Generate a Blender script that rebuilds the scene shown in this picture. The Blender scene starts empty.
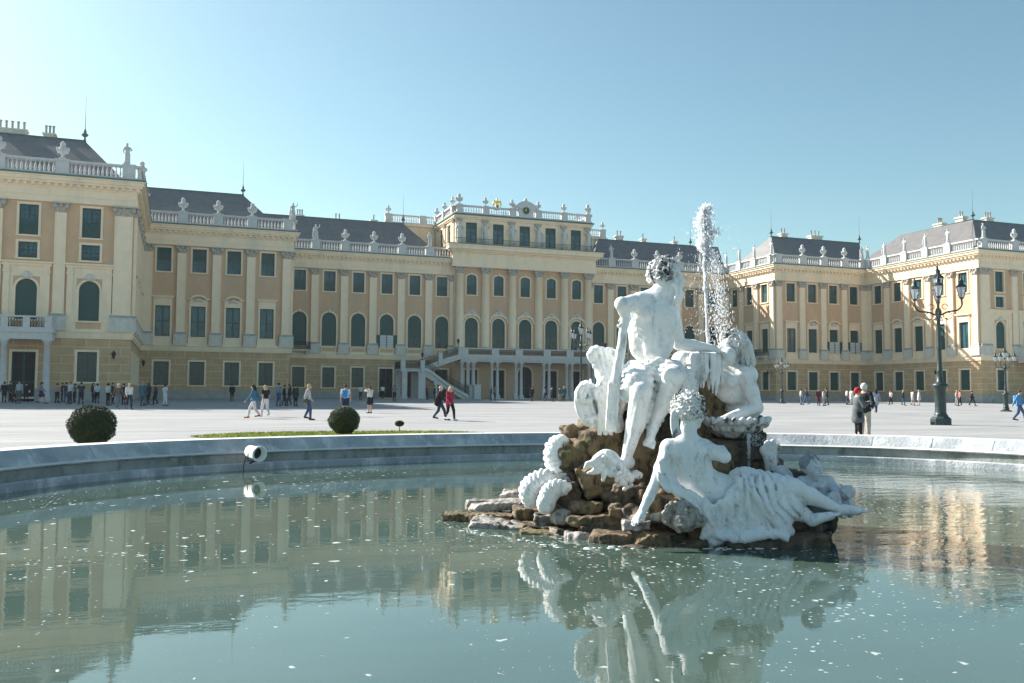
import bpy, math, random
import numpy as np
from mathutils import Matrix, Vector
SC = bpy.context.scene
COL = SC.collection
R = math.radians
# ------------------------------------------------------------------ camera
CAM = np.array([-47.784, -124.536, 0.344])
FPX = 904.725
_p, _r, _y = R(3.487), R(0.263), R(20.321)
_F = np.array([math.sin(_y)*math.cos(_p), math.cos(_y)*math.cos(_p), math.sin(_p)])
_R0 = np.array([math.cos(_y), -math.sin(_y), 0.0])
_U0 = np.cross(_R0, _F)
_RR = _R0*math.cos(_r)+_U0*math.sin(_r)
_UU = -_R0*math.sin(_r)+_U0*math.cos(_r)
cam_d = bpy.data.cameras.new('camera')
cam = bpy.data.objects.new('camera', cam_d); COL.objects.link(cam)
cam_d.sensor_width = 36.0; cam_d.lens = 36.0*FPX/1024.0
cam_d.clip_start = 0.1; cam_d.clip_end = 6000
_m = Matrix.Identity(4)
for i in range(3):
    _m[i][0] = _RR[i]; _m[i][1] = _UU[i]; _m[i][2] = -_F[i]; _m[i][3] = CAM[i]
cam.matrix_world = _m
SC.camera = cam
# ------------------------------------------------------------------ light
SUN_AZ = math.atan2(-0.61, 0.79)      # measured from +Y towards +X
SUN_EL = R(33)
W = bpy.data.worlds.new('World'); SC.world = W; W.use_nodes = True
nt = W.node_tree; bg = nt.nodes['Background']
sky = nt.nodes.new('ShaderNodeTexSky'); sky.sky_type = 'NISHITA'; sky.sun_disc = False
sky.sun_elevation = SUN_EL; sky.sun_rotation = SUN_AZ
sky.air_density = 1.0; sky.dust_density = 1.1; sky.ozone_density = 1.0; sky.altitude = 100
tint = nt.nodes.new('ShaderNodeVectorMath'); tint.operation = 'MULTIPLY'; tint.inputs[1].default_value = (0.80, 0.97, 0.86)
nt.links.new(sky.outputs[0], tint.inputs[0]); nt.links.new(tint.outputs[0], bg.inputs[0]); bg.inputs[1].default_value = 0.080
sd = bpy.data.lights.new('sun', 'SUN'); sd.energy = 5.0; sd.angle = R(0.5); sd.color = (1.0, 0.95, 0.88)
so = bpy.data.objects.new('sun', sd); COL.objects.link(so)
_sd = Vector((math.sin(SUN_AZ)*math.cos(SUN_EL), math.cos(SUN_AZ)*math.cos(SUN_EL), math.sin(SUN_EL)))
so.rotation_euler = _sd.to_track_quat('Z', 'Y').to_euler(); so.location = (-90, -60, 60)
SC.view_settings.view_transform = 'Standard'; SC.view_settings.look = 'None'
SC.view_settings.exposure = 1.18; SC.view_settings.gamma = 1.0
SC.view_settings.use_curve_mapping = False
SC.render.engine = 'CYCLES'
# ------------------------------------------------------------------ helpers
def at(x, y, D):
    """world point seen towards (x, y) at distance D along the view axis"""
    return CAM + (_F + _RR*(x-512)/FPX - _UU*(y-341.5)/FPX)*D
def gz(Y):
    """height of the courtyard floor, gently rising towards the palace"""
    return -0.95 if Y < -90 else (0.0 if Y > -13 else -0.95*(1-(Y+90)/77.0))
def on_ground(x, y):
    d = _F + _RR*(x-512)/FPX - _UU*(y-341.5)/FPX
    t = 20.0
    for _ in range(60):
        P = CAM+d*t
        t = t + 0.7*((gz(P[1])-CAM[2])/d[2]-t) if d[2] < 0 else 100
    return CAM+d*t
def tag(o, label=None, cat=None, group=None, kind=None):
    if label: o['label'] = label
    if cat: o['category'] = cat
    if group: o['group'] = group
    if kind: o['kind'] = kind
    return o
def empty(name, loc=(0, 0, 0), rz=0.0, **k):
    o = bpy.data.objects.new(name, None); COL.objects.link(o); o.empty_display_size = 0.2
    o.location = loc; o.rotation_euler = (0, 0, rz); tag(o, **k); return o
def link(name, me, parent=None, **k):
    o = bpy.data.objects.new(name, me); COL.objects.link(o)
    if parent is not None: o.parent = parent
    tag(o, **k); return o
class MB:
    def __init__(s): s.v = []; s.f = []; s.m = []; s.uv = []; s.sm = []; s.M = None
    def face(s, pts, m=0, uv=None, sm=False):
        b = len(s.v)
        for p in pts: s.v.append(tuple(p))
        s.f.append(tuple(range(b, b+len(pts)))); s.m.append(m); s.sm.append(sm)
        s.uv.append(uv if uv else [(0, 0)]*len(pts))
    def quad(s, a, b, c, d, m=0, uv=None, sm=False): s.face([a, b, c, d], m, uv, sm)
    def box(s, x0, x1, y0, y1, z0, z1, m=0, uvd=0):
        P = [(x0, y0, z0), (x1, y0, z0), (x1, y1, z0), (x0, y1, z0), (x0, y0, z1), (x1, y0, z1), (x1, y1, z1), (x0, y1, z1)]
        for q in ((0, 1, 5, 4), (2, 3, 7, 6)):
            s.face([P[i] for i in q], m, [(P[i][0]+uvd, P[i][2]) for i in q])
        for q in ((1, 2, 6, 5), (3, 0, 4, 7)):
            s.face([P[i] for i in q], m, [(P[i][1]+uvd, P[i][2]) for i in q])
        for q in ((4, 5, 6, 7), (3, 2, 1, 0)):
            s.face([P[i] for i in q], m, [(P[i][0]+uvd, P[i][1]) for i in q])
    def rings(s, rings, m=0, closed=True, cap=True, sm=True):
        """rings: list of equal-length point loops"""
        b = len(s.v); n = len(rings[0])
        for r in rings:
            for p in r: s.v.append(tuple(p))
        for i in range(len(rings)-1):
            for j in range(n if closed else n-1):
                k = (j+1) % n
                s.f.append((b+i*n+j, b+i*n+k, b+(i+1)*n+k, b+(i+1)*n+j)); s.m.append(m); s.sm.append(sm); s.uv.append([(0, 0)]*4)
        if cap:
            s.f.append(tuple(b+j for j in reversed(range(n)))); s.m.append(m); s.sm.append(False); s.uv.append([(0, 0)]*n)
            s.f.append(tuple(b+(len(rings)-1)*n+j for j in range(n))); s.m.append(m); s.sm.append(False); s.uv.append([(0, 0)]*n)
    def lathe(s, cx, cy, prof, m=0, n=12, z0=0.0, sm=True, half=False, rot=0.0, sx=1.0):
        R_ = []
        for r, z in prof:
            R_.append([(cx+sx*r*math.cos(rot+2*math.pi*j/n), cy+r*math.sin(rot+2*math.pi*j/n), z0+z) for j in range(n)])
        s.rings(R_, m, True, True, sm)
    def tube(s, pts, rad, m=0, n=8, sm=True, flat=1.0):
        pts = [Vector(p) for p in pts]; L = len(pts)
        if not hasattr(rad, '__len__'): rad = [rad]*L
        R_ = []; up = Vector((0, 0, 1)); prev = None
        for i, p in enumerate(pts):
            t = (pts[min(i+1, L-1)]-pts[max(i-1, 0)]).normalized()
            a = (prev if prev is not None else (up if abs(t.z) < 0.95 else Vector((1, 0, 0))))
            a = (a-t*a.dot(t)).normalized(); b = t.cross(a); prev = a
            R_.append([tuple(p+(a*math.cos(2*math.pi*j/n)+b*math.sin(2*math.pi*j/n)*flat)*rad[i]) for j in range(n)])
        s.rings(R_, m, True, True, sm)
    def ball(s, c, r, m=0, n=8, k=5):
        rx, ry, rz = r if hasattr(r, '__len__') else (r, r, r)
        R_ = []
        for i in range(k+1):
            a = -math.pi/2+math.pi*(i+0.02)/(k+0.04)
            R_.append([(c[0]+rx*math.cos(a)*math.cos(2*math.pi*j/n), c[1]+ry*math.cos(a)*math.sin(2*math.pi*j/n), c[2]+rz*math.sin(a)) for j in range(n)])
        s.rings(R_, m)
    def mesh(s, name, mats):
        me = bpy.data.meshes.new(name)
        v = s.v
        if s.M is not None: v = [tuple(s.M @ Vector(p)) for p in v]
        me.from_pydata(v, [], s.f)
        for mt in mats: me.materials.append(mt)
        me.polygons.foreach_set('material_index', s.m)
        me.polygons.foreach_set('use_smooth', s.sm)
        uvl = me.uv_layers.new(name='UVMap')
        flat = []
        for u in s.uv:
            for a in u: flat += [a[0], a[1]]
        uvl.data.foreach_set('uv', flat)
        me.update(); return me
    def build(s, name, mats, parent=None, **k):
        if not isinstance(mats, (list, tuple)): mats = [mats]
        return link(name, s.mesh(name, mats), parent, **k)
# ------------------------------------------------------------------ materials
def mat(name, col, rough=0.8, metal=0.0, var=0.0, vscale=3.0, bump=0.0, bscale=20.0, col2=None, thr=None, spec=0.5, coord='Object', vstretch=None, detail=6, stains=None, emit=None, alpha=None):
    m = bpy.data.materials.new(name); m.use_nodes = True
    t = m.node_tree; N = t.nodes; L = t.links
    b = N['Principled BSDF']
    b.inputs['Roughness'].default_value = rough; b.inputs['Metallic'].default_value = metal
    b.inputs['Specular IOR Level'].default_value = spec
    b.inputs['Base Color'].default_value = (*col, 1)
    src = None
    if var or bump or col2 or stains:
        tc = N.new('ShaderNodeTexCoord'); mp = N.new('ShaderNodeMapping'); L.new(tc.outputs[coord], mp.inputs[0])
        if vstretch: mp.inputs['Scale'].default_value = vstretch
    if var or col2:
        n = N.new('ShaderNodeTexNoise'); n.inputs['Scale'].default_value = vscale; n.inputs['Detail'].default_value = detail; n.inputs['Roughness'].default_value = 0.6
        L.new(mp.outputs[0], n.inputs['Vector'])
        cr = N.new('ShaderNodeValToRGB'); L.new(n.outputs['Fac'], cr.inputs[0])
        lo, hi = thr if thr else (0.3, 0.7)
        cr.color_ramp.elements[0].position = lo; cr.color_ramp.elements[1].position = hi
        c2 = col2 if col2 else tuple(c*(1-var) for c in col)
        c1 = col if col2 else tuple(min(1, c*(1+var)) for c in col)
        cr.color_ramp.elements[0].color = (*c2, 1); cr.color_ramp.elements[1].color = (*c1, 1)
        src = cr.outputs[0]
    if stains:   # (colour, scale, lo, hi, stretch)
        sc, ss, lo, hi, st = stains
        mp2 = N.new('ShaderNodeMapping'); L.new(tc.outputs[coord], mp2.inputs[0]); mp2.inputs['Scale'].default_value = st
        n2 = N.new('ShaderNodeTexNoise'); n2.inputs['Scale'].default_value = ss; n2.inputs['Detail'].default_value = 8; n2.inputs['Roughness'].default_value = 0.65
        L.new(mp2.outputs[0], n2.inputs['Vector'])
        c2 = N.new('ShaderNodeValToRGB'); L.new(n2.outputs['Fac'], c2.inputs[0])
        c2.color_ramp.elements[0].position = lo; c2.color_ramp.elements[1].position = hi
        mx = N.new('ShaderNodeMix'); mx.data_type = 'RGBA'
        L.new(c2.outputs[0], mx.inputs[0])
        if src: L.new(src, mx.inputs[6])
        else: mx.inputs[6].default_value = (*col, 1)
        mx.inputs[7].default_value = (*sc, 1); src = mx.outputs[2]
    if src: L.new(src, b.inputs['Base Color'])
    if bump:
        nb = N.new('ShaderNodeTexNoise'); nb.inputs['Scale'].default_value = bscale; nb.inputs['Detail'].default_value = 8; nb.inputs['Roughness'].default_value = 0.65
        L.new(mp.outputs[0], nb.inputs['Vector'])
        bp = N.new('ShaderNodeBump'); bp.inputs['Strength'].default_value = bump; bp.inputs['Distance'].default_value = 0.05
        L.new(nb.outputs['Fac'], bp.inputs['Height']); L.new(bp.outputs[0], b.inputs['Normal'])
    if emit:
        b.inputs['Emission Color'].default_value = (*emit[0], 1); b.inputs['Emission Strength'].default_value = emit[1]
    return m
M = {}
M['ochre'] = mat('ochre_render', (0.66, 0.43, 0.265), 0.9, var=0.08, vscale=0.9, stains=((0.54, 0.39, 0.26), 0.5, 0.44, 0.74, (1, 1, 0.25)))
M['cream'] = mat('cream_render', (0.92, 0.735, 0.525), 0.85, var=0.05, vscale=1.2, stains=((0.70, 0.60, 0.43), 0.7, 0.48, 0.76, (1, 1, 0.2)))
M['pale'] = mat('pale_stone_trim', (0.66, 0.62, 0.54), 0.85, var=0.10, vscale=3.0, stains=((0.42, 0.42, 0.40), 1.5, 0.5, 0.8, (1, 1, 0.3)))
M['capital'] = mat('grey_carved_stone', (0.50, 0.44, 0.37), 0.9, var=0.25, vscale=6, bump=0.8, bscale=10)
M['base'] = mat('grey_base_stone', (0.36, 0.36, 0.34), 0.85, var=0.18, vscale=1.5)
M['copper'] = mat('green_copper_flashing', (0.07, 0.14, 0.12), 0.6, var=0.2, vscale=2)
M['shutter'] = mat('dark_green_shutter', (0.007, 0.058, 0.050), 0.45, var=0.15, vscale=2)
M['dark'] = mat('dark_interior', (0.012, 0.014, 0.016), 0.8, var=0.2, vscale=2)
M['iron'] = mat('black_green_iron', (0.035, 0.055, 0.055), 0.45, metal=0.3, var=0.2, vscale=8)
M['roof'] = mat('slate_roof', (0.15, 0.14, 0.135), 0.5, var=0.22, vscale=1.2, bump=0.4, bscale=6, stains=((0.15, 0.14, 0.145), 3.0, 0.5, 0.8, (0.4, 0.4, 3)))
M['white'] = mat('white_lime_stone', (0.58, 0.575, 0.56), 0.8, var=0.10, vscale=2.5)
M['gold'] = mat('gilded_metal', (0.85, 0.60, 0.12), 0.35, metal=0.7, var=0.1, vscale=5)
M['glass'] = mat('window_glass', (0.02, 0.05, 0.06), 0.12, var=0.4, vscale=0.9, spec=0.4)
M['paleglass'] = mat('sky_tinted_glass', (0.035, 0.10, 0.125), 0.12, var=0.45, vscale=0.9, spec=0.45)  # blue of the reflected sky is put into the pane colour
def rust_mat():
    m = bpy.data.materials.new('rusticated_render'); m.use_nodes = True
    t = m.node_tree; N = t.nodes; L = t.links; b = N['Principled BSDF']; b.inputs['Roughness'].default_value = 0.9
    uv = N.new('ShaderNodeUVMap'); br = N.new('ShaderNodeTexBrick')
    L.new(uv.outputs[0], br.inputs['Vector'])
    br.inputs['Color1'].default_value = (0.52, 0.35, 0.19, 1); br.inputs['Color2'].default_value = (0.57, 0.385, 0.215, 1)
    br.inputs['Mortar'].default_value = (0.72, 0.58, 0.37, 1)
    br.inputs['Scale'].default_value = 1.0; br.inputs['Brick Width'].default_value = 1.95; br.inputs['Row Height'].default_value = 0.78
    br.inputs['Mortar Size'].default_value = 0.035; br.inputs['Mortar Smooth'].default_value = 0.1; br.offset = 0.5
    n = N.new('ShaderNodeTexNoise'); n.inputs['Scale'].default_value = 0.8; n.inputs['Detail'].default_value = 7
    L.new(uv.outputs[0], n.inputs['Vector'])
    mr = N.new('ShaderNodeMapRange'); mr.inputs[1].default_value = 0.3; mr.inputs[2].default_value = 0.7; mr.inputs[3].default_value = 0.86; mr.inputs[4].default_value = 1.1
    L.new(n.outputs['Fac'], mr.inputs[0])
    mx = N.new('ShaderNodeVectorMath'); mx.operation = 'SCALE'; L.new(br.outputs['Color'], mx.inputs[0]); L.new(mr.outputs[0], mx.inputs['Scale'])
    L.new(mx.outputs[0], b.inputs['Base Color'])
    bp = N.new('ShaderNodeBump'); bp.inputs['Strength'].default_value = 0.6; bp.inputs['Distance'].default_value = 0.03; bp.invert = True
    L.new(br.outputs['Fac'], bp.inputs['Height']); L.new(bp.outputs[0], b.inputs['Normal'])
    return m
M['rust'] = rust_mat()
# ------------------------------------------------------------------ ground and pool
PC = (-41.4, -114.0)
def pool_r(a):
    """radius of the water edge of the pool at bearing a (from +X)"""
    P = [(-50.4, -109.75), (-49.1, -107.6), (-46.39, -106.08), (-44.38, -105.5), (-42.3, -105.1), (-39.81, -104.93), (-36.5, -105.8), (-32.97, -107.98), (-32.1, -109.75), (-31.7, -111.4)]
    T = [(math.atan2(y-PC[1], x-PC[0]) % (2*math.pi), math.hypot(x-PC[0], y-PC[1])) for x, y in P]
    T.sort(); T = [(-0.35, 9.6)]+T+[(math.pi+0.1, 9.6), (math.radians(215), 10.8), (math.radians(245), 11.2), (math.radians(280), 10.2), (2*math.pi-0.35, 9.6)]
    a = a % (2*math.pi)
    if a > 2*math.pi-0.35: a -= 2*math.pi
    w = 0; s = 0
    for k in range(-12, 13):
        aa = a+k*0.035; g = math.exp(-(k/6.0)**2)
        for (a0, r0), (a1, r1) in zip(T, T[1:]):
            if a0 <= aa <= a1 or (aa < a0 and (a0, r0) == T[0]): 
                f = min(1, max(0, (aa-a0)/(a1-a0))); s += g*(r0+(r1-r0)*f); w += g; break
        else: s += g*9.6; w += g
    return s/w
NP = 256
PA = [2*math.pi*i/NP for i in range(NP)]
PR = [pool_r(a) for a in PA]
WZ = -1.10
def loop(off, z):
    return [(PC[0]+(r+off)*math.cos(a), PC[1]+(r+off)*math.sin(a), z if z is not None else gz(PC[1]+(r+off)*math.sin(a))) for a, r in zip(PA, PR)]
def ground_mat():
    m = mat('pale_gravel', (0.315, 0.315, 0.315), 0.95, var=0.08, vscale=0.35, bump=0.5, bscale=14, spec=0.2)
    t = m.node_tree; N = t.nodes; L = t.links; b = N['Principled BSDF']
    tc = [n for n in N if n.type == 'TEX_COORD'][0]
    src = b.inputs['Base Color'].links[0].from_socket
    n = N.new('ShaderNodeTexNoise'); n.inputs['Scale'].default_value = 7.0; n.inputs['Detail'].default_value = 10; n.inputs['Roughness'].default_value = 0.8
    L.new(tc.outputs['Object'], n.inputs['Vector'])
    w = N.new('ShaderNodeTexNoise'); w.inputs['Scale'].default_value = 0.33; w.inputs['Detail'].default_value = 6
    mp = N.new('ShaderNodeMapping'); mp.inputs['Scale'].default_value = (0.35, 2.2, 1); mp.inputs['Rotation'].default_value = (0, 0, 0.1)
    L.new(tc.outputs['Object'], mp.inputs[0]); L.new(mp.outputs[0], w.inputs['Vector'])
    ad = N.new('ShaderNodeMath'); ad.operation = 'ADD'; L.new(n.outputs['Fac'], ad.inputs[0]); L.new(w.outputs['Fac'], ad.inputs[1])
    mr = N.new('ShaderNodeMapRange'); mr.inputs[1].default_value = 0.7; mr.inputs[2].default_value = 1.3; mr.inputs[3].default_value = 0.74; mr.inputs[4].default_value = 1.18
    L.new(ad.outputs[0], mr.inputs[0])
    s = N.new('ShaderNodeVectorMath'); s.operation = 'SCALE'; L.new(src, s.inputs[0]); L.new(mr.outputs[0], s.inputs['Scale'])
    L.new(s.outputs[0], b.inputs['Base Color']); return m
M['ground'] = ground_mat()
M['dark'] = M.get('dark')
g = MB()
rs = [loop(0.62, None)]
for rad in (11.5, 14, 18, 22, 26, 31, 37, 44, 52, 61, 71, 82, 94, 107, 121, 140, 170, 230, 400, 1000, 1250):
    rs.append([(PC[0]+rad*math.cos(a), PC[1]+rad*math.sin(a), gz(PC[1]+rad*math.sin(a))) for a in PA])
g.rings(rs, 0, True, False, False)
g.build('ground', M['ground'], kind='structure', label='pale gravel courtyard floor in front of the palace')
def mkstone(name, c, c2, s=((0.2, 0.2, 0.18), 2.0, 0.52, 0.75, (1, 1, 0.4))):
    return mat(name, c, 0.75, col2=c2, vscale=1.4, thr=(0.35, 0.65), bump=0.5, bscale=18, stains=s)
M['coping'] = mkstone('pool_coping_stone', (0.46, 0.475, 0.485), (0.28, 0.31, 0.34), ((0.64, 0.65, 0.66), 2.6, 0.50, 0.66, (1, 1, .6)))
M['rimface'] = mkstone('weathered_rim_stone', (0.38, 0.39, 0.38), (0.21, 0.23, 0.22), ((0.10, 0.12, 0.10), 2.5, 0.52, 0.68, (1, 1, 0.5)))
# the stone rim: submerged floor edge, lower step, face, sloping coping, outer drop
rim = MB()
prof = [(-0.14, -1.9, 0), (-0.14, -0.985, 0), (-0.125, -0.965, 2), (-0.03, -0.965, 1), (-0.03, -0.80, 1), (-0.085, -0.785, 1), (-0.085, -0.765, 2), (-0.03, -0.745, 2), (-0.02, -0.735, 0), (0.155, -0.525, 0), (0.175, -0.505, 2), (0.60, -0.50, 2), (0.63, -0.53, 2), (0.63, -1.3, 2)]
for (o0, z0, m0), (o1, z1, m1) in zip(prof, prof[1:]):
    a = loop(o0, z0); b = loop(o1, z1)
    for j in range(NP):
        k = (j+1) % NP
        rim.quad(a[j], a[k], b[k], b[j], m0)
M['rimtop'] = mat('rim_top_highlight', (0.58, 0.58, 0.56), 0.85, var=0.08, vscale=3)  # ledges and top painted paler: a highlight put into the stone colour
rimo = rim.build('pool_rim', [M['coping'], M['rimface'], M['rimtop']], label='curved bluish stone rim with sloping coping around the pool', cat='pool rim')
jt = MB()      # joints of the stone blocks
for j in range(0, NP, 5):
    a = PA[j]; r = PR[j]; d = 0.006/r
    for (o0, z0), (o1, z1) in (((-0.08, -0.785), (-0.08, -0.755)), ((-0.034, -0.965), (-0.034, -0.80)), ((-0.023, -0.731), (0.150, -0.521))):
        q = [(PC[0]+(r+o)*math.cos(b), PC[1]+(r+o)*math.sin(b), z) for b, o, z in ((a-d, o0, z0), (a+d, o0, z0), (a+d, o1, z1), (a-d, o1, z1))]
        jt.face(q, 0)
jt.build('joint', M['rimface'], rimo)
# pool floor
fl = MB(); fl.rings([loop(-0.1, -1.85)], 0, True, False)
fl.face(loop(-0.1, -1.86), 0)
M['poolfloor'] = mat('algae_pool_floor', (0.10, 0.16, 0.14), 0.9, var=0.3, vscale=0.8)
fl.build('pool_floor', M['poolfloor'], kind='structure', label='green pool floor')
def water_mat():
    m = bpy.data.materials.new('pool_water'); m.use_nodes = True
    t = m.node_tree; N = t.nodes; L = t.links; b = N['Principled BSDF']
    tc = N.new('ShaderNodeTexCoord')
    b.inputs['Roughness'].default_value = 0.03; b.inputs['IOR'].default_value = 1.65
    b.inputs['Specular IOR Level'].default_value = 0.5
    # murky colour
    n0 = N.new('ShaderNodeTexNoise'); n0.inputs['Scale'].default_value = 0.5; n0.inputs['Detail'].default_value = 4
    L.new(tc.outputs['Object'], n0.inputs['Vector'])
    c0 = N.new('ShaderNodeValToRGB'); L.new(n0.outputs['Fac'], c0.inputs[0])
    c0.color_ramp.elements[0].position = 0.35; c0.color_ramp.elements[1].position = 0.65
    c0.color_ramp.elements[0].color = (0.058, 0.092, 0.075, 1); c0.color_ramp.elements[1].color = (0.076, 0.115, 0.095, 1)
    # foam flecks: distorted cells, denser in drifting patches
    def flecks(scale, r0, r1, seed, dens):
        mp = N.new('ShaderNodeMapping'); mp.inputs['Location'].default_value = (seed, seed*1.7, 0)
        L.new(tc.outputs['Object'], mp.inputs[0])
        dn = N.new('ShaderNodeTexNoise'); dn.inputs['Scale'].default_value = scale*1.5; dn.inputs['Detail'].default_value = 3
        L.new(mp.outputs[0], dn.inputs['Vector'])
        mixv = N.new('ShaderNodeVectorMath'); mixv.operation = 'MULTIPLY_ADD'
        L.new(dn.outputs['Color'], mixv.inputs[0]); mixv.inputs[1].default_value = (0.9/scale, 0.9/scale, 0)
        L.new(mp.outputs[0], mixv.inputs[2])
        v = N.new('ShaderNodeTexVoronoi'); v.voronoi_dimensions = '2D'; v.inputs['Scale'].default_value = scale
        L.new(mixv.outputs[0], v.inputs['Vector'])
        cs = N.new('ShaderNodeSeparateColor'); L.new(v.outputs['Color'], cs.inputs[0])
        pn = N.new('ShaderNodeTexNoise'); pn.inputs['Scale'].default_value = 0.45; pn.inputs['Detail'].default_value = 3
        L.new(mp.outputs[0], pn.inputs['Vector'])
        # random radius per cell gated by patch noise
        rad = N.new('ShaderNodeMapRange'); L.new(cs.outputs[0], rad.inputs[0])
        rad.inputs[1].default_value = 1-dens; rad.inputs[2].default_value = 1.0; rad.inputs[3].default_value = 0; rad.inputs[4].default_value = r1
        pr = N.new('ShaderNodeMapRange'); L.new(pn.outputs['Fac'], pr.inputs[0]); pr.inputs[1].default_value = 0.40; pr.inputs[2].default_value = 0.60; pr.inputs[3].default_value = 0.15; pr.inputs[4].default_value = 1
        mu = N.new('ShaderNodeMath'); mu.operation = 'MULTIPLY'; L.new(rad.outputs[0], mu.inputs[0]); L.new(pr.outputs[0], mu.inputs[1])
        su = N.new('ShaderNodeMath'); su.operation = 'SUBTRACT'; L.new(mu.outputs[0], su.inputs[0]); L.new(v.outputs['Distance'], su.inputs[1])
        st = N.new('ShaderNodeMapRange'); L.new(su.outputs[0], st.inputs[0]); st.inputs[1].default_value = 0.0; st.inputs[2].default_value = 0.05
        return st.outputs[0]
    f1 = flecks(5.8, 0, 0.24, 3.1, 0.26); f2 = flecks(15.0, 0, 0.32, 7.7, 0.34)
    mx = N.new('ShaderNodeMath'); mx.operation = 'MAXIMUM'; L.new(f1, mx.inputs[0]); L.new(f2, mx.inputs[1])
    # foam line streaks drifting near the rim and island
    mix = N.new('ShaderNodeMix'); mix.data_type = 'RGBA'; L.new(mx.outputs[0], mix.inputs[0])
    L.new(c0.outputs[0], mix.inputs[6]); mix.inputs[7].default_value = (0.38, 0.43, 0.42, 1)
    L.new(mix.outputs[2], b.inputs['Base Color'])
    rr = N.new('ShaderNodeMapRange'); L.new(mx.outputs[0], rr.inputs[0]); rr.inputs[3].default_value = 0.025; rr.inputs[4].default_value = 0.6
    L.new(rr.outputs[0], b.inputs['Roughness'])
    # ripples: gentle, stronger towards the right of the island
    mp = N.new('ShaderNodeMapping'); mp.inputs['Rotation'].default_value = (0, 0, R(20)); mp.inputs['Scale'].default_value = (0.8, 1.6, 1)
    L.new(tc.outputs['Object'], mp.inputs[0])
    r1 = N.new('ShaderNodeTexNoise'); r1.inputs['Scale'].default_value = 1.6; r1.inputs['Detail'].default_value = 5; r1.inputs['Roughness'].default_value = 0.55
    L.new(mp.outputs[0], r1.inputs['Vector'])
    sx = N.new('ShaderNodeSeparateXYZ'); L.new(tc.outputs['Object'], sx.inputs[0])
    pr = N.new('ShaderNodeMapRange'); L.new(sx.outputs[0], pr.inputs[0]); pr.inputs[1].default_value = -43.5; pr.inputs[2].default_value = -38.5; pr.inputs[3].default_value = 0.0035; pr.inputs[4].default_value = 0.02
    bp = N.new('ShaderNodeBump'); bp.inputs['Distance'].default_value = 1.0
    L.new(pr.outputs[0], bp.inputs['Strength']); L.new(r1.outputs['Fac'], bp.inputs['Height'])
    L.new(bp.outputs[0], b.inputs['Normal'])
    return m
M['water'] = water_mat()
wm = MB(); wm.face(loop(-0.12, WZ), 0)
wm.build('water', M['water'], kind='structure', label='still green pool water with white foam flecks')
# grass crescent behind the rim
def mkgrass():
    m = mat('lawn', (0.33, 0.36, 0.05), 0.9, col2=(0.22, 0.27, 0.03), vscale=6, bump=0.6, bscale=40); return m
M['grass'] = mkgrass()
gp = [on_ground(x, y) for x, y in [(188, 437), (215, 434.8), (245, 433.2), (300, 432.2), (345, 432), (400, 431.6), (435, 431.7), (462, 432.2), (486, 433.6), (440, 438.5), (380, 440), (300, 440), (240, 440)]]
gm = MB(); gm.face([(p[0], p[1], gz(p[1])+0.02) for p in gp], 0)
go = gm.build('lawn', M['grass'], kind='stuff', label='thin crescent of bright mown grass behind the pool rim', cat='grass')
random.seed(5)
bl = MB()
xs = [p[0] for p in gp]; ys = [p[1] for p in gp]
def inside(x, y):
    c = False; n = len(gp)
    for i in range(n):
        x1, y1 = gp[i][0], gp[i][1]; x2, y2 = gp[i-1][0], gp[i-1][1]
        if (y1 > y) != (y2 > y) and x < (x2-x1)*(y-y1)/(y2-y1)+x1: c = not c
    return c
for i in range(16000):
    x = random.uniform(min(xs), max(xs)); y = random.uniform(min(ys), max(ys))
    if not inside(x, y): continue
    a = random.uniform(0, 6.28); h = random.uniform(0.03, 0.06); z = gz(y)+0.02
    dx, dy = math.cos(a)*0.012, math.sin(a)*0.012
    bl.face([(x-dx, y-dy, z), (x+dx, y+dy, z), (x+random.uniform(-.02, .02), y+random.uniform(-.02, .02), z+h)], 0)
bl.build('grass_blades', M['grass'], kind='stuff', label='short grass blades on the lawn crescent', cat='grass')
# ------------------------------------------------------------------ palace
PAL = empty('palace', (0, 0, 0), label='long yellow baroque palace wrapped round the courtyard with balustrades, urns and slate roofs', cat='palace')
D3, D2, X3, X2, XC = -34.0, -13.0, 51.84, 35.06, 10.75
XE = 78.0
class Sec:
    """a run of facade: local s along it, t outwards, z up"""
    def __init__(s, ox, oy, dx, dy, L, ex):
        s.ox, s.oy, s.L, s.ex = ox, oy, L, ex
        s.n = (dy, -dx)                     # outward normal is to the right of d
        s.M = Matrix(((dx, -s.n[0]*-1, 0, ox), (dy, s.n[1], 0, oy), (0, 0, 1, 0), (0, 0, 0, 1)))
        s.M[0][1] = s.n[0]
# windows -----------------------------------------------------------------
def arc(w, zs, zt, n=10, sag=None):
    """points of an arched outline, left spring to right spring; semi-ellipse of height zt-zs"""
    return [(-w*math.cos(math.pi*i/n), zs+(zt-zs)*math.sin(math.pi*i/n)) for i in range(n+1)]
def frame_strip(mb, path_in, path_out, t0, t1, m):
    """solid strip between two polylines in the (s,z) plane from depth t0 to t1"""
    for i in range(len(path_in)-1):
        a, b = path_in[i], path_in[i+1]; c, d = path_out[i], path_out[i+1]
        mb.quad((a[0], t1, a[1]), (b[0], t1, b[1]), (d[0], t1, d[1]), (c[0], t1, c[1]), m)
        mb.quad((a[0], t1, a[1]), (a[0], t0, a[1]), (b[0], t0, b[1]), (b[0], t1, b[1]), m)
        mb.quad((c[0], t1, c[1]), (d[0], t1, d[1]), (d[0], t0, d[1]), (c[0], t0, c[1]), m)
    for i in (0, -1):
        a, c = path_in[i], path_out[i]
        mb.quad((a[0], t0, a[1]), (a[0], t1, a[1]), (c[0], t1, c[1]), (c[0], t0, c[1]), m)
_wc = {}
RV = 0.28
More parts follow.
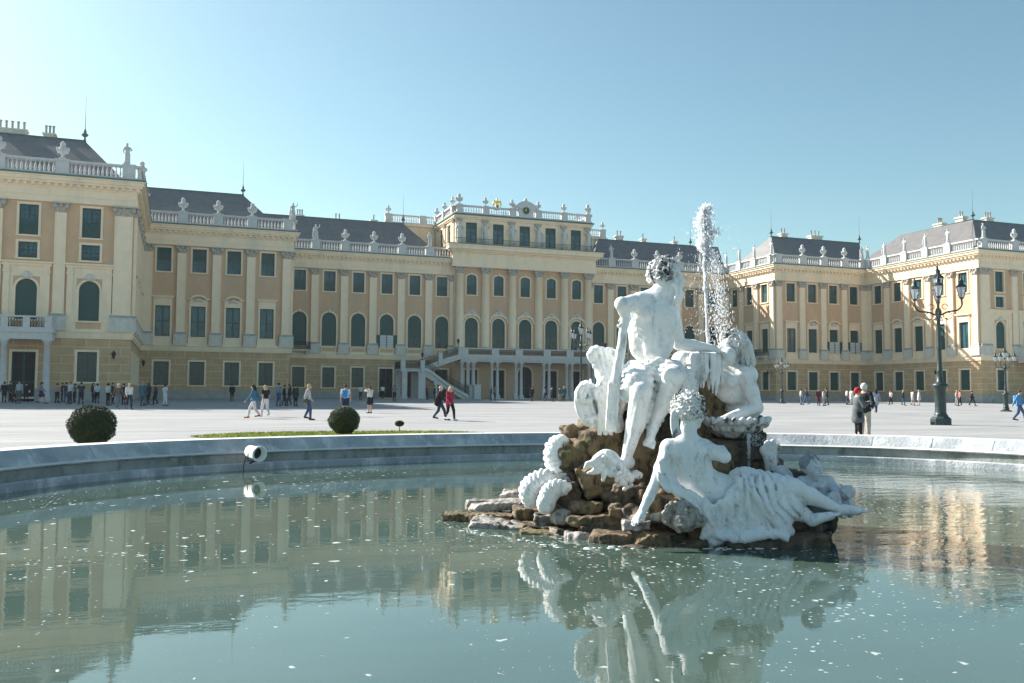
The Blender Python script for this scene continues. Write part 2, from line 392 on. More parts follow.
def win_meshes(key, w, z0, z1, arch, blind, hood, nx, nz, glassk):
    if key in _wc: return _wc[key]
    h = w/2; f = MB(); fw = 0.2
    # reveal + raised surround
    if arch:
        zs = z1-arch
        inn = [(-h, z0)]+arc(h, zs, z1)+[(h, z0)]
        out = [(-h-fw, z0)]+arc(h+fw, zs, z1+fw)+[(h+fw, z0)]
    else:
        inn = [(-h, z0), (-h, z1), (h, z1), (h, z0)]
        out = [(-h-fw, z0), (-h-fw, z1+fw), (h+fw, z1+fw), (h+fw, z0)]
    frame_strip(f, inn, out, -RV, 0.07, 0)
    f.box(-h-fw-0.05, h+fw+0.05, -RV, 0.13, z0-0.15, z0-0.002, 0)
    if hood == 'flat':
        f.box(-h-fw, h+fw, 0.0, 0.075, z1+fw+0.002, z1+0.95, 0); f.box(-h-fw-0.2, h+fw+0.2, 0.0, 0.34, z1+0.952, z1+1.12, 0); f.box(-h-fw-0.1, h+fw+0.1, 0, 0.2, z1+0.85, z1+0.95, 0)
    elif hood == 'curl':
        f.box(-h-fw, h+fw, 0.0, 0.075, z1+fw+0.002, z1+0.80, 0)
        for sg in (-1, 1): f.box(sg*(h+fw)-0.25, sg*(h+fw)+0.25, 0.0, 0.3, z1+0.80, z1+0.93, 0)
        a = [(p[0], p[1]) for p in arc(h*0.95, z1+0.8, z1+1.15)]; b = [(p[0], p[1]) for p in arc(h*0.95+0.18, z1+0.8, z1+1.36)]
        frame_strip(f, a, b, 0.0, 0.34, 0)
        f.ball((0, 0.1, z1+0.75), (0.42, 0.16, 0.22), 1, 10, 5); f.ball((0.35, 0.1, z1+0.62), (0.2, 0.12, 0.13), 1); f.ball((-0.35, 0.1, z1+0.62), (0.2, 0.12, 0.13), 1)
    elif hood == 'aedic_':
        pass
    elif hood == 'aedic':     # arched opening framed by little pilasters and a cornice, carved key above
        zt = z1+1.5
        for sg in (-1, 1):
            f.box(sg*(h+0.75)-0.26, sg*(h+0.75)+0.26, 0, 0.16, z0-0.9, zt-0.35, 0); f.box(sg*(h+0.75)-0.32, sg*(h+0.75)+0.32, 0, 0.24, zt-0.95, zt-0.75, 0)
        f.box(-h-1.0, h+1.0, 0, 0.05, z1+fw+.003, zt-0.351, 0); f.box(-h-1.0, -h-fw-.002, 0, 0.05, z0-.9, z1+fw, 0); f.box(h+fw+.002, h+1.0, 0, 0.05, z0-.9, z1+fw, 0)
        f.box(-h-1.15, h+1.15, 0, 0.2, zt-0.35, zt-0.1, 0); f.box(-h-1.35, h+1.35, 0, 0.4, zt-0.1, zt+0.06, 0)
        f.ball((0, 0.12, z1+0.35), (0.34, 0.18, 0.34), 1, 10, 5); f.ball((0.3, 0.08, z1+0.2), (0.25, 0.12, 0.16), 1); f.ball((-0.3, 0.08, z1+0.2), (0.25, 0.12, 0.16), 1)
    elif hood == 'crest':
        a = arc(h+0.32, z1-arch+0.3, z1+0.34); b = arc(h+0.5, z1-arch+0.3, z1+0.56)
        frame_strip(f, a, b, 0.0, 0.25, 0)
        for i, (sx_, sz_) in enumerate([(0, .95), (-.35, .7), (.35, .7), (-.75, .42), (.75, .42), (-1.1, .1), (1.1, .1)]):
            f.ball((sx_, 0.12, z1+sz_), (0.3, 0.14, 0.26), 1, 8, 4)
    elif hood == 'key':
        f.ball((0, 0.1, z1+0.18), (0.16, 0.12, 0.24), 0, 8, 4)
    fm = f.mesh('window', [M['cream'], M['pale']])
    # glazing
    gq = MB(); tg = -RV+0.03
    if arch:
        gq.face([(p[0], tg, p[1]) for p in inn], 0)
    else: gq.quad((-h, tg, z0), (h, tg, z0), (h, tg, z1), (-h, tg, z1), 0)
    gm_ = gq.mesh('pane', [M[glassk]])
    # muntins and blind
    b = MB(); tb = tg+0.03; bw = 0.04
    # outer sash
    if arch:
        ins = [(-h+0.09, z0)]+arc(h-0.09, z1-arch, z1-0.09)+[(h-0.09, z0)]
        frame_strip(b, ins, inn, tg+0.002, tb+0.02, 0)
    else:
        ins = [(-h+0.09, z0), (-h+0.09, z1-0.09), (h-0.09, z1-0.09), (h-0.09, z0)]
        frame_strip(b, ins, inn, tg+0.002, tb+0.02, 0)
    b.box(-h+0.09, h-0.09, tg+0.002, tb+0.02, z0+0.002, z0+0.1, 0)
    b.box(-0.07, 0.07, tg+0.004, tb+0.03, z0+0.1, z1-0.1, 0)
    H = z1-z0; zz1 = (z1-arch) if arch else z1-0.1
    for i in range(1, nz):
        z = z0+H*i/nz; big = (i == nz//2 or nz <= 2)
        ww = h-0.09
        if arch and z > z1-arch: ww = (h-0.09)*math.sqrt(max(0, 1-((z-(z1-arch))/(arch-0.05))**2))
        b.box(-ww, ww, tg+0.006, tb+(0.025 if big else 0.0), z-(0.06 if big else 0.02), z+(0.06 if big else 0.02), 0)
    for i in range(1, nx):
        if nx % 2 == 0 and i == nx//2: continue
        s_ = -h+w*i/nx; b.box(s_-0.02, s_+0.02, tg+0.008, tb, z0+0.1, zz1, 0)
    if blind:
        kind, a0, a1 = blind
        za, zb = z0+H*a0, z0+H*a1
        if arch and a1 > 0.99:
            zs = z1-arch; pth = [(-h+0.05, za)]+arc(h-0.05, zs, z1-0.05)+[(h-0.05, za)]
            b.face([(p[0], tb+0.035, p[1]) for p in pth], 0)
        else: b.box(-h+0.06, h-0.06, tb+0.03, tb+0.045, za, zb, 0)
        for i in (-1, 1): b.box(i*h/2-0.02, i*h/2+0.02, tb+0.046, tb+0.055, za, min(zb, zz1), 0)
    bm_ = b.mesh('shutter', [M['shutter']])
    _wc[key] = (fm, gm_, bm_); return _wc[key]
WK = {  # kind: (object name, width, z0, z1, arch rise, hole margin)
    'ground': ('ground_floor_window', 1.64, 1.50, 4.22, 0),
    'upper': ('square_window', 1.56, 14.67, 17.42, 0),
    'tall': ('tall_window', 1.60, 7.12, 10.68, 0),
    'arch': ('arched_window', 1.96, 7.16, 11.75, 0.98),
    'pavarch': ('framed_arched_window', 1.72, 7.05, 10.7, 0.86),
    'mezz': ('mezzanine_window', 1.54, 12.58, 14.02, 0),
    'cround': ('round_headed_window', 1.50, 14.95, 17.85, 0.42),
    'carch': ('crested_arched_window', 1.96, 7.3, 11.65, 0.98),
    'attic': ('attic_window', 1.70, 22.5, 25.5, 0),
    'door': ('doorway', 1.9, 0.12, 4.15, 0),
    'archdoor': ('arched_doorway', 2.2, 0.12, 4.7, 1.1),
}
STY = {
    'ground': dict(blind=None, hood=None, nx=4, nz=6, g='glass'),
    'ground_g': dict(blind=('b', 0.0, 1.0), hood=None, nx=2, nz=4, g='glass'),
    'upper_lo': dict(blind=('b', 0.02, 0.52), hood=None, nx=4, nz=6, g='paleglass'),
    'upper_hi': dict(blind=('b', 0.55, 0.97), hood=None, nx=4, nz=6, g='paleglass'),
    'tall_flat': dict(blind=None, hood='flat', nx=2, nz=2, g='paleglass'),
    'tall_curl': dict(blind=None, hood='curl', nx=2, nz=2, g='paleglass'),
    'tall_flat_g': dict(blind=('b', 0.0, 1.0), hood='flat', nx=2, nz=2, g='glass'),
    'tall_curl_g': dict(blind=('b', 0.0, 1.0), hood='curl', nx=2, nz=2, g='glass'),
    'arch': dict(blind=('b', 0.36, 1.0), hood='key', nx=4, nz=6, g='glass'),
    'arch_full': dict(blind=('b', 0.0, 1.0), hood='key', nx=4, nz=6, g='glass'),
    'pavarch': dict(blind=('b', 0.0, 1.0), hood='aedic', nx=2, nz=4, g='glass'),
    'mezz': dict(blind=('b', 0.0, 0.2), hood=None, nx=4, nz=4, g='paleglass'),
    'cround': dict(blind=('b', 0.0, 0.45), hood='key', nx=4, nz=6, g='paleglass'),
    'carch': dict(blind=('b', 0.45, 1.0), hood='crest', nx=4, nz=6, g='glass'),
    'attic': dict(blind=('b', 0.70, 0.98), hood=None, nx=2, nz=4, g='paleglass'),
    'door': dict(blind=None, hood=None, nx=2, nz=3, g='dark'),
    'archdoor': dict(blind=None, hood='key', nx=2, nz=3, g='dark'),
}
def place_window(sec, s, kind, style, t=0.0, dz=0.0, glass=None):
    nm, w, z0, z1, ar = WK[kind]; st = STY[style]
    gk = glass or st['g']
    fm, gm_, bm_ = win_meshes((kind, style, gk), w, z0, z1, ar, st['blind'], st['hood'], st['nx'], st['nz'], gk)
    o = link(nm, fm, PAL); o.matrix_local = sec.M @ Matrix.Translation((s, t, dz))
    link('pane', gm_, o); link('sash', bm_, o)
    return o
def wall(sec, s0, s1, z0, z1, holes, m, name='wall'):
    """wall face with openings (s, kind) cut out; arched tops filled"""
    hs = []
    for s, k in holes:
        nm, w, a, b, ar = WK[k]; hs.append((s-w/2, s+w/2, a, b, ar, s))
    S = sorted({s0, s1} | {x for h in hs for x in h[:2] if s0 < x < s1})
    Z = sorted({z0, z1} | {x for h in hs for x in h[2:4] if z0 < x < z1})
    mb = MB()
    for i in range(len(S)-1):
        for j in range(len(Z)-1):
            cs, cz = (S[i]+S[i+1])/2, (Z[j]+Z[j+1])/2
            if any(h[0] < cs < h[1] and h[2] < cz < h[3] for h in hs): continue
            q = [(S[i], 0, Z[j]), (S[i+1], 0, Z[j]), (S[i+1], 0, Z[j+1]), (S[i], 0, Z[j+1])]
            mb.face(q, 0, [(p[0], p[2]) for p in q])
    for a, b, za, zb, ar, s in hs:
        if ar:
            p = [(s+x, z) for x, z in arc((b-a)/2, zb-ar, zb)]
            for side in (0, 1):
                pts = p[:6] if side == 0 else p[5:]
                cor = (a, zb) if side == 0 else (b, zb)
                for u, v in zip(pts, pts[1:]):
                    q = [(cor[0], 0, cor[1]), (u[0], 0, u[1]), (v[0], 0, v[1])]
                    mb.face(q, 0, [(x[0], x[2]) for x in q])
    mb.M = sec.M
    return mb.build(name, m, PAL)
def strips(sec, rows, name, mats, dent=None, s0=0.0, s1=None):
    """rows: (z0, z1, protrusion, material index)"""
    s1 = sec.L if s1 is None else s1; a, b = sec.ex
    mb = MB()
    for z0, z1, e, m in rows:
        mb.box(s0-a*e, s1+b*e, 0, e, z0, z1, m)
    if dent:
        z0, z1, e, st, w = dent
        n = int((s1-s0+e*(a+b))/st)
        for i in range(n):
            x = s0-a*e+(i+0.5)*(s1-s0+e*(a+b))/n
            mb.box(x-w/2, x+w/2, e-0.28, e, z0, z1, 0)
    mb.M = sec.M
    return mb.build(name, mats, PAL)
# carved capital, pilaster, pedestal
def capital(mb, s, w, z0, z1, e, m=1):
    H = z1-z0
    mb.box(s-w/2+0.04, s+w/2-0.04, 0, e+0.02, z0+0.001, z1-0.2*H, m)
    mb.box(s-w/2-0.22, s+w/2+0.22, 0, e+0.24, z1-0.16*H, z1, m)
    for sg in (-1, 1):
        mb.ball((s+sg*(w/2+0.02), e+0.05, z0+0.62*H), (0.24, 0.18, 0.24), m, 8, 5)
        mb.ball((s+sg*w*0.25, e+0.03, z0+0.3*H), (0.17, 0.14, 0.28), m, 8, 4)
    mb.ball((s, e+0.05, z0+0.72*H), (0.16, 0.16, 0.2), m, 8, 4)
    mb.ball((s, e+0.02, z0+0.28*H), (0.15, 0.12, 0.25), m, 8, 4)
_pc = {}
def pil_mesh(w, e, zb, zc0, zc1, round_=False):
    k = (w, e, zb, zc0, zc1, round_)
    if k in _pc: return _pc[k]
    a = MB()
    if round_:
        a.lathe(0, 0.15, [(w/2+0.06, zb), (w/2+0.06, zb+0.12), (w/2, zb+0.2), (w/2, (zb+zc0)*0.45), (w/2*0.88, zc0-0.12), (w/2*0.95, zc0-0.1), (w/2*0.95, zc0)], 0, 16)
    else:
        a.box(-w/2, w/2, 0, e, zb, zc0, 0)
        a.box(-w/2-0.06, w/2+0.06, 0, e+0.06, zb, zb+0.14, 0)
        for sg in (-1, 1):      # raised edge fillets
            a.box(sg*(w/2-0.05)-0.05, sg*(w/2-0.05)+0.05, e, e+0.03, zb+0.14, zc0-0.05, 0)
    c = MB(); capital(c, 0, w, zc0, zc1, e, 0)
    _pc[k] = (a.mesh('pilaster', [M['cream']]), c.mesh('capital', [M['capital']])); return _pc[k]
_pdc = {}
def ped_mesh(w, e, z0, z1, cap):
    k = (w, e, z0, z1, cap)
    if k in _pdc: return _pdc[k]
    a = MB(); a.box(-w/2, w/2, 0, e, z0, z1, 0); a.box(-w/2-0.07, w/2+0.07, 0, e+0.07, z0, z0+0.12, 0); a.box(-w/2-0.05, w/2+0.05, 0, e+0.05, z1-0.1, z1, 0)
    if cap: a.box(-w/2+0.06, w/2-0.06, 0, e-0.02, z1, cap, 1)
    _pdc[k] = a.mesh('pedestal', [M['pale'], M['base']]); return _pdc[k]
def pilaster(sec, s, w=1.0, e=0.24, zb=7.62, zc0=16.83, zc1=17.75, ped=True, pedz=(6.1, 7.38), round_=False, name='pilaster', pedw=0.5):
    pm, cm = pil_mesh(w, e, zb, zc0, zc1, round_)
    o = link('column' if round_ else name, pm, PAL); o.matrix_local = sec.M @ Matrix.Translation((s, 0, 0))
    link('capital', cm, o)
    if ped:
        p = link('pedestal', ped_mesh(w+pedw, e+0.16, pedz[0], pedz[1], zb), o)
    return o
# balustrade
def baluster(mb, x, y, z0, h, m=0):
    mb.lathe(x, y, [(0.09, 0), (0.09, .06*h), (0.05, .1*h), (0.115, .34*h), (0.05, .72*h), (0.045, .86*h), (0.085, .92*h), (0.085, h)], m, 6, z0)
def balustrade(sec, s0, s1, peds, z=20.2, t=0.35, pw=1.1, rail=1.40, name='balustrade', mats=None, th=0.22, st=0.36):
    mb = MB(); mb.M = sec.M
    mb.box(s0, s1, t-th, t+th, z, z+0.22, 0); mb.box(s0, s1, t-th-0.03, t+th+0.03, z+rail-0.2, z+rail, 0)
    edges = [s0]
    for p in sorted(peds): edges += [max(s0, p-pw/2), min(s1, p+pw/2)]
    edges.append(s1)
    for a, b in zip(edges[0::2], edges[1::2]):
        n = int((b-a)/st)
        if n < 1: continue
        for i in range(n): baluster(mb, a+(i+0.5)*(b-a)/n, t, z+0.22, rail-0.42)
    for p in peds:
        mb.box(max(s0, p-pw/2), min(s1, p+pw/2), t-th-0.1, t+th+0.1, z+0.002, z+rail-0.12, 0)
        mb.box(max(s0, p-pw/2)-0.05, min(s1, p+pw/2)+0.05, t-th-0.16, t+th+0.16, z+rail-0.12, z+rail+0.06, 0)
    return mb.build(name, mats or [M['white']], PAL)
_urn = None
def urn(sec, s, z=21.66, t=0.35, k=1.0):
    global _urn
    if _urn is None:
        a = MB(); a.box(-0.28, 0.28, -0.28, 0.28, 0, 0.14, 0)
        a.lathe(0, 0, [(0.24, 0.14), (0.12, 0.26), (0.10, 0.36), (0.34, 0.62), (0.44, 0.85), (0.40, 1.0), (0.24, 1.08), (0.30, 1.14), (0.22, 1.2), (0.2, 1.3), (0.27, 1.42), (0.16, 1.58), (0.04, 1.68)], 0, 12)
        for sg in (-1, 1):
            a.ball((sg*0.44, 0, 0.92), (0.13, 0.12, 0.22), 0, 8, 5); a.ball((sg*0.34, 0, 0.66), (0.14, 0.14, 0.14), 0, 8, 5)
        a.ball((0, .4, .85), (.14, .1, .16), 0); a.ball((0, -.4, .85), (.14, .1, .16), 0)
        _urn = a.mesh('urn', [M['white']])
    o = link('urn', _urn, PAL); o.matrix_local = sec.M @ Matrix.Translation((s, t, z)) @ Matrix.Scale(k, 4); return o
_stat = {}
def roof_statue(sec, s, v=0, z=21.66, t=0.35, k=1.0, flip=False):
    if v not in _stat:
        a = MB(); a.box(-0.3, 0.3, -0.26, 0.26, 0, 0.15, 0)
        b = []
        L = [(0.0, 0.30, 0.24), (0.25, 0.27, 0.22), (0.6, 0.24, 0.2), (0.95, 0.25, 0.2), (1.2, 0.2, 0.16), (1.45, 0.25, 0.17), (1.66, 0.29, 0.15), (1.75, 0.14, 0.11), (1.82, 0.07, 0.07)]
        for i, (zz, rx, ry) in enumerate(L):
            dx = 0.05*math.sin(zz*2.4+v)
            b.append([(dx+rx*(1+0.10*math.sin(5*2*math.pi*j/16+v)*(zz < 1.1))*math.cos(2*math.pi*j/16), ry*(1+0.1*math.cos(4*2*math.pi*j/16)*(zz < 1.1))*math.sin(2*math.pi*j/16), 0.15+zz) for j in range(16)])
        a.rings(b, 0); hx = 0.05*math.sin(4.2+v)
        a.ball((hx, 0, 2.08), (0.12, 0.13, 0.16), 0, 10, 6); a.ball((hx, -.03, 2.13), (0.14, 0.14, 0.13), 0, 8, 5)
        if v == 0: a.tube([(0.26, 0, 1.75), (0.42, 0.1, 1.5), (0.22, 0.28, 1.38)], [0.08, 0.07, 0.05], 0, 8); a.tube([(-0.26, 0, 1.75), (-0.38, 0.05, 1.45), (-0.3, 0.15, 1.15)], [0.08, 0.07, 0.05], 0, 8)
        else: a.tube([(0.26, 0, 1.75), (0.45, 0.05, 1.9), (0.5, 0.08, 2.25)], [0.08, 0.065, 0.05], 0, 8); a.tube([(-0.26, 0, 1.75), (-0.42, 0.0, 1.5), (-0.36, 0.2, 1.3)], [0.08, 0.07, 0.05], 0, 8); a.tube([(-0.4, .1, 1.5), (-0.45, .1, .8), (-0.4, 0.05, 0.2)], [0.06, 0.09, 0.12], 0, 8)
        _stat[v] = a.mesh('roof_statue', [M['white']])
    o = link('roof_statue', _stat[v], PAL); o.matrix_local = sec.M @ Matrix.Translation((s, t, z)) @ Matrix.Diagonal((-k if flip else k, k, k, 1)); return o
# standard entablature + string course ------------------------------------------------
ENT = [(17.75, 18.25, 0.26, 0), (18.25, 18.33, 0.31, 0), (18.33, 19.0, 0.20, 0), (19.0, 19.12, 0.30, 0), (19.12, 19.42, 0.34, 0), (19.42, 19.62, 0.66, 0), (19.62, 19.92, 0.80, 0), (19.92, 20.06, 0.92, 0), (20.06, 20.2, 0.97, 1)]
DEN = (19.16, 19.42, 0.56, 0.62, 0.30)
def std_section(sec, bays, pil, tops=True):
    """bays: (s, [(kind, style, glass)]); pil: (s, w)"""
    holes = [(s, k[0]) for s, ks in bays for k in ks]
    L = sec.L
    wall(sec, 0, L, 0.9, 5.42, [h for h in holes if WK[h[1]][2] < 5], [M['rust']], 'ground_floor_wall')
    wall(sec, 0, L, 6.1, 17.75, [h for h in holes if 5 < WK[h[1]][2] < 18], [M['ochre']], 'wall')
    holes_d = sorted([(s-WK[k][1]/2, s+WK[k][1]/2) for s, k in holes if 'door' in k])
    mb = MB(); mb.M = sec.M; a, b = sec.ex; cur = -a*0.14
    for x0, x1 in holes_d: mb.box(cur, x0, 0, 0.14, -1.2, 0.9, 0, 0); cur = x1
    mb.box(cur, L+b*0.14, 0, 0.14, -1.2, 0.9, 0)
    mb.build('base_course', [M['base']], PAL)
    strips(sec, [(5.42, 5.62, 0.14, 0), (5.62, 5.98, 0.20, 0), (5.98, 6.1, 0.30, 0)], 'string_course', [M['cream'], M['pale']])
    # apron band between string course and windows
    strips(sec, [(6.102, 6.3, 0.1, 0)], 'apron', [M['cream']])
    strips(sec, ENT, 'entablature', [M['cream'], M['copper']], DEN)
    for s, ks in bays:
        for k in ks:
            place_window(sec, s, k[0], k[1], 0, 0, k[2] if len(k) > 2 else None)
        kk = [k[0] for k in ks]
        if 'tall' in kk or 'arch' in kk:      # apron panel
            mb = MB(); mb.M = sec.M; mb.box(s-1.05, s+1.05, 0, 0.1, 6.302, 6.96, 0); mb.box(s-0.9, s+0.9, 0.1, 0.115, 6.4, 6.88, 1)
            mb.build('apron_panel', [M['cream'], M['cream'] if 'tall' in kk else M['ochre']], PAL)
    for s, w in pil: pilaster(sec, s, w)
    if tops:
        pass
U_LO = ('upper', 'upper_lo'); U_HI = ('upper', 'upper_hi')
# --- left pavilion front, side, second front, wing -----------------------------------
pavbay = lambda st: [('upper', st), ('mezz', 'mezz'), ('pavarch', 'pavarch'), ('ground', 'ground')]
sPL = Sec(-XE, D3, 1, 0, XE-X3, (0, 1))
b_ = [XE-55.46, XE-60.58, XE-65.7, XE-70.8, XE-75.9]
std_section(sPL, [(b_[0], pavbay('upper_lo')), (b_[1], [('upper', 'upper_lo'), ('mezz', 'mezz'), ('pavarch', 'pavarch'), ('door', 'door')]), (b_[2], [('upper', 'upper_lo'), ('mezz', 'mezz'), ('pavarch', 'pavarch'), ('door', 'door')]), (b_[3], pavbay('upper_lo')), (b_[4], pavbay('upper_lo'))],
            [(XE-57.98, 0.95), (XE-63.1, 0.95), (XE-68.2, 0.95), (XE-73.3, 0.95), (XE-52.72, 1.55)])
sSL = Sec(-X3, D3, 0, 1, 21.0, (0, -1))
side_b = [2.5, 6.47, 10.44, 14.41, 18.38]
std_section(sSL, [(21-s, [U_LO, ('tall', 'tall_curl'if i in (1, 2, 3) else 'tall_flat'), ('ground', 'ground')]) for i, s in enumerate(side_b)], [(21-s, 0.9) for s in (4.48, 8.45, 12.42, 16.4)]+[(0.55, 0.95), (20.2, 0.7)])
sF2L = Sec(-X3, D2, 1, 0, X3-X2, (-0, 1))
f2w = [37.83, 41.71, 45.6, 49.48]
std_section(sF2L, [(X3-x, [U_HI, ('tall', 'tall_flat' if i in (0, 3) else 'tall_curl'), ('ground', 'ground')]) for i, x in enumerate(f2w)], [(X3-x, 0.98) for x in (39.77, 43.65, 47.54, 51.2)]+[(X3-35.62, 0.98)])
sS2L = Sec(-X2, D2, 0, 1, 13.0, (0, -1))
std_section(sS2L, [(13-s, [U_LO, ('tall', 'tall_flat'), ('ground', 'ground')]) for s in (2.64, 6.51, 10.38)], [(13-s, 0.9) for s in (4.57, 8.45, 12.3)])
sWL = Sec(-X2, 0, 1, 0, X2-XC, (0, 0))
ww = [12.40+4.0*k for k in range(6)]
gk = ['paleglass', 'paleglass', 'glass', 'glass', 'paleglass', 'glass']
std_section(sWL, [(X2-x, [U_LO, ('arch', 'arch' if i in (0, 1, 2) else 'arch_full')]+([('door', 'door')] if i == 2 else ([('ground', 'ground')] if i > 1 else [('door', 'door')]))) for i, x in enumerate(ww)], [(X2-x, 1.0) for x in (14.4, 18.4, 22.4, 26.4, 30.4, 34.42)]+[(X2-11.05, 0.55)])
# --- right side: mirror ----------------------------------------------------------------
sWR = Sec(XC, 0, 1, 0, X2-XC, (0, 0))
std_section(sWR, [(x-XC, [U_LO, ('arch', 'arch' if i in (0, 1, 2) else 'arch_full')]+([('door', 'door')] if i in (0, 1, 2) else [('ground', 'ground')])) for i, x in enumerate(ww)], [(x-XC, 1.0) for x in (14.4, 18.4, 22.4, 26.4, 30.4, 34.42)]+[(11.05-XC, 0.55)])
sS2R = Sec(X2, 0, 0, -1, 13.0, (-1, 0))
std_section(sS2R, [(s, [('upper', 'upper_lo' if s > 8 else 'ground_up'), ('tall', 'tall_flat_g'), ('ground', 'ground_g')]) if False else (s, [U_LO, ('tall', 'tall_flat_g'), ('ground', 'ground_g')]) for s in (2.64, 6.51, 10.38)], [(s, 0.9) for s in (0.7, 4.57, 8.45, 12.4)])
sF2R = Sec(X2, D2, 1, 0, X3-X2, (1, -0))
std_section(sF2R, [(x-X2, [U_LO, ('tall', ('tall_flat', 'tall_curl_g', 'tall_curl_g', 'tall_flat_g')[i]), ('ground', 'ground_g')]) for i, x in enumerate(f2w)], [(x-X2, 0.98) for x in (39.77, 43.65, 47.54, 51.2)]+[(35.62-X2, 0.98)])
sSR = Sec(X3, D2, 0, -1, 21.0, (-1, 0))
std_section(sSR, [(s, [('upper', 'upper_lo'), ('tall', ('tall_flat_g', 'tall_curl_g', 'tall_curl_g', 'tall_curl_g', 'tall_flat')[i]), ('ground', 'ground_g')]) for i, s in enumerate(side_b)], [(s, 0.9) for s in (0.7, 4.48, 8.45, 12.42, 16.4, 20.45)])
sPR = Sec(X3, D3, 1, 0, XE-X3, (1, 0))
std_section(sPR, [(55.46-X3, pavbay('upper_lo')), (60.58-X3, pavbay('upper_lo')), (65.7-X3, pavbay('upper_lo')), (70.8-X3, pavbay('upper_lo')), (75.9-X3, pavbay('upper_lo'))], [(x-X3, 0.95) for x in (57.98, 63.1, 68.2, 73.3)]+[(52.72-X3, 1.55)])
# balustrades with urns and statues
def top(sec, peds, things, s0=None, s1=None, t=0.35):
    a, b = sec.ex; e = 0.6
    balustrade(sec, (0-a*e if s0 is None else s0), (sec.L+b*e if s1 is None else s1), peds, t=t)
    for s, k, v in things:
        if k == 'u': urn(sec, s, t=t)
        else: roof_statue(sec, s, v, t=t, k=0.92)
top(sPL, [XE-x for x in (57.98, 63.1, 68.2, 73.3, 52.4)], [(XE-57.98, 'u', 0), (XE-63.1, 'u', 0), (XE-68.2, 'u', 0), (XE-52.6, 's', 0)])
top(sSL, [4.48+0.12, 8.55, 12.5, 16.5], [(4.6, 'u', 0), (8.55, 's', 1), (12.5, 's', 0), (16.5, 'u', 0)], 0.25, 20.4)
top(sF2L, [X3-x for x in (39.77, 43.65, 47.54, 35.6)], [(X3-39.77, 'u', 0), (X3-43.65, 'u', 0), (X3-47.54, 'u', 0), (X3-35.0, 's', 1)])
top(sS2L, [4.55, 8.43], [(4.55, 's', 0), (8.43, 'u', 0)], 0.25, 12.4)
top(sWL, [X2-x for x in (14.4, 18.4, 22.4, 26.4, 30.4)], [(X2-14.4, 's', 0), (X2-18.4, 'u', 0), (X2-22.4, 'u', 0), (X2-26.4, 'u', 0), (X2-30.4, 's', 1)], 0, X2-XC-0.3)
top(sWR, [x-XC for x in (14.4, 18.4, 22.4, 26.4, 30.4, 34.2)], [(14.4-XC, 's', 0), (18.4-XC, 'u', 0), (22.4-XC, 'u', 0), (26.4-XC, 'u', 0), (30.4-XC, 's', 1)], 0.3)
top(sS2R, [0.9, 4.57, 8.45, 12.6], [(0.9, 's', 0), (4.57, 's', 1), (8.45, 's', 0), (12.7, 's', 0)], 0.6, 12.75)
top(sF2R, [x-X2 for x in (39.77, 43.65, 47.54, 35.4, 51.0)], [(39.77-X2, 'u', 0), (43.65-X2, 'u', 0), (47.54-X2, 'u', 0), (50.9-X2, 's', 1)])
top(sSR, [0.9, 4.48, 8.45, 12.42, 16.4], [(0.9, 's', 0), (4.48, 's', 1), (8.45, 's', 0), (12.42, 's', 1), (16.4, 's', 0)], 0.6, 20.75)
top(sPR, [x-X3 for x in (52.4, 57.98, 63.1, 68.2, 73.3)], [(52.5-X3, 's', 0), (57.98-X3, 'u', 0), (63.1-X3, 'u', 0), (68.2-X3, 'u', 0)])
# --- roofs ------------------------------------------------------------------------------
def roof(name, eave, ridge, ends, z0, z1):
    """hip roof: eave rectangle (x0,x1,y0,y1); ridge (xa,ya)-(xb,yb)"""
    x0, x1, y0, y1 = eave; (xa, ya), (xb, yb) = ridge; mb = MB()
    A, B, C_, D_ = (x0, y0, z0), (x1, y0, z0), (x1, y1, z0), (x0, y1, z0); P, Q = (xa, ya, z1), (xb, yb, z1)
    if abs(ya-yb) < abs(xa-xb):
        fs = [(A, B, Q, P), (B, C_, Q), (C_, D_, P, Q), (D_, A, P)]
    else:   # ridge along Y, P near (small y)
        fs = [(A, B, P), (B, C_, Q, P), (C_, D_, Q), (D_, A, P, Q)]
    for f_ in fs: mb.face(f_, 0)
    mb.face((D_, C_, B, A), 0)
    # ridge roll
    mb.tube([P, Q], 0.09, 1, 6)
    return mb.build(name, [M['roof'], M['copper']], PAL)
def finial(x, y, z, h=1.6, rod=3.0):
    a = MB(); a.lathe(x, y, [(0.16, 0), (0.10, .25), (0.08, .45), (0.30, .62), (0.34, .74), (0.12, .92), (0.16, 1.02), (0.05, 1.3), (0.03, h), (0.015, h+rod)], 0, 8, z-0.1)
    a.build('roof_finial', [M['copper']], PAL)
def chimney(x, y, z, w=1.6, d=0.9, h=1.3, pots=3):
    a = MB(); a.box(x-w/2, x+w/2, y-d/2, y+d/2, z-2.5, z+h*0.5, 0); a.box(x-w/2-.12, x+w/2+.12, y-d/2-.12, y+d/2+.12, z+h*.5, z+h*.66, 0)
    for i in range(pots):
        px_ = x-w/2+(i+0.5)*w/pots; a.lathe(px_, y, [(.13, 0), (.11, .1), (.11, .75), (.16, .78), (.16, .85)], 1, 8, z+h*.66)
    a.build('chimney', [M['pale'], M['base']], PAL)
ZE = 20.45
roof('slate_roof', (-XE, -X3-1.0, D3+1.0, D3+15), ((-XE+6, D3+8), (-57.0, D3+8)), 0, ZE, 25.7)
roof('slate_roof', (-X3-14, -X3-1.02, D3+15.02, D2+2), ((-X3-7.5, D3+12), (-X3-7.5, D2-1)), 0, ZE, 25.6)
roof('slate_roof', (-X3-1.0, -X2-1.0, D2+1.0, D2+15), ((-X3-6, D2+8), (-40.4, D2+8)), 0, ZE, 26.0)
roof('slate_roof', (-X2-1.0, -XC-1.2, 1.0, 15), ((-X2-4, 8), (-16.3, 8)), 0, ZE, 26.3)
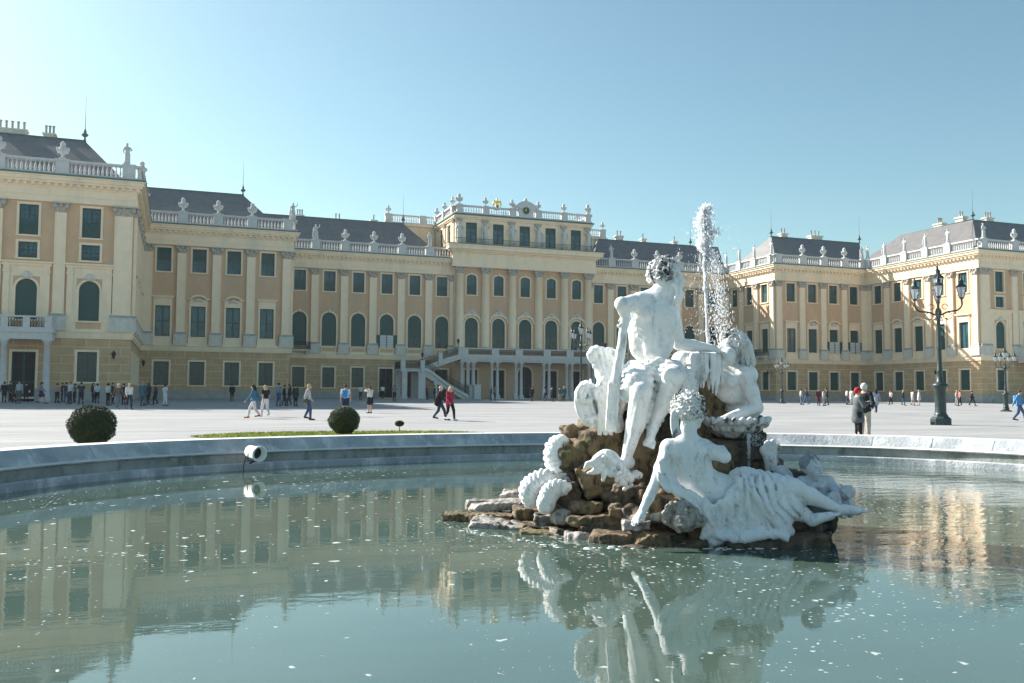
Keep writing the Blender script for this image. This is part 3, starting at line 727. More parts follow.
roof('slate_roof', (XC+1.2, X2+1.0, 1.0, 15), ((16.3, 8), (X2+4, 8)), 0, ZE, 26.1)
roof('slate_roof', (X2+1.0, X3+1.0, D2+1.0, D2+15), ((40.4, D2+8), (X3+6, D2+8)), 0, ZE, 26.0)
roof('slate_roof', (X3+1.0, X3+15, D3+2, D2+6), ((X3+8, D3+8), (X3+8, D2+1)), 0, ZE, 26.3)
roof('slate_roof', (X3+1.0, XE, D3+1.0, D3+15), ((X3+8, D3+8), (XE-6, D3+8)), 0, ZE, 26.2)
for x, y, z in [(-57.0, D3+8, 25.7), (-40.4, D2+8, 26.0), (-16.3, 8, 26.3), (X2-1.5, 8, 26.1), (40.4, D2+8, 26.0), (X3+6, D2+8, 26.1), (X3+8, D3+8, 26.3)]: finial(x, y, z)
chimney(-63.6, D3+9, 25.7, 2.6, 1.0, 1.1, 5); chimney(-60.3, D3+9.2, 25.7, 1.0, 0.9, 1.0, 3)
chimney(-31.5, 9, 26.0, 1.0, .8, 1.0, 3); chimney(-26, 9, 26.0, 1.0, .8, .7, 2); chimney(-20.5, 9.5, 26.0, .9, .8, 1.2, 1)
chimney(20.5, 9, 26.0, 1.2, .8, 1.6, 2); chimney(25, 9, 26.0, .8, .8, 1.3, 1); chimney(31, 9, 26.0, .8, .8, 1.2, 1)
chimney(43.4, D2+9, 26.0, 1.2, .8, 1.2, 2); chimney(50, D2+9.4, 26.0, 2.2, 1, 1.4, 3)
chimney(X3+9, D2-6, 26.2, .9, 1.6, 1.2, 3); chimney(X3+9, D3+11, 26.2, .9, 1.4, 1.6, 2); chimney(X3+12, D3+9, 26.2, 1.4, .8, 1.2, 3)
# --- centre block ---------------------------------------------------------------------
sC = Sec(-XC, -1.0, 1, 0, 2*XC, (1, 1))
cw = [XC+4.141*k for k in (-2, -1, 0, 1, 2)]
wall(sC, 0, 2*XC, 6.0, 18.9, [(s, 'carch') for s in cw]+[(s, 'cround') for s in cw], [M['ochre']], 'wall')
wall(sC, 0, 2*XC, 0.0, 6.0, [(s, 'archdoor' if i == 2 else 'door') for i, s in enumerate(cw)], [M['ochre']], 'ground_floor_wall')
for i, s in enumerate(cw):
    place_window(sC, s, 'carch', 'carch'); place_window(sC, s, 'cround', 'cround')
    place_window(sC, s, 'archdoor' if i == 2 else 'door', 'archdoor' if i == 2 else 'door')
for sgn, x in ((-1, -XC), (1, XC)):
    w_ = MB(); w_.box(min(x, x-sgn*0.4), max(x, x-sgn*0.4), -0.998, 0.35, 0, 22.0, 0); w_.build('wall_return', [M['cream']], PAL)
for s in [XC+x for x in (-10.12, -6.22, -2.07, 2.07, 6.22, 10.12)]:
    pilaster(sC, s, 1.22, 0.55, 7.3, 17.9, 18.9, round_=True, ped=False)
strips(sC, [(18.9, 19.4, 0.62, 0), (19.4, 20.9, 0.52, 0), (20.9, 21.1, 0.7, 0), (21.1, 21.35, 1.0, 0), (21.35, 21.85, 1.35, 0), (21.85, 22.05, 1.45, 0), (22.05, 22.15, 1.5, 1)], 'entablature', [M['cream'], M['copper']])
cb = MB()
for s in (-XC-1.4, XC+1.4): pass
# attic storey
sA = Sec(-XC+0.1, -0.7, 1, 0, 2*XC-0.2, (1, 1))
aw = [XC-0.1+4.141*k for k in (-2, -1, 0, 1, 2)]
wall(sA, 0, sA.L, 22.1, 26.0, [(s, 'attic') for s in aw], [M['cream']], 'attic_wall')
for s in aw: place_window(sA, s, 'attic', 'attic')
for sg in (-1, 1):
    sB = Sec(-XC+0.1, 10, 0, -1, 10.7, (0, 0)) if sg < 0 else Sec(XC-0.1, -0.7, 0, 1, 10.7, (0, 0))
    wall(sB, 0, 10.7, 22.1, 26.0, [(3.2, 'attic'), (7.4, 'attic')], [M['cream']], 'attic_wall')
    for s in (3.2, 7.4): place_window(sB, s, 'attic', 'attic')
    for s in (1.0, 5.3, 9.8): pilaster(sB, s, 0.6, 0.15, 22.6, 25.5, 26.0, ped=False)
    strips(sB, [(26.0, 26.2, 0.2, 0), (26.2, 26.5, 0.35, 0), (26.5, 26.7, 0.5, 1)], 'entablature', [M['cream'], M['copper']])
    balustrade(sB, 0.1, 10.6, [1.0, 5.3, 9.8], z=26.7, t=0.15, pw=0.6, rail=1.25, name='roof_balustrade')
    for s in (1.0, 5.3, 9.6): urn(sB, s, 27.95, 0.15, 0.85)
sfull = Sec(-XC+0.1, -0.7, 1, 0, 2*XC-0.2, (1, 1))
strips(sfull, [(26.0, 26.2, 0.2, 0), (26.2, 26.5, 0.35, 0), (26.5, 26.7, 0.5, 1)], 'entablature', [M['cream'], M['copper']])
pp = [sA.L/2+x for x in (-10.2, -6.22, -2.07, 2.07, 6.22, 10.2)]
for s in pp: pilaster(sA, s, 0.62, 0.16, 22.6, 25.4, 26.0, ped=False, name='attic_pilaster')
balustrade(sA, -0.2, sA.L+0.2, pp, z=26.7, t=0.15, pw=0.8, rail=1.25, name='roof_balustrade')
for i, s in enumerate(pp):
    urn(sA, s, 27.95, 0.15, 1.0 if i in (0, 5) else 0.85)
    roof_statue(sA, s, i % 2, z=22.25, t=0.42, k=1.45, flip=i > 2)
# iron railing at the attic foot
rl = MB(); rl.M = sA.M
rl.box(-0.6, sA.L+0.6, 1.18, 1.22, 22.95, 23.0, 0)
for i in range(130): x = -0.6+i*(sA.L+1.2)/129; rl.box(x-0.012, x+0.012, 1.19, 1.21, 22.15, 22.95, 0)
rl.build('iron_railing', [M['iron']], PAL)
# clock cartouche above the attic
ck = MB(); ck.M = sA.M @ Matrix.Translation((sA.L/2, 0.3, 0))
ck.box(-1.15, 1.15, -0.25, 0.25, 26.7, 28.3, 0)
ck.rings([[(x, y_, 28.0+z) for x, z in [(-1.9+3.8*i/16, 0.15+1.05*math.sin(math.pi*i/16)**0.8) for i in range(17)]+[(1.7-3.4*i/8, 0.05) for i in range(9)]] for y_ in (-0.2, 0.32)], 0, True, True, False)
ck.lathe(0, 0, [(0.2, 0), (.3, .2), (.14, .45), (.02, .65)], 0, 8, 29.15)
ck.ball((-1.7, 0.1, 28.2), (0.35, 0.3, 0.35), 0, 8, 5); ck.ball((1.7, 0.1, 28.2), (0.35, 0.3, 0.35), 0, 8, 5)
cko = ck.build('clock_gable', [M['white']], PAL)
cf = MB(); cf.M = sA.M @ Matrix.Translation((sA.L/2, 0.56, 27.75))
cf.rings([[(0.55*math.cos(2*math.pi*j/24), y_, 0.55*math.sin(2*math.pi*j/24)) for j in range(24)] for y_ in (0, 0.06)], 0)
link('clock_face', cf.mesh('clock_face', [M['shutter']]), cko)
ch = MB(); ch.M = cf.M; ch.box(-0.04, 0.04, 0.07, 0.09, -0.05, 0.42, 0); ch.box(-0.3, 0.05, 0.095, 0.11, -0.03, 0.04, 0)
for k in range(12):
    a_ = math.pi*k/6; ch.box(0.47*math.cos(a_)-.03, 0.47*math.cos(a_)+.03, .07, .085, 0.47*math.sin(a_)-.03, 0.47*math.sin(a_)+.03, 0)
link('clock_hand', ch.mesh('clock_hand', [M['gold']]), cko)
# gilded eagle finial
eg = MB(); ex_, ey_ = -4.0, 0.3
eg.lathe(ex_, ey_, [(0.42, 0), (.42, .2), (.22, .35), (.3, .6)], 1, 10, 27.9)
eg.ball((ex_, ey_, 28.85), (.3, .28, .42), 0, 10, 6); eg.ball((ex_-.05, ey_-.05, 29.4), (.15, .15, .2), 0)
for sg in (-1, 1): eg.tube([(ex_+sg*.15, ey_, 28.95), (ex_+sg*.45, ey_, 29.15), (ex_+sg*.62, ey_, 28.7), (ex_+sg*.55, ey_, 28.3)], [.16, .2, .16, .05], 0, 8, True, .5)
eg.build('gilded_eagle', [M['gold'], M['copper']], PAL)
# rear attic block with balustrade, walls and backs closing the building
rb = MB(); rb.box(-18.5, 18.5, 10.3, 18, 20, 26.4, 0); rb.box(-18.9, 18.9, 9.9, 18.4, 26.4, 26.75, 0); rb.build('rear_attic', [M['cream']], PAL)
sRB = Sec(-18.7, 10.3, 1, 0, 37.4, (0, 0))
balustrade(sRB, 0, 37.4, [0.6, 6, 31.4, 36.8], z=26.75, t=0, pw=1.0, rail=1.35, name='roof_balustrade')
for s in (0.6, 36.8): urn(sRB, s, 28.15, 0, 0.8)
fl_ = MB(); fl_.box(-XC+0.3, XC-0.3, -0.4, 10.2, 26.3, 26.65, 0); fl_.build('attic_roof', [M['roof']], PAL)
def body(x0, x1, y0, y1, z0=-1.2, z1=20.1):
    b = MB(); b.box(x0, x1, y0, y1, z0, z1, 0); b.build('inner_wall', [M['dark']], PAL)
e_ = 0.6
body(-XE, -X3-e_, D3+e_, D3+15); body(-X3-14, -X3-e_, D3+15.01, D2+15); body(-X3-e_+0.01, -X2-e_, D2+e_, D2+15); body(-X2-e_+0.01, -XC-0.5, e_, 15); body(-XC+0.0, XC, 0.36, 15)
body(XC+0.5, X2+e_-0.01, e_, 15); body(X2+e_, X3+e_-0.01, D2+e_, D2+15); body(X3+e_, X3+14, D3+15.01, D2+15); body(X3+e_, XE, D3+e_, D3+15)
# ------------------------------------------------------------------ sculpting engine (signed distances -> mesh)
def vnoise(P, seed=0):
    """value noise at points P (...,3) in lattice units, -1..1"""
    i = np.floor(P).astype(np.int64); f = P-i; f = f*f*(3-2*f)
    def hsh(a, b, c):
        n = (a*73856093) ^ (b*19349663) ^ (c*83492791) ^ (seed*2654435761 & 0xffffffff)
        n = (n ^ (n >> 13)) & 0x7fffffff; n = (n*1274126177) & 0x7fffffff
        return ((n ^ (n >> 16)) & 0xffff)/32767.5-1
    x, y, z = i[..., 0], i[..., 1], i[..., 2]; r = 0
    for a in (0, 1):
        for b in (0, 1):
            for c in (0, 1):
                w = (f[..., 0] if a else 1-f[..., 0])*(f[..., 1] if b else 1-f[..., 1])*(f[..., 2] if c else 1-f[..., 2])
                r = r+w*hsh(x+a, y+b, z+c)
    return r
def np_mesh(name, V, F, mats, smooth=True):
    me = bpy.data.meshes.new(name)
    me.vertices.add(len(V)); me.vertices.foreach_set('co', np.asarray(V, np.float32).ravel())
    me.loops.add(F.size); me.loops.foreach_set('vertex_index', F.astype(np.int32).ravel())
    me.polygons.add(len(F)); me.polygons.foreach_set('loop_start', np.arange(0, F.size, F.shape[1], dtype=np.int32))
    me.polygons.foreach_set('loop_total', np.full(len(F), F.shape[1], np.int32))
    me.polygons.foreach_set('use_smooth', np.full(len(F), smooth, bool))
    me.update(calc_edges=True); me.validate()
    for m in (mats if isinstance(mats, (list, tuple)) else [mats]): me.materials.append(m)
    return me
class Clay:
    def __init__(s, lo, hi, h=0.012):
        s.h = h; s.lo = np.array(lo, float); n = np.ceil((np.array(hi)-s.lo)/h).astype(int)+1
        s.n = n; s.d = np.full(n, 9.0, np.float32)
    def reg(s, lo, hi, m):
        a = np.maximum(0, np.floor((np.array(lo)-m-s.lo)/s.h).astype(int)); b = np.minimum(s.n, np.ceil((np.array(hi)+m-s.lo)/s.h).astype(int)+1)
        if (b <= a).any(): return None
        ax = [s.lo[i]+np.arange(a[i], b[i])*s.h for i in range(3)]
        X, Y, Z = np.meshgrid(*ax, indexing='ij', sparse=True)
        return (slice(a[0], b[0]), slice(a[1], b[1]), slice(a[2], b[2])), X, Y, Z
    def mix(s, sl, e, k, sub=False):
        d = s.d[sl]
        if sub:
            h = np.clip(0.5-0.5*(d+e)/k, 0, 1); s.d[sl] = d*(1-h)-e*h+k*h*(1-h)
        else:
            h = np.clip(0.5+0.5*(d-e)/k, 0, 1); s.d[sl] = d*(1-h)+e*h-k*h*(1-h)
    def cap(s, a, b, ra, rb=None, k=0.03, sub=False):
        rb = ra if rb is None else rb; a = np.array(a, float); b = np.array(b, float); rm = max(ra, rb)
        r = s.reg(np.minimum(a, b)-rm, np.maximum(a, b)+rm, k+2.5*s.h)
        if r is None: return
        sl, X, Y, Z = r; ab = b-a; L = max(1e-9, ab@ab)
        t = np.clip(((X-a[0])*ab[0]+(Y-a[1])*ab[1]+(Z-a[2])*ab[2])/L, 0, 1)
        e = np.sqrt((X-a[0]-t*ab[0])**2+(Y-a[1]-t*ab[1])**2+(Z-a[2]-t*ab[2])**2)-(ra+(rb-ra)*t)
        s.mix(sl, e, k, sub)
    def chain(s, pts, rad, k=0.03, sub=False):
        if not hasattr(rad, '__len__'): rad = [rad]*len(pts)
        for i in range(len(pts)-1): s.cap(pts[i], pts[i+1], rad[i], rad[i+1], k, sub)
    def ell(s, c, r, k=0.03, sub=False, ax=None):
        """ellipsoid; ax: 3x3 rows = its own axes"""
        c = np.array(c, float); r = np.array(r if hasattr(r, '__len__') else (r,)*3, float); rm = r.max()
        g = s.reg(c-rm, c+rm, k+2.5*s.h)
        if g is None: return
        sl, X, Y, Z = g; dx, dy, dz = X-c[0], Y-c[1], Z-c[2]
        if ax is not None:
            A = np.array(ax, float); u = [A[i][0]*dx+A[i][1]*dy+A[i][2]*dz for i in range(3)]
        else: u = [dx+0*dy+0*dz, dy+0*dx, dz+0*dx]
        k0 = np.sqrt((u[0]/r[0])**2+(u[1]/r[1])**2+(u[2]/r[2])**2); k1 = np.sqrt((u[0]/r[0]**2)**2+(u[1]/r[1]**2)**2+(u[2]/r[2]**2)**2)+1e-9
        s.mix(sl, k0*(k0-1)/k1, k, sub)
    def box(s, c, r, k=0.02, ax=None, rnd=0.02, sub=False):
        c = np.array(c, float); r = np.array(r, float); rm = np.linalg.norm(r)
        g = s.reg(c-rm, c+rm, k+2.5*s.h)
        if g is None: return
        sl, X, Y, Z = g; dx, dy, dz = X-c[0], Y-c[1], Z-c[2]
        A = np.eye(3) if ax is None else np.array(ax, float)
        q = [np.abs(A[i][0]*dx+A[i][1]*dy+A[i][2]*dz)-r[i]+rnd for i in range(3)]
        e = np.sqrt(sum(np.maximum(v, 0)**2 for v in q))+np.minimum(np.maximum(np.maximum(q[0], q[1]), q[2]), 0)-rnd
        s.mix(sl, e, k, sub)
    def noise(s, amp, scale, seed=0, ridge=False):
        X = np.stack(np.meshgrid(*[s.lo[i]+np.arange(s.n[i])*s.h for i in range(3)], indexing='ij'), -1)
        v = vnoise(X*scale, seed)
        s.d += (amp*(1-2*np.abs(v)) if ridge else amp*v).astype(np.float32)
    def ripple(s, dirv, wl, amp, seed=0, warp=1.0, box=None):
        """cloth folds: rounded ridges running across dirv, wandering with noise"""
        X = np.stack(np.meshgrid(*[s.lo[i]+np.arange(s.n[i])*s.h for i in range(3)], indexing='ij'), -1)
        dirv = np.array(dirv, float); dirv /= np.linalg.norm(dirv)
        ph = X@dirv/wl+warp*vnoise(X*2.3, seed)+0.35*warp*vnoise(X*6, seed+1)
        a = 0.55+0.45*vnoise(X*4.1, seed+2)
        f_ = np.abs(np.sin(math.pi*ph)); e = (amp*a*(0.6-f_*1.3)).astype(np.float32)
        if box is not None: e *= box(X).astype(np.float32)
        s.d += e
    def cut(s, p, n):
        """keep the half space behind plane (p, n)"""
        X = np.meshgrid(*[s.lo[i]+np.arange(s.n[i])*s.h for i in range(3)], indexing='ij', sparse=True)
        e = (X[0]-p[0])*n[0]+(X[1]-p[1])*n[1]+(X[2]-p[2])*n[2]; s.d = np.maximum(s.d, e.astype(np.float32))
    def mesh(s, name, mats, smooth=True, zmin=None):
        d = s.d; d[0] = d[-1] = 1; d[:, 0] = d[:, -1] = 1; d[:, :, 0] = d[:, :, -1] = 1
        S = d < 0
        c = np.zeros(np.array(S.shape)-1, np.int8)
        for a in (0, 1):
            for b in (0, 1):
                for e in (0, 1): c += S[a:S.shape[0]-1+a, b:S.shape[1]-1+b, e:S.shape[2]-1+e]
        act = (c > 0) & (c < 8); I = np.argwhere(act); idx = np.full(act.shape, -1, np.int64); idx[act] = np.arange(len(I))
        acc = np.zeros((len(I), 3)); cnt = np.zeros(len(I))
        corners = [(a, b, e) for a in (0, 1) for b in (0, 1) for e in (0, 1)]
        val = {q: d[I[:, 0]+q[0], I[:, 1]+q[1], I[:, 2]+q[2]] for q in corners}
        for q in corners:
            for ax in range(3):
                if q[ax]: continue
                q2 = list(q); q2[ax] = 1; q2 = tuple(q2); v0, v1 = val[q], val[q2]
                m = (v0 < 0) != (v1 < 0); t = np.where(m, v0/np.where(m, v0-v1, 1), 0)
                p = np.zeros((len(I), 3)); p[:] = q; p[:, ax] += t
                acc[m] += p[m]; cnt[m] += 1
        V = s.lo+(I+acc/cnt[:, None])*s.h
        F = []
        for ax in range(3):
            o = [i for i in range(3) if i != ax]
            sl0 = [slice(None)]*3; sl1 = [slice(None)]*3; sl0[ax] = slice(0, -1); sl1[ax] = slice(1, None)
            m = S[tuple(sl0)] != S[tuple(sl1)]
            E_ = np.argwhere(m); E_ = E_[(E_[:, o[0]] > 0) & (E_[:, o[1]] > 0) & (E_[:, o[0]] < S.shape[o[0]]-1) & (E_[:, o[1]] < S.shape[o[1]]-1)]
            ins = S[E_[:, 0], E_[:, 1], E_[:, 2]]
            q = []
            for da, db in ((-1, -1), (0, -1), (0, 0), (-1, 0)):
                G = E_.copy(); G[:, o[0]] += da; G[:, o[1]] += db; q.append(idx[G[:, 0], G[:, 1], G[:, 2]])
            q = np.stack(q, 1)
            if ax == 1: ins = ~ins
            q[~ins] = q[~ins][:, ::-1]; F.append(q)
        F = np.concatenate(F)
        return np_mesh(name, V, F, mats, smooth)
    def build(s, name, mats, parent=None, base=None, smooth=True, **k):
        me = s.mesh(name, mats, smooth)
        if base is not None:
            me.transform(Matrix.Translation(-Vector(base)))
        return link(name, me, parent, **k)
def clay_for(pts, pad, h):
    P = np.array(pts, float); return Clay(P.min(0)-pad, P.max(0)+pad, h)
FWD = np.array([math.sin(_y), math.cos(_y), 0.0]); RGT = np.array([math.cos(_y), -math.sin(_y), 0.0]); UPV = np.array([0, 0, 1.0])
def basis(d, up=UPV):
    d = np.array(d, float); d /= np.linalg.norm(d); s_ = np.cross(d, up); s_ /= np.linalg.norm(s_)+1e-9; u = np.cross(s_, d); return np.array([s_, d, u])
def stone_mat(name, c, dirt=(0.10, 0.10, 0.10), lo=0.60, hi=0.72, lime=None):
    m = bpy.data.materials.new(name); m.use_nodes = True
    t = m.node_tree; N = t.nodes; L = t.links; b = N['Principled BSDF']; b.inputs['Roughness'].default_value = 0.62
    tc = N.new('ShaderNodeTexCoord')
    def nz(sc, det, st=(1, 1, 1), rough=0.65):
        mp = N.new('ShaderNodeMapping'); mp.inputs['Scale'].default_value = st; L.new(tc.outputs['Object'], mp.inputs[0])
        n = N.new('ShaderNodeTexNoise'); n.inputs['Scale'].default_value = sc; n.inputs['Detail'].default_value = det; n.inputs['Roughness'].default_value = rough
        L.new(mp.outputs[0], n.inputs['Vector']); return n.outputs['Fac']
    def ramp(f, a, b_, ca, cb):
        r = N.new('ShaderNodeValToRGB'); L.new(f, r.inputs[0]); r.color_ramp.elements[0].position = a; r.color_ramp.elements[1].position = b_
        r.color_ramp.elements[0].color = (*ca, 1); r.color_ramp.elements[1].color = (*cb, 1); return r.outputs[0]
    base = ramp(nz(3.5, 8), 0.3, 0.7, tuple(x*0.86 for x in c), c)
    f = ramp(nz(7, 10, (1, 1, 0.45), 0.75), lo, hi, (0, 0, 0), (1, 1, 1))
    mx = N.new('ShaderNodeMix'); mx.data_type = 'RGBA'; L.new(f, mx.inputs[0]); L.new(base, mx.inputs[6]); mx.inputs[7].default_value = (*dirt, 1)
    f2 = ramp(nz(24, 7), 0.62, 0.70, (0, 0, 0), (0.75, 0.75, 0.75))
    m2 = N.new('ShaderNodeMix'); m2.data_type = 'RGBA'; L.new(f2, m2.inputs[0]); L.new(mx.outputs[2], m2.inputs[6]); m2.inputs[7].default_value = (*dirt, 1)
    out = m2.outputs[2]
    L.new(out, b.inputs['Base Color'])
    bp = N.new('ShaderNodeBump'); bp.inputs['Strength'].default_value = 0.45; bp.inputs['Distance'].default_value = 0.02
    L.new(nz(22, 8), bp.inputs['Height']); L.new(bp.outputs[0], b.inputs['Normal'])
    return m
M['marble'] = stone_mat('weathered_white_marble', (0.88, 0.88, 0.87), (0.28, 0.29, 0.31), 0.52, 0.74)
M['hairmarble'] = stone_mat('blackened_marble_curls', (0.74, 0.74, 0.73), (0.05, 0.055, 0.06), 0.50, 0.60)
M['greymarble'] = stone_mat('grey_weathered_marble', (0.56, 0.60, 0.64), (0.12, 0.13, 0.14), 0.56, 0.70)
M['bluemarble'] = stone_mat('mottled_marble', (0.78, 0.81, 0.83), (0.20, 0.21, 0.23), 0.54, 0.74)
def rock_mat():
    m = stone_mat('tufa_rock', (0.24, 0.165, 0.095), (0.02, 0.024, 0.016), 0.46, 0.58)
    t = m.node_tree; N = t.nodes; L = t.links; b = N['Principled BSDF']; b.inputs['Roughness'].default_value = 0.85
    src = b.inputs['Base Color'].links[0].from_socket
    tc = [n for n in N if n.type == 'TEX_COORD'][0]
    def lay(src, col, sc, a, c, amt=1.0):
        n = N.new('ShaderNodeTexNoise'); n.inputs['Scale'].default_value = sc; n.inputs['Detail'].default_value = 9; n.inputs['Roughness'].default_value = 0.7
        L.new(tc.outputs['Object'], n.inputs['Vector'])
        r = N.new('ShaderNodeValToRGB'); L.new(n.outputs['Fac'], r.inputs[0]); r.color_ramp.elements[0].position = a; r.color_ramp.elements[1].position = c
        r.color_ramp.elements[1].color = (amt, amt, amt, 1)
        x = N.new('ShaderNodeMix'); x.data_type = 'RGBA'; L.new(r.outputs[0], x.inputs[0]); L.new(src, x.inputs[6]); x.inputs[7].default_value = (*col, 1); return x.outputs[2]
    src = lay(src, (0.16, 0.13, 0.05), 2.6, 0.50, 0.62, 0.8)
    src = lay(src, (0.50, 0.47, 0.42), 3.3, 0.60, 0.70, 0.7)
    L.new(src, b.inputs['Base Color'])
    for n in N:
        if n.type == 'BUMP': n.inputs['Strength'].default_value = 0.9; n.inputs['Distance'].default_value = 0.04
    return m
M['rock'] = rock_mat()
M['hairgrey'] = stone_mat('dark_grey_marble', (0.24, 0.26, 0.28), (0.08, 0.09, 0.10), 0.55, 0.75)
M['rockgrey'] = stone_mat('pale_grey_tufa', (0.40, 0.37, 0.33), (0.07, 0.06, 0.045), 0.44, 0.60)
M['rockdark'] = stone_mat('wet_dark_rock', (0.12, 0.08, 0.045), (0.015, 0.015, 0.012), 0.44, 0.6)
# ------------------------------------------------------------------ fountain figures
# all joints are world points; the fountain stands 8.5 to 11 m from the lens
Q = at
def muscle(c, a, b, r, k=0.03): c.cap(a, b, r, r*0.9, k)
def foot(c, heel, toe, w=0.055, hgt=0.06, up=UPV, k=0.03):
    heel = np.array(heel); toe = np.array(toe); d = toe-heel; L = np.linalg.norm(d); d = d/L; s_ = np.cross(d, up); s_ /= np.linalg.norm(s_); u = np.cross(s_, d)
    c.ell(heel+u*hgt*0.5, (w*0.85,)*3, k); c.cap(heel+u*hgt*0.6, heel+d*L*0.7+u*hgt*0.1, w*0.9, w*0.7, k)
    c.cap(heel+d*L*0.25+u*hgt*0.9, heel+d*L*0.65+u*hgt*0.35, w*0.8, w*0.6, k)
    for i in range(5):
        o = (i-2)*w*0.42; l = (0.30, 0.31, 0.29, 0.26, 0.22)[i]*L
        a = heel+d*L*0.68+s_*o; b_ = a+d*l*0.6+u*hgt*0.12; e = a+d*l-u*hgt*0.1
        rr = w*(0.30 if i == 0 else 0.23); c.cap(a, b_, rr, rr*0.95, 0.012); c.cap(b_, e, rr*0.95, rr*0.85, 0.008)
def hand(c, wrist, knuck, palm_n, L=0.2, curl=0.5, thumb=1, w=0.05, spread=1.0):
    """palm from wrist to knuckles, five fingers curling towards palm_n"""
    wrist = np.array(wrist); kn = np.array(knuck); d = kn-wrist; pl = np.linalg.norm(d); d /= pl; n = np.array(palm_n, float); n -= d*(n@d); n /= np.linalg.norm(n); s_ = np.cross(d, n)
    for o in (-0.6, -0.2, 0.2, 0.6): c.cap(wrist+s_*o*w*0.5, kn+s_*o*w, w*0.42, w*0.36, 0.02)
    for i in range(4):
        o = (i-1.5)*w*0.52*spread; l = (0.42, 0.48, 0.45, 0.36)[i]*L; p = kn+s_*o; r_ = w*0.22; ang = 0.15
        for j, fr in enumerate((0.42, 0.32, 0.26)):
            ang += curl*(0.7 if j else 0.5); q = p+(d*math.cos(ang)+n*math.sin(ang))*l*fr; c.cap(p, q, r_, r_*0.9, 0.008); p = q; r_ *= 0.92
    tb = wrist+s_*thumb*w*0.5+d*pl*0.25; t1 = tb+(s_*thumb*0.7+d*0.6+n*0.3)*L*0.22; t2 = t1+(s_*thumb*0.1+d*0.8+n*0.55*min(1, curl+.3))*L*0.2
    c.cap(tb, t1, w*0.34, w*0.27, 0.02); c.cap(t1, t2, w*0.26, w*0.2, 0.01)
def head(c, ctr, fdir, r=0.13, up=UPV, tilt=0.0, k=0.02):
    """cranium, jaw, brow, eyes, nose, mouth, ears; fdir = where the face looks"""
    f = np.array(fdir, float); f /= np.linalg.norm(f); s_ = np.cross(f, up); s_ /= np.linalg.norm(s_); u = np.cross(s_, f); ctr = np.array(ctr)
    A = [s_, f, u]
    c.ell(ctr-f*r*0.12+u*r*0.15, (r*0.80, r*0.98, r*0.92), k, ax=A)
    c.ell(ctr+f*r*0.32-u*r*0.42, (r*0.60, r*0.62, r*0.78), k, ax=A)
    c.ell(ctr+f*r*0.62-u*r*1.02, (r*0.27, r*0.25, r*0.22), 0.03, ax=A)
    for g in (-1, 1):
        c.ell(ctr+f*r*0.88+u*r*0.16+s_*g*r*0.34, (r*0.30, r*0.14, r*0.09), 0.015, ax=A)
        c.ell(ctr+f*r*0.93-u*r*0.06+s_*g*r*0.33, (r*0.20, r*0.16, r*0.12), 0.012, sub=True, ax=A)
        c.ell(ctr+f*r*0.78-u*r*0.07+s_*g*r*0.33, (r*0.15, r*0.12, r*0.09), 0.004, ax=A)
        c.ell(ctr+f*r*0.62-u*r*0.45+s_*g*r*0.38, (r*0.24, r*0.22, r*0.22), 0.03, ax=A)
        c.ell(ctr+s_*g*r*0.84-u*r*0.15-f*r*0.05, (r*0.10, r*0.18, r*0.28), 0.01, ax=A)
    c.cap(ctr+f*r*0.90+u*r*0.05, ctr+f*r*1.18-u*r*0.36, r*0.09, r*0.14, 0.012)
    for g in (-1, 1): c.ell(ctr+f*r*1.04-u*r*0.40+s_*g*r*0.13, r*0.10, 0.01)
    c.ell(ctr+f*r*0.98-u*r*0.62, (r*0.28, r*0.11, r*0.06), 0.01, ax=A); c.ell(ctr+f*r*0.95-u*r*0.77, (r*0.22, r*0.11, r*0.08), 0.01, ax=A)
    c.ell(ctr+f*r*1.04-u*r*0.69, (r*0.24, r*0.07, r*0.025), 0.006, sub=True, ax=A)
    return A
def curls(c, ctr, A, r, cond, n=120, cr=0.03, seed=1, k=0.006, lift=0.98, squash=(1, 1, 1)):
    rnd = random.Random(seed); s_, f, u = A
    for i in range(n):
        z = 1-2*(i+0.5)/n; t = i*2.399963; x = math.sqrt(1-z*z)*math.cos(t); y = math.sqrt(1-z*z)*math.sin(t)
        if not cond(x, y, z): continue
        p = np.array(ctr)+(s_*x*squash[0]+f*y*squash[1]+u*z*squash[2])*r*lift
        nrm = (s_*x+f*y+u*z); t1 = np.cross(nrm, [rnd.uniform(-1, 1), rnd.uniform(-1, 1), rnd.uniform(-1, 1)]); t1 /= np.linalg.norm(t1)+1e-9; t2 = np.cross(nrm, t1)
        R_ = cr*rnd.uniform(0.75, 1.25); prev = None
        for j in range(6):
            a = j*1.15; q = p+t1*math.cos(a)*R_+t2*math.sin(a)*R_+nrm*(0.010*j-0.005)
            if prev is not None: c.cap(prev, q, R_*0.42, R_*0.38, k)
            prev = q
def lerp(a, b, t): return np.array(a)*(1-t)+np.array(b)*t
def bez(pts, n=12):
    P = [np.array(p, float) for p in pts]; out = []
    for i in range(n+1):
        t = i/n; q = P[:]
        while len(q) > 1: q = [q[j]*(1-t)+q[j+1]*t for j in range(len(q)-1)]
        out.append(q[0])
    return out
def spl(pts, n=5):
    P = [np.array(p, float) for p in pts]; P = [2*P[0]-P[1]]+P+[2*P[-1]-P[-2]]; o = []
    for i in range(1, len(P)-2):
        for j in range(n):
            t = j/n; a, b, c, d = P[i-1:i+3]
            o.append(0.5*((2*b)+(-a+c)*t+(2*a-5*b+4*c-d)*t*t+(-a+3*b-3*c+d)*t**3))
    o.append(P[-2]); return o
def folds(c, lines, r, k=0.02, groove=0.6):
    """cloth folds: raised rolls along curves with grooves between neighbours"""
    for ln in lines:
        P = spl(ln, 5); n = len(P); c.chain(P, [r*(0.55+0.45*math.sin(math.pi*(i+0.5)/n)) for i in range(n)], k)
VH = 0.0115
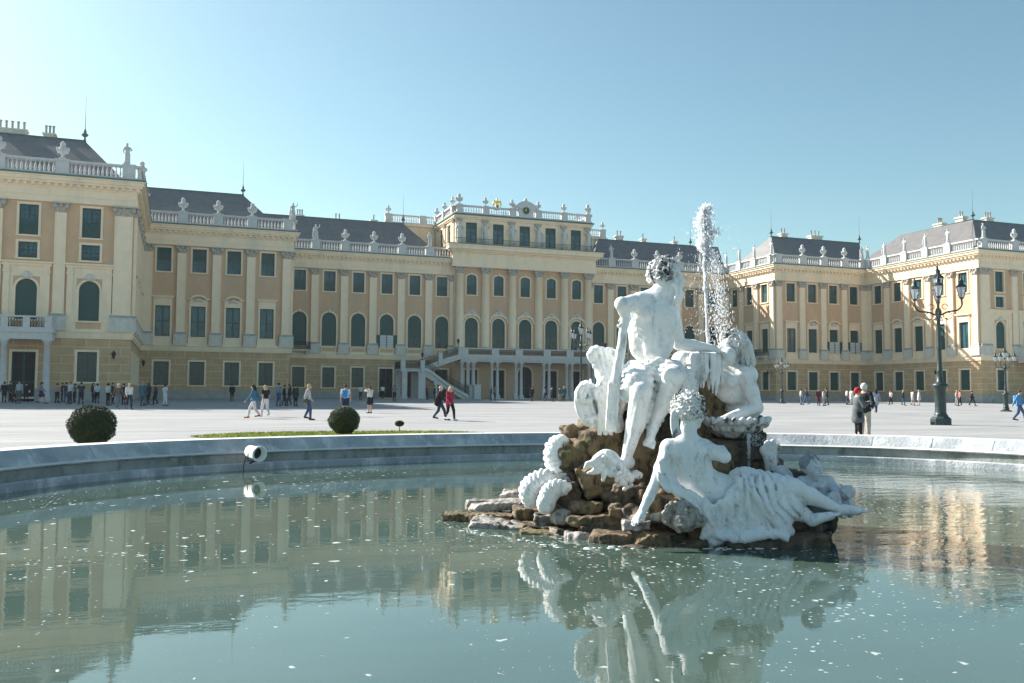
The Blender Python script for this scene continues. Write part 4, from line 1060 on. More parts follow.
# ---- seated bearded river god --------------------------------------------------------
base = Q(650, 470, 9.8)
man = empty('river_god_statue', base, label='white statue of a bearded man gripping an oar, seated atop the fountain rocks', cat='statue')
pts = [Q(600, 250, 9.2), Q(735, 490, 9.2), Q(600, 490, 10.5), Q(735, 250, 10.5)]
c = clay_for(pts, 0.05, VH)
hips = Q(652, 378, 9.95); belly = Q(651, 352, 9.82); chest = Q(654, 320, 9.82); neck0 = Q(661, 303, 9.82)
# torso
ax = np.array([RGT, FWD, UPV]); tw = R(25); axt = np.array([RGT*math.cos(tw)-FWD*math.sin(tw), FWD*math.cos(tw)+RGT*math.sin(tw), UPV])
c.ell(Q(653, 320, 9.84), (0.265, 0.195, 0.275), 0.05, ax=axt); c.ell(Q(652, 345, 9.85), (0.215, 0.165, 0.25), 0.08, ax=axt); c.cap(Q(638, 313, 9.86), Q(640, 347, 9.88), 0.12, 0.10, 0.08); c.cap(Q(668, 315, 9.92), Q(665, 345, 9.9), 0.10, 0.09, 0.08); c.ell(hips, (0.26, 0.20, 0.17), 0.08, ax=axt)
sl_ = Q(641, 303, 9.80); sr_ = Q(670, 304, 9.95)
c.cap(sl_, sr_, 0.125, 0.11, 0.06); c.cap(Q(646, 298, 9.85), Q(663, 291, 9.85), 0.07, 0.08, 0.05)
# pectorals, ribs, abdominals, spine furrow
for px_, py_ in ((645, 313), (661, 313)): c.ell(Q(px_, py_, 9.68), (0.10, 0.05, 0.075), 0.035, ax=axt)
for r_, y_ in enumerate((328, 336, 344, 353)):
    for px_ in (648.5, 656): c.ell(Q(px_+(0.3*r_), y_, 9.69), (0.05, 0.022, 0.042), 0.05, ax=axt)
for i, y_ in enumerate((324, 330, 336)):
    c.cap(Q(636+i, y_, 9.74), Q(643+i*0.6, y_+5, 9.69), 0.016, 0.012, 0.015); c.cap(Q(664, y_+1, 9.72), Q(671, y_-3, 9.84), 0.014, 0.012, 0.015)
c.ell(Q(652, 357, 9.655), 0.012, 0.008, sub=True)
for px_ in (644, 662): c.ell(Q(px_, 316.5, 9.625), 0.012, 0.004)
c.cap(Q(652.5, 305, 9.66), Q(653, 352, 9.665), 0.008, 0.008, 0.03, sub=True)
# neck, head turned to the right
hc = Q(667, 277, 9.85); c.cap(neck0, Q(665, 286, 9.87), 0.13, 0.12, 0.05)
fd = RGT*0.86-FWD*0.30+UPV*0.0; HA = head(c, hc, fd, 0.158)
# beard in the body clay
c.ell(hc+fd*0.05-UPV*0.19, (0.11, 0.11, 0.17), 0.05)
for i in range(18):
    a0 = hc+fd*0.10+HA[0]*(i-8.5)*0.016-UPV*0.085; c.chain(spl([a0, a0+fd*0.055-UPV*0.08+HA[0]*0.012*math.sin(i*2), a0+fd*0.035-UPV*0.15+HA[0]*0.018*math.sin(i*3), a0+fd*0.0-UPV*0.22+HA[0]*0.01*math.sin(i*5)], 3), 0.019, 0.008)
# arm on the left raised to the oar
el = Q(621.5, 304, 9.50); c.cap(sl_, lerp(sl_, el, 0.45), 0.098, 0.088, 0.03); c.cap(lerp(sl_, el, 0.45), el, 0.085, 0.072, 0.03)
c.ell(lerp(sl_, el, 0.5)-UPV*0.02, (0.075, 0.075, 0.06), 0.04); wr = Q(627, 318, 9.66); c.cap(el, lerp(el, wr, .5), 0.074, 0.064, 0.02); c.cap(lerp(el, wr, .5), wr, 0.062, 0.045, 0.02)
hand(c, wr, Q(625, 325, 9.60), -RGT*0.3+FWD*0.2-UPV*0.2, 0.2, 1.1, -1, 0.055)
# arm on the right resting on the urn
er = Q(679, 344, 10.02); c.cap(sr_, lerp(sr_, er, .5), 0.088, 0.078, 0.03); c.cap(lerp(sr_, er, .5), er, 0.076, 0.066, 0.03)
wr2 = Q(711, 348, 9.95); c.cap(er, lerp(er, wr2, .45), 0.07, 0.066, 0.02); c.cap(lerp(er, wr2, .45), wr2, 0.064, 0.045, 0.02)
hand(c, wr2, Q(720, 351, 9.93), -UPV, 0.21, 0.45, 1, 0.055)
# legs: left one planted, right one swung back
kn1 = Q(641, 392, 9.42); c.cap(Q(637, 380, 9.9), lerp(Q(637, 380, 9.9), kn1, .5), 0.155, 0.14, 0.05); c.cap(lerp(Q(637, 380, 9.9), kn1, .5), kn1, 0.14, 0.115, 0.04)
c.ell(kn1-FWD*0.05, (0.085, 0.06, 0.085), 0.03); an1 = Q(627, 457, 9.52); m1 = Q(635, 424, 9.50)
c.cap(kn1, m1, 0.108, 0.098, 0.03); c.cap(m1, an1, 0.096, 0.055, 0.03); c.ell(Q(637, 420, 9.58), (0.085, 0.10, 0.17), 0.05, ax=ax); c.cap(kn1-FWD*0.09, an1-FWD*0.03, 0.03, 0.025, 0.03)
foot(c, Q(629, 466, 9.58), Q(612, 474, 9.28), 0.068, 0.07)
kn2 = Q(674, 376, 9.42); c.cap(Q(664, 380, 9.95), lerp(Q(664, 380, 9.95), kn2, .5), 0.155, 0.14, 0.05); c.cap(lerp(Q(664, 380, 9.95), kn2, .5), kn2, 0.14, 0.115, 0.04)
c.ell(kn2-FWD*0.045, (0.085, 0.06, 0.085), 0.03); an2 = Q(653, 427, 9.62); m2 = Q(665, 400, 9.53)
c.cap(kn2, m2, 0.108, 0.094, 0.03); c.cap(m2, an2, 0.092, 0.054, 0.03); c.ell(Q(668, 398, 9.60), (0.08, 0.10, 0.15), 0.05, ax=ax); c.cap(kn2-FWD*0.09, an2-FWD*0.03, 0.03, 0.024, 0.03)
foot(c, Q(653, 430, 9.66), Q(648, 447, 9.42), 0.062, 0.06, up=FWD*-0.4+UPV)
c.noise(0.0035, 16, 3)
c.build('body', M['marble'], man, base)
# hair
c = clay_for([hc], 0.30, 0.009)
c.ell(hc-fd*0.03+UPV*0.04, (0.155, 0.175, 0.145), 0.02, ax=HA)
curls(c, hc-fd*0.02+UPV*0.03, HA, 0.165, lambda x, y, z: z > -0.35 and (y < 0.55 or z > 0.62), 170, 0.026, 4)
c.build('hair', M['hairmarble'], man, base)
# loincloth
c = clay_for([Q(606, 352, 9.2), Q(704, 440, 9.2), Q(606, 352, 10.4), Q(704, 440, 10.4)], 0.05, VH)
c.ell(Q(650, 372, 9.95), (0.31, 0.25, 0.15), 0.05, ax=ax)
c.cap(Q(634, 380, 9.95), Q(638, 384, 9.55), 0.195, 0.165, 0.04); c.cap(Q(666, 379, 9.95), Q(670, 375, 9.60), 0.185, 0.165, 0.04)
c.ell(Q(651, 404, 9.78), (0.17, 0.12, 0.28), 0.06, ax=ax); c.cap(Q(690, 378, 9.9), Q(691, 424, 9.85), 0.07, 0.04, 0.03)
for i in range(9):
    t = i/8; folds(c, [[Q(623+2*i, 372-1.2*i, 9.68), Q(634+2.2*i, 382-2.6*i, 9.50+0.015*i), Q(652+1.5*i, 378-2.2*i, 9.60), Q(674+i*0.8, 364+0.4*i, 9.72)]], 0.020, 0.012)
for i in range(7):
    x0 = 640+i*3.2; folds(c, [[Q(x0, 386, 9.62), Q(x0+1.5*math.sin(i), 405, 9.60), Q(x0-1+2*math.sin(i*2), 428, 9.66)]], 0.022, 0.012)
for i in range(5):
    x0 = 683+i*2.4; folds(c, [[Q(x0-3, 366, 9.78), Q(x0+1, 385, 9.74), Q(x0, 405, 9.76), Q(x0-1+i*.5, 428-2*i, 9.80)]], 0.020, 0.010)
for i in range(5): folds(c, [[Q(620+i*2, 378+i*3, 9.80), Q(619+i*2.6, 392+i*2, 9.66), Q(626+i*3, 400+i, 9.56)]], 0.020, 0.012)
c.ripple(RGT*0.45+UPV*1.0, 0.065, 0.024, 61, 1.6)
c.build('loincloth', M['marble'], man, base)
# the oar in his fist
c = clay_for([Q(608, 305, 9.4), Q(632, 440, 9.8)], 0.08, 0.012)
c.chain([Q(626.5, 306, 9.60), Q(621, 350, 9.60), Q(615, 385, 9.62)], [0.045, 0.05, 0.055], 0.01)
oa = np.array([RGT, FWD, UPV]); 
for t in range(8):
    y_ = 385+t*6; c.box(Q(613.6-t*0.4, y_, 9.63), (0.058, 0.03, 0.05), 0.02, ax=ax, rnd=0.02)
for g in (-1, 1): c.cap(Q(614+g*4.6, 384, 9.59), Q(611+g*4.6, 430, 9.60), 0.016, 0.014, 0.008)
c.noise(0.005, 14, 44)
oar = c.build('oar', M['marble'], man, base)
# ---- urn and hanging lime beneath his arm --------------------------------------------
ub = Q(705, 400, 10.1)
urn_o = empty('spilling_urn', ub, label='lime-crusted stone urn with hanging drips beneath the seated man\'s outstretched arm', cat='urn')
c = clay_for([Q(682, 345, 9.7), Q(735, 400, 10.5)], 0.1, VH)
c.cap(Q(683, 362, 10.1), Q(712, 360, 10.05), 0.13, 0.09, 0.03); c.cap(Q(712, 360, 10.05), Q(728, 356, 10.0), 0.07, 0.10, 0.02); c.cap(Q(724, 357, 10.0), Q(731, 356, 10.0), 0.07, 0.07, 0.01, sub=True)
rr = random.Random(3)
for i in range(13):
    x_ = 690+i*2.6; l = rr.uniform(10, 34); d_ = rr.uniform(9.86, 9.98)
    c.chain([Q(x_, 356, d_), Q(x_+rr.uniform(-1, 1), 362+l*0.5, d_), Q(x_+rr.uniform(-1, 1), 362+l, d_)], [0.035, 0.026, 0.010], 0.02)
c.noise(0.006, 14, 5)
c.build('urn_body', M['marble'], urn_o, ub)
# ---- reclining woman seen from behind --------------------------------------------------
base = Q(720, 540, 8.9)
wo = empty('reclining_nymph_statue', base, label='white marble statue of a reclining woman seen from behind, leaning on one straight arm', cat='statue')
c = clay_for([Q(618, 385, 8.5), Q(880, 545, 8.5), Q(618, 385, 9.4), Q(880, 545, 9.4)], 0.03, VH)
s1 = Q(669, 448, 8.88); s2 = Q(704, 448, 8.92)
c.ell(Q(688, 463, 8.92), (0.225, 0.135, 0.21), 0.05, ax=np.array([RGT, FWD, UPV])); c.cap(s1, s2, 0.09, 0.09, 0.07); c.cap(Q(680, 446, 8.92), Q(697, 446, 8.92), 0.07, 0.07, 0.06)
dv = (Q(728, 494, 9.0)-Q(690, 455, 8.9)); B_ = basis(dv, FWD)
c.ell(Q(696, 475, 8.93), (0.15, 0.21, 0.165), 0.06, ax=[B_[2], B_[1], B_[0]]); c.ell(Q(711, 487, 8.96), (0.15, 0.18, 0.165), 0.06, ax=[B_[2], B_[1], B_[0]])
c.ell(Q(724, 494, 8.93), (0.20, 0.16, 0.19), 0.06); c.ell(Q(738, 490, 9.05), (0.17, 0.16, 0.16), 0.05)
# shoulder blades, spine
c.cap(Q(676, 450, 8.80), Q(681, 462, 8.785), 0.03, 0.02, 0.08); c.cap(Q(702, 451, 8.82), Q(699, 462, 8.80), 0.03, 0.02, 0.08)
c.chain([Q(688, 446, 8.795), Q(690, 466, 8.775), Q(702, 482, 8.775), Q(718, 494, 8.755)], [0.008, 0.012, 0.012, 0.010], 0.05, sub=True)
# neck and head turned away to the right
wc = Q(690, 411, 8.92); c.chain([Q(688, 444, 8.92), Q(688.5, 425, 8.90)], [0.095, 0.078], 0.06)
wf = RGT*0.75+FWD*0.55; WA = head(c, wc, wf, 0.145)
# propped arm
e1 = Q(653, 489, 8.80); w1 = Q(642, 512, 8.74); c.cap(s1, lerp(s1, e1, .5), 0.078, 0.066, 0.03); c.cap(lerp(s1, e1, .5), e1, 0.064, 0.05, 0.03); c.cap(e1, lerp(e1, w1, .4), 0.052, 0.05, 0.02); c.cap(lerp(e1, w1, .4), w1, 0.05, 0.036, 0.02)
hand(c, w1, Q(637, 518, 8.68), -UPV, 0.19, 0.25, 1, 0.045)
# other arm bent forwards, hidden beyond the elbow
e2 = Q(725, 457, 8.80); c.cap(s2, lerp(s2, e2, .5), 0.074, 0.072, 0.03); c.cap(lerp(s2, e2, .5), e2, 0.072, 0.056, 0.03); w2_ = Q(722, 449, 9.12); c.cap(e2, w2_, 0.055, 0.04, 0.02); hand(c, w2_, Q(719, 447, 9.2), -UPV, 0.18, .5, 1, 0.042)
# legs stretched to the right
h1 = Q(740, 490, 8.95); k1_ = Q(793, 488, 8.86); a1 = Q(836, 508, 8.88)
c.cap(h1, k1_, 0.165, 0.098, 0.04); c.ell(k1_, (0.09, 0.08, 0.085), 0.03); mm = lerp(k1_, a1, .4); c.cap(k1_, mm, 0.088, 0.082, 0.03); c.cap(mm, a1, 0.08, 0.047, 0.03)
foot(c, Q(838, 514, 8.90), Q(868, 511, 8.84), 0.052, 0.055)
h2 = Q(740, 500, 9.1); k2_ = Q(787, 506, 8.98); a2 = Q(815, 520, 8.86); c.cap(h2, k2_, 0.16, 0.095, 0.04); mm = lerp(k2_, a2, .5); c.cap(k2_, mm, 0.085, 0.08, 0.03); c.cap(mm, a2, 0.075, 0.05, 0.03)
foot(c, Q(813, 524, 8.84), Q(840, 513, 8.76), 0.05, 0.05)
c.noise(0.003, 18, 7)
c.build('body', M['bluemarble'], wo, base)
c = clay_for([wc, Q(672, 438, 8.8)], 0.24, 0.009)
c.ell(wc-wf*0.02+UPV*0.025, (0.135, 0.155, 0.14), 0.02, ax=WA)
curls(c, wc-wf*0.02+UPV*0.02, WA, 0.148, lambda x, y, z: z > -0.5 and (y < 0.5 or z > 0.6), 110, 0.022, 8)
c.ell(wc-wf*0.13-UPV*0.02, (0.06, 0.06, 0.065), 0.02)
for i in range(5): c.chain(spl([wc-wf*0.11+UPV*0.03+RGT*(0.01*i-0.03), Q(673+i*1.2, 412, 8.83), Q(672+i*1.4, 425, 8.82), Q(674+i*1.6, 437-i, 8.80)], 4), 0.016, 0.008)
c.ell(wc+UPV*0.13+RGT*0.01, (0.06, 0.06, 0.04), 0.02)
c.build('hair', M['hairmarble'], wo, base)
# her drapery
c = clay_for([Q(640, 445, 8.5), Q(800, 548, 8.5), Q(640, 445, 9.45), Q(800, 548, 9.45)], 0.03, VH)
c.ell(Q(762, 502, 8.98), (0.32, 0.26, 0.265), 0.06); c.cap(Q(738, 505, 8.97), Q(784, 503, 8.95), 0.235, 0.20, 0.05); c.cap(Q(744, 484, 8.95), Q(785, 490, 8.93), 0.16, 0.14, 0.05); c.box(Q(752, 518, 8.93), (0.34, 0.20, 0.19), 0.06, ax=np.array([RGT, FWD, UPV]), rnd=.1)
c.cap(Q(722, 536, 8.9), Q(786, 534, 8.95), 0.10, 0.09, 0.06); c.ell(Q(755, 522, 8.92), (0.34, 0.18, 0.13), 0.06); c.ell(Q(722, 522, 8.86), (0.12, 0.10, 0.17), 0.06); c.cap(Q(704, 512, 8.80), Q(712, 537, 8.82), 0.08, 0.10, 0.06); c.cap(Q(668, 486, 8.78), Q(702, 505, 8.76), 0.045, 0.06, 0.05)
for i in range(7):
    t = i/6; x0 = 741+t*44
    folds(c, [[Q(x0-2, 474+4*t, 8.84), Q(x0-5-4*math.sin(t*3), 490, 8.75), Q(x0-10+5*math.sin(i*1.7), 508, 8.74), Q(x0-14+6*math.sin(i*2.3), 524+3*math.sin(i), 8.76)]], 0.022, 0.035)
for i in range(8):
    folds(c, [[Q(742-i*0.9, 477+i*1.5, 8.76), Q(737-i*1.8, 494+i, 8.70), Q(731-i*3.0, 512, 8.70), Q(734-i*4.4+4*math.sin(i*2.1), 534+4*math.sin(i*3), 8.74)]], 0.021, 0.022)
for i in range(7): folds(c, [[Q(712+i*10, 532+3*math.sin(i*2), 8.72), Q(724+i*10, 537+2*math.sin(i), 8.70), Q(738+i*8, 533+5*math.sin(i*1.3), 8.72)]], 0.026, 0.03)
for i in range(7): folds(c, [[Q(746+i*4, 486+i*2, 8.72), Q(758+i*3, 498+i*4, 8.70), Q(770+i*2, 505+i*5, 8.70), Q(787, 506+i*4.4, 8.80)]], 0.017, 0.025)
# scarf falling from the propped arm and sweeping under her hip
for i in range(10):
    o = i*1.35
    folds(c, [[Q(665+o*0.2, 459+o*.5, 8.80), Q(661+o*0.9, 472, 8.78+0.006*i), Q(666+o*1.3, 487+o*0.1, 8.74+.01*(i % 2)), Q(684+o*0.9, 497-o*0.2, 8.72+.01*(i % 2)), Q(697+o*0.9, 506-o*0.2, 8.69+.012*(i % 2)), Q(705+o*1.0, 520, 8.68+.012*(i % 2)), Q(701+o*1.9, 538+2*math.sin(i), 8.72)]], 0.017, 0.006)
folds(c, [[Q(664, 456, 8.79), Q(661, 468, 8.76), Q(661, 480, 8.75)]], 0.022, 0.01)
_mk = lambda X: np.clip((X[..., 2]-(WZ+0.16))/0.22, 0.12, 1)
c.ripple(RGT*1.0+UPV*0.5, 0.090, 0.040, 62, 1.7, _mk)
c.ripple(RGT*0.3+UPV*1.0, 0.11, 0.014, 66, 2.6, lambda X: 1-0.9*_mk(X))
c.ripple(RGT*0.8+UPV*0.7, 0.045, 0.007, 65, 2.0)
c.build('drapery', M['bluemarble'], wo, base)
# ---- nymph leaning on the shell, right ---------------------------------------------------
base = Q(740, 425, 10.2)
ny = empty('leaning_nymph_statue', base, label='white marble statue of a long-haired figure leaning on its forearm on the shell ledge', cat='statue')
c = clay_for([Q(694, 315, 9.7), Q(772, 436, 10.9)], 0.06, VH)
A_ = np.array([RGT, FWD, UPV]); sh = Q(745, 374, 10.08)
c.ell(Q(737, 375, 10.22), (0.235, 0.17, 0.16), 0.05, ax=A_); c.ell(Q(733, 391, 10.28), (0.215, 0.17, 0.16), 0.06, ax=A_); c.ell(Q(740, 408, 10.45), (0.25, 0.20, 0.16), 0.06, ax=A_)
c.cap(sh, Q(722, 366, 10.35), 0.10, 0.10, 0.05); c.ell(Q(722, 379, 10.12), (0.075, 0.07, 0.07), 0.03); c.ell(Q(732, 381, 10.06), (0.07, 0.06, 0.07), 0.03)
e_n = Q(757, 408, 10.02); w_n = Q(728, 417, 9.88); c.cap(sh, lerp(sh, e_n, .5), 0.098, 0.084, 0.03); c.cap(lerp(sh, e_n, .5), e_n, 0.082, 0.066, 0.03); c.cap(e_n, lerp(e_n, w_n, .5), 0.068, 0.062, 0.02); c.cap(lerp(e_n, w_n, .5), w_n, 0.06, 0.042, 0.02); hand(c, w_n, Q(719, 419, 9.86), -UPV, 0.19, .3, -1, 0.05)
nh = Q(731, 347, 10.15); c.cap(Q(738, 367, 10.2), Q(735, 354, 10.18), 0.085, 0.08, 0.04)
nf = -RGT*0.85-FWD*0.35+UPV*0.12; NA = head(c, nh, nf, 0.13)
o2 = Q(716, 372, 10.4); e_o = Q(705, 364, 10.25); c.cap(o2, e_o, 0.075, 0.06, 0.03); c.cap(e_o, Q(700, 352, 10.05), 0.055, 0.045, 0.02)
c.noise(0.003, 18, 12)
c.build('body', M['marble'], ny, base)
c = clay_for([Q(714, 318, 9.9), Q(764, 372, 10.4)], 0.08, 0.0095)
c.ell(nh-nf*0.04+UPV*0.03, (0.125, 0.14, 0.13), 0.02, ax=NA)
curls(c, nh-nf*0.03+UPV*0.03, NA, 0.14, lambda x, y, z: z > -0.3 and (y < 0.45 or z > 0.6), 90, 0.028, 14)
for i in range(16):
    t = i/15; a0 = nh-nf*0.10+UPV*(0.13-0.16*t)+FWD*(-0.10+0.012*i*(i % 2))
    c.chain(spl([a0+RGT*0.0, a0+RGT*0.09-UPV*0.05, Q(751-i*1.7, 349+i*0.5, 10.02+0.015*i), Q(754-i*2.2+2*math.sin(i*2), 362+3*math.sin(i), 10.02+.01*i)], 4), 0.023, 0.007)
c.build('hair', M['hairmarble'], ny, base)
# ---- seated boy at the right end ---------------------------------------------------------
base = Q(822, 512, 9.15)
bo = empty('seated_boy_statue', base, label='small grey marble boy with short hair sitting beside the reclining woman\'s feet', cat='statue')
c = clay_for([Q(790, 448, 8.9), Q(862, 525, 9.6)], 0.05, 0.010)
c.ell(Q(815, 489, 9.22), (0.13, 0.10, 0.13), 0.04, ax=A_); c.ell(Q(821, 500, 9.22), (0.13, 0.11, 0.11), 0.05, ax=A_); c.cap(Q(802, 482, 9.22), Q(828, 481, 9.2), 0.06, 0.06, 0.04)
c.ell(Q(812, 486, 9.12), (0.05, 0.035, 0.04), 0.02); c.ell(Q(821, 486, 9.12), (0.05, 0.035, 0.04), 0.02)
bh = Q(811.5, 467, 9.18); c.cap(Q(814, 480, 9.2), bh, 0.05, 0.05, 0.03); bf = RGT*0.55-FWD*0.8-UPV*0.05; BA = head(c, bh, bf, 0.108, k=.012)
c.chain([Q(802, 482, 9.2), Q(799, 494, 9.14), Q(812, 500, 9.02)], [0.055, 0.048, 0.035], 0.02); hand(c, Q(812, 500, 9.02), Q(817, 501, 8.99), UPV, 0.11, .5, 1, 0.032)
c.chain([Q(829, 482, 9.2), Q(837, 492, 9.1), Q(830, 499, 8.98)], [0.055, 0.048, 0.034], 0.02); hand(c, Q(830, 499, 8.98), Q(826, 501, 8.95), UPV, 0.11, .5, 1, 0.032)
c.cap(Q(818, 506, 9.2), Q(834, 500, 9.02), 0.09, 0.07, 0.03); c.cap(Q(834, 500, 9.02), Q(842, 513, 9.05), 0.065, 0.045, 0.03); foot(c, Q(842, 516, 9.06), Q(851, 520, 8.98), 0.03, 0.03)
c.cap(Q(824, 508, 9.25), Q(846, 503, 9.16), 0.08, 0.06, 0.03); c.cap(Q(846, 503, 9.16), Q(850, 514, 9.2), 0.055, 0.04, 0.03)
c.build('body', M['greymarble'], bo, base)
c = clay_for([bh], 0.16, 0.008); c.ell(bh-bf*0.035+UPV*0.035, (0.098, 0.100, 0.085), 0.01, ax=BA)
for i in range(26):
    t = i*2.399; z = 0.95-1.2*i/26; rr_ = math.sqrt(max(0, 1-z*z)); p = bh+UPV*0.02+(BA[0]*rr_*math.cos(t)+BA[1]*(rr_*math.sin(t)-0.12)+BA[2]*z)*0.10
    if (p-bh)@bf > 0.02 and z < .62: continue
    c.cap(p, p-UPV*0.035, 0.018, 0.012, 0.006)
c.build('hair', M['hairgrey'], bo, base)
sb = Q(848, 500, 9.05); c = clay_for([sb], 0.16, 0.010)
c.ell(Q(847, 492, 9.08), (0.085, 0.06, 0.07), 0.02, ax=A_); c.cap(Q(843, 487, 9.06), Q(838, 482, 9.08), 0.02, 0.01, 0.01)
for i in range(6): c.cap(Q(842, 491, 9.02), Q(851+1.2*math.sin(i), 486+i*2.4, 9.02), 0.010, 0.014, 0.004)
c.build('shell_cup', M['greymarble'], bo, Q(822, 512, 9.15))
# ------------------------------------------------------------------ sea beast, shells, dolphin, ledge
def scroll(c, ctr, r0, turns, dirx, r, w, k=0.008, start=0.0, depth=0.0):
    """spiral volute lying in the picture-facing plane, w deep"""
    P = []; n = int(turns*14)
    for i in range(n+1):
        a = start+dirx*i/14*2*math.pi; rr_ = r0*(1-0.8*i/n)
        P.append(np.array(ctr)+RGT*rr_*math.cos(a)+UPV*rr_*math.sin(a)-FWD*(depth*i/n))
    for o in (-w/2, w/2): c.chain([p+FWD*o for p in P], [r*(1-0.45*i/len(P)) for i in range(len(P))], k)
base = Q(598, 432, 10.1)
be = empty('sea_beast_statue', base, label='white marble hook-beaked sea beast with rolled mane and wing, left of the seated man', cat='statue')
c = clay_for([Q(570, 345, 9.7), Q(628, 442, 9.7), Q(570, 442, 10.5), Q(628, 345, 10.5)], 0.04, 0.0105)
c.chain(spl([Q(615, 400, 10.12), Q(613, 378, 10.12), Q(607, 366, 10.08), Q(602, 358, 10.04)], 5), [0.17]*5+[0.15]*5+[0.11]*5+[0.09], 0.04)
c.ell(Q(602, 358, 10.02), (0.10, 0.09, 0.085), 0.03); c.chain(spl([Q(600, 353, 10.0), Q(594, 352, 9.98), Q(591.5, 357, 9.98), Q(594, 362, 9.99)], 4), [0.065]*4+[0.05]*4+[0.03]*4+[0.015], 0.02)
c.ell(Q(599, 356, 9.93), (0.022, 0.02, 0.018), 0.006, sub=True); c.cap(Q(596, 366, 9.96), Q(601, 368, 9.96), 0.04, 0.05, 0.02); c.cap(Q(605, 352, 10.0), Q(611, 350, 10.05), 0.05, 0.03, 0.02)
for i in range(9):
    x0 = 604+i*2.1; folds(c, [[Q(x0-1, 358+i*1.2, 9.97), Q(x0+1, 374+i, 9.92), Q(x0-3+1.5*math.sin(i*2), 394+i, 9.94), Q(x0-6, 410, 9.96)]], 0.024, 0.01)
for i in range(6): c.chain(spl([Q(609+i*2, 354+i*4, 10.06), Q(615+i*1.4, 352+i*5, 10.02), Q(618+i*.8, 358+i*6, 10.0)], 3), 0.024, 0.008)
c.ell(Q(606, 405, 10.15), (0.20, 0.16, 0.27), 0.04); c.ell(Q(586, 400, 10.12), (0.13, 0.14, 0.22), 0.04); c.ell(Q(612, 424, 10.1), (0.13, 0.13, 0.17), 0.04)
scroll(c, Q(586, 395, 9.97), 0.115, 1.6, 1, 0.040, 0.09, start=0.2); scroll(c, Q(600, 392, 9.93), 0.105, 1.5, -1, 0.036, 0.09, start=1.4)
for i in range(7):
    folds(c, [[Q(577+i*2.2, 392-i*2.0, 10.00), Q(576.5+i*2.4, 404, 9.97), Q(581+i*2.6, 417, 9.96), Q(588+i*2.2, 426+i*.6, 9.99)]], 0.024, 0.010)
for i in range(6):
    folds(c, [[Q(592+i*2.6, 388-2*i, 9.92), Q(599+i*2.4, 402-i, 9.88), Q(600+i*2.3, 418, 9.90), Q(598+i*2.8, 434, 9.94)]], 0.023, 0.009)
for i in range(6): c.ell(Q(588+i*3, 419+2.4*math.sin(i*2), 9.93), (0.03, 0.03, 0.035), 0.01)
c.ripple(RGT+UPV*0.3, 0.07, 0.014, 71, 1.2)
c.build('body', M['marble'], be, base)
# fluted shells
def shell_fan(name, label, px, py, D, rad, a0, a1, n, bend, seed, hgt=1.0):
    base = Q(px, py, D); s = empty(name, base, label=label, cat='shell')
    c = clay_for([base], rad*1.35+0.05, 0.0105)
    nc = RGT*math.cos((a0+a1)/2)+UPV*math.sin((a0+a1)/2)
    for i in range(n):
        a = a0+(a1-a0)*i/(n-1); dr = RGT*math.cos(a)+UPV*math.sin(a)*hgt
        P = [base+dr*rad*t-FWD*(bend*math.sin(math.pi*t)*rad)+FWD*0.02*i*0+nc*0.0 for t in (0.05, .25, .45, .65, .85, 1.0)]
        P.append(P[-1]-FWD*0.05-dr*0.04)
        c.chain(P, [0.03, 0.045, 0.052, 0.056, 0.058, 0.055, 0.03], 0.012)
    c.noise(0.004, 15, seed); c.build('fan', M['marble'], s, base); return s
def crescent(name, label, pts, D, r, seed, flute=9, turn=1):
    base = Q(pts[-1][0], pts[-1][1], D); s = empty(name, base, label=label, cat='shell')
    P = spl([Q(x, y, D) for x, y in pts], 6); c = clay_for(P, r+0.08, 0.0105); n = len(P)
    c.chain(P, [r*(0.45+0.75*math.sin(math.pi*min(1, (i+2)/(n+2)))**0.7) for i in range(n)], 0.03)
    for i in range(1, n-1, 2):      # overlapping scales across the back
        p = P[i]; t = P[i+1]-P[i-1]; t /= np.linalg.norm(t); s_ = np.cross(t, FWD); rr_ = r*(0.55+0.7*math.sin(math.pi*(i+2)/(n+2))**.7)
        arcp = [p+s_*math.cos(b)*rr_*1.02-FWD*math.sin(b)*rr_*1.02+t*0.05*math.sin(b) for b in np.linspace(0.1, math.pi-0.1, 9)]
        c.chain(arcp, [0.028]*9, 0.006)
        c.chain([q+t*0.034 for q in arcp], 0.014, 0.008, sub=True)
    c.noise(0.010, 6, seed); c.noise(0.005, 18, seed); c.build('fan', M['marble'], s, base); return s
crescent('fluted_shell', 'tall curled fluted marble shell leaning against the tan boulder', [(562, 441), (556, 450), (558, 463), (564, 476), (566, 480)], 10.15, 0.098, 31)
crescent('fluted_shell', 'round fluted marble shell curling over at the left end of the rocks', [(557, 481), (546, 479), (535, 484), (529, 493), (532, 503)], 9.95, 0.082, 32)
crescent('fluted_shell', 'small fluted marble shell wedged to the right of the round one', [(568, 487), (556, 488), (549, 494), (546, 503), (546, 509)], 9.75, 0.066, 33)
# dolphin head with vine and grapes under his foot
base = Q(606, 478, 9.45)
do = empty('dolphin_statue', base, label='marble dolphin head beside a bunch of grapes under the seated man\'s foot', cat='statue')
c = clay_for([Q(586, 448, 9.1), Q(642, 496, 9.6)], 0.06, 0.0095)
c.chain(spl([Q(622, 470, 9.5), Q(612, 459, 9.42), Q(603, 457, 9.38), Q(596, 463, 9.36)], 5), [0.06]*5+[0.072]*5+[0.06]*5+[0.045], 0.02)
c.ell(Q(607, 455, 9.38), (0.07, 0.05, 0.05), 0.02)
c.chain([Q(600, 459, 9.36), Q(593, 463, 9.34), Q(588, 464, 9.33), Q(585, 468, 9.33)], [0.05, 0.036, 0.028, 0.016], 0.015)
for i in range(5): c.chain([Q(606+i*3, 452+i*1.5, 9.32), Q(609+i*3, 458+i*2, 9.30), Q(609+i*3, 465+i*2, 9.33)], [0.012, 0.018, 0.01], 0.006)
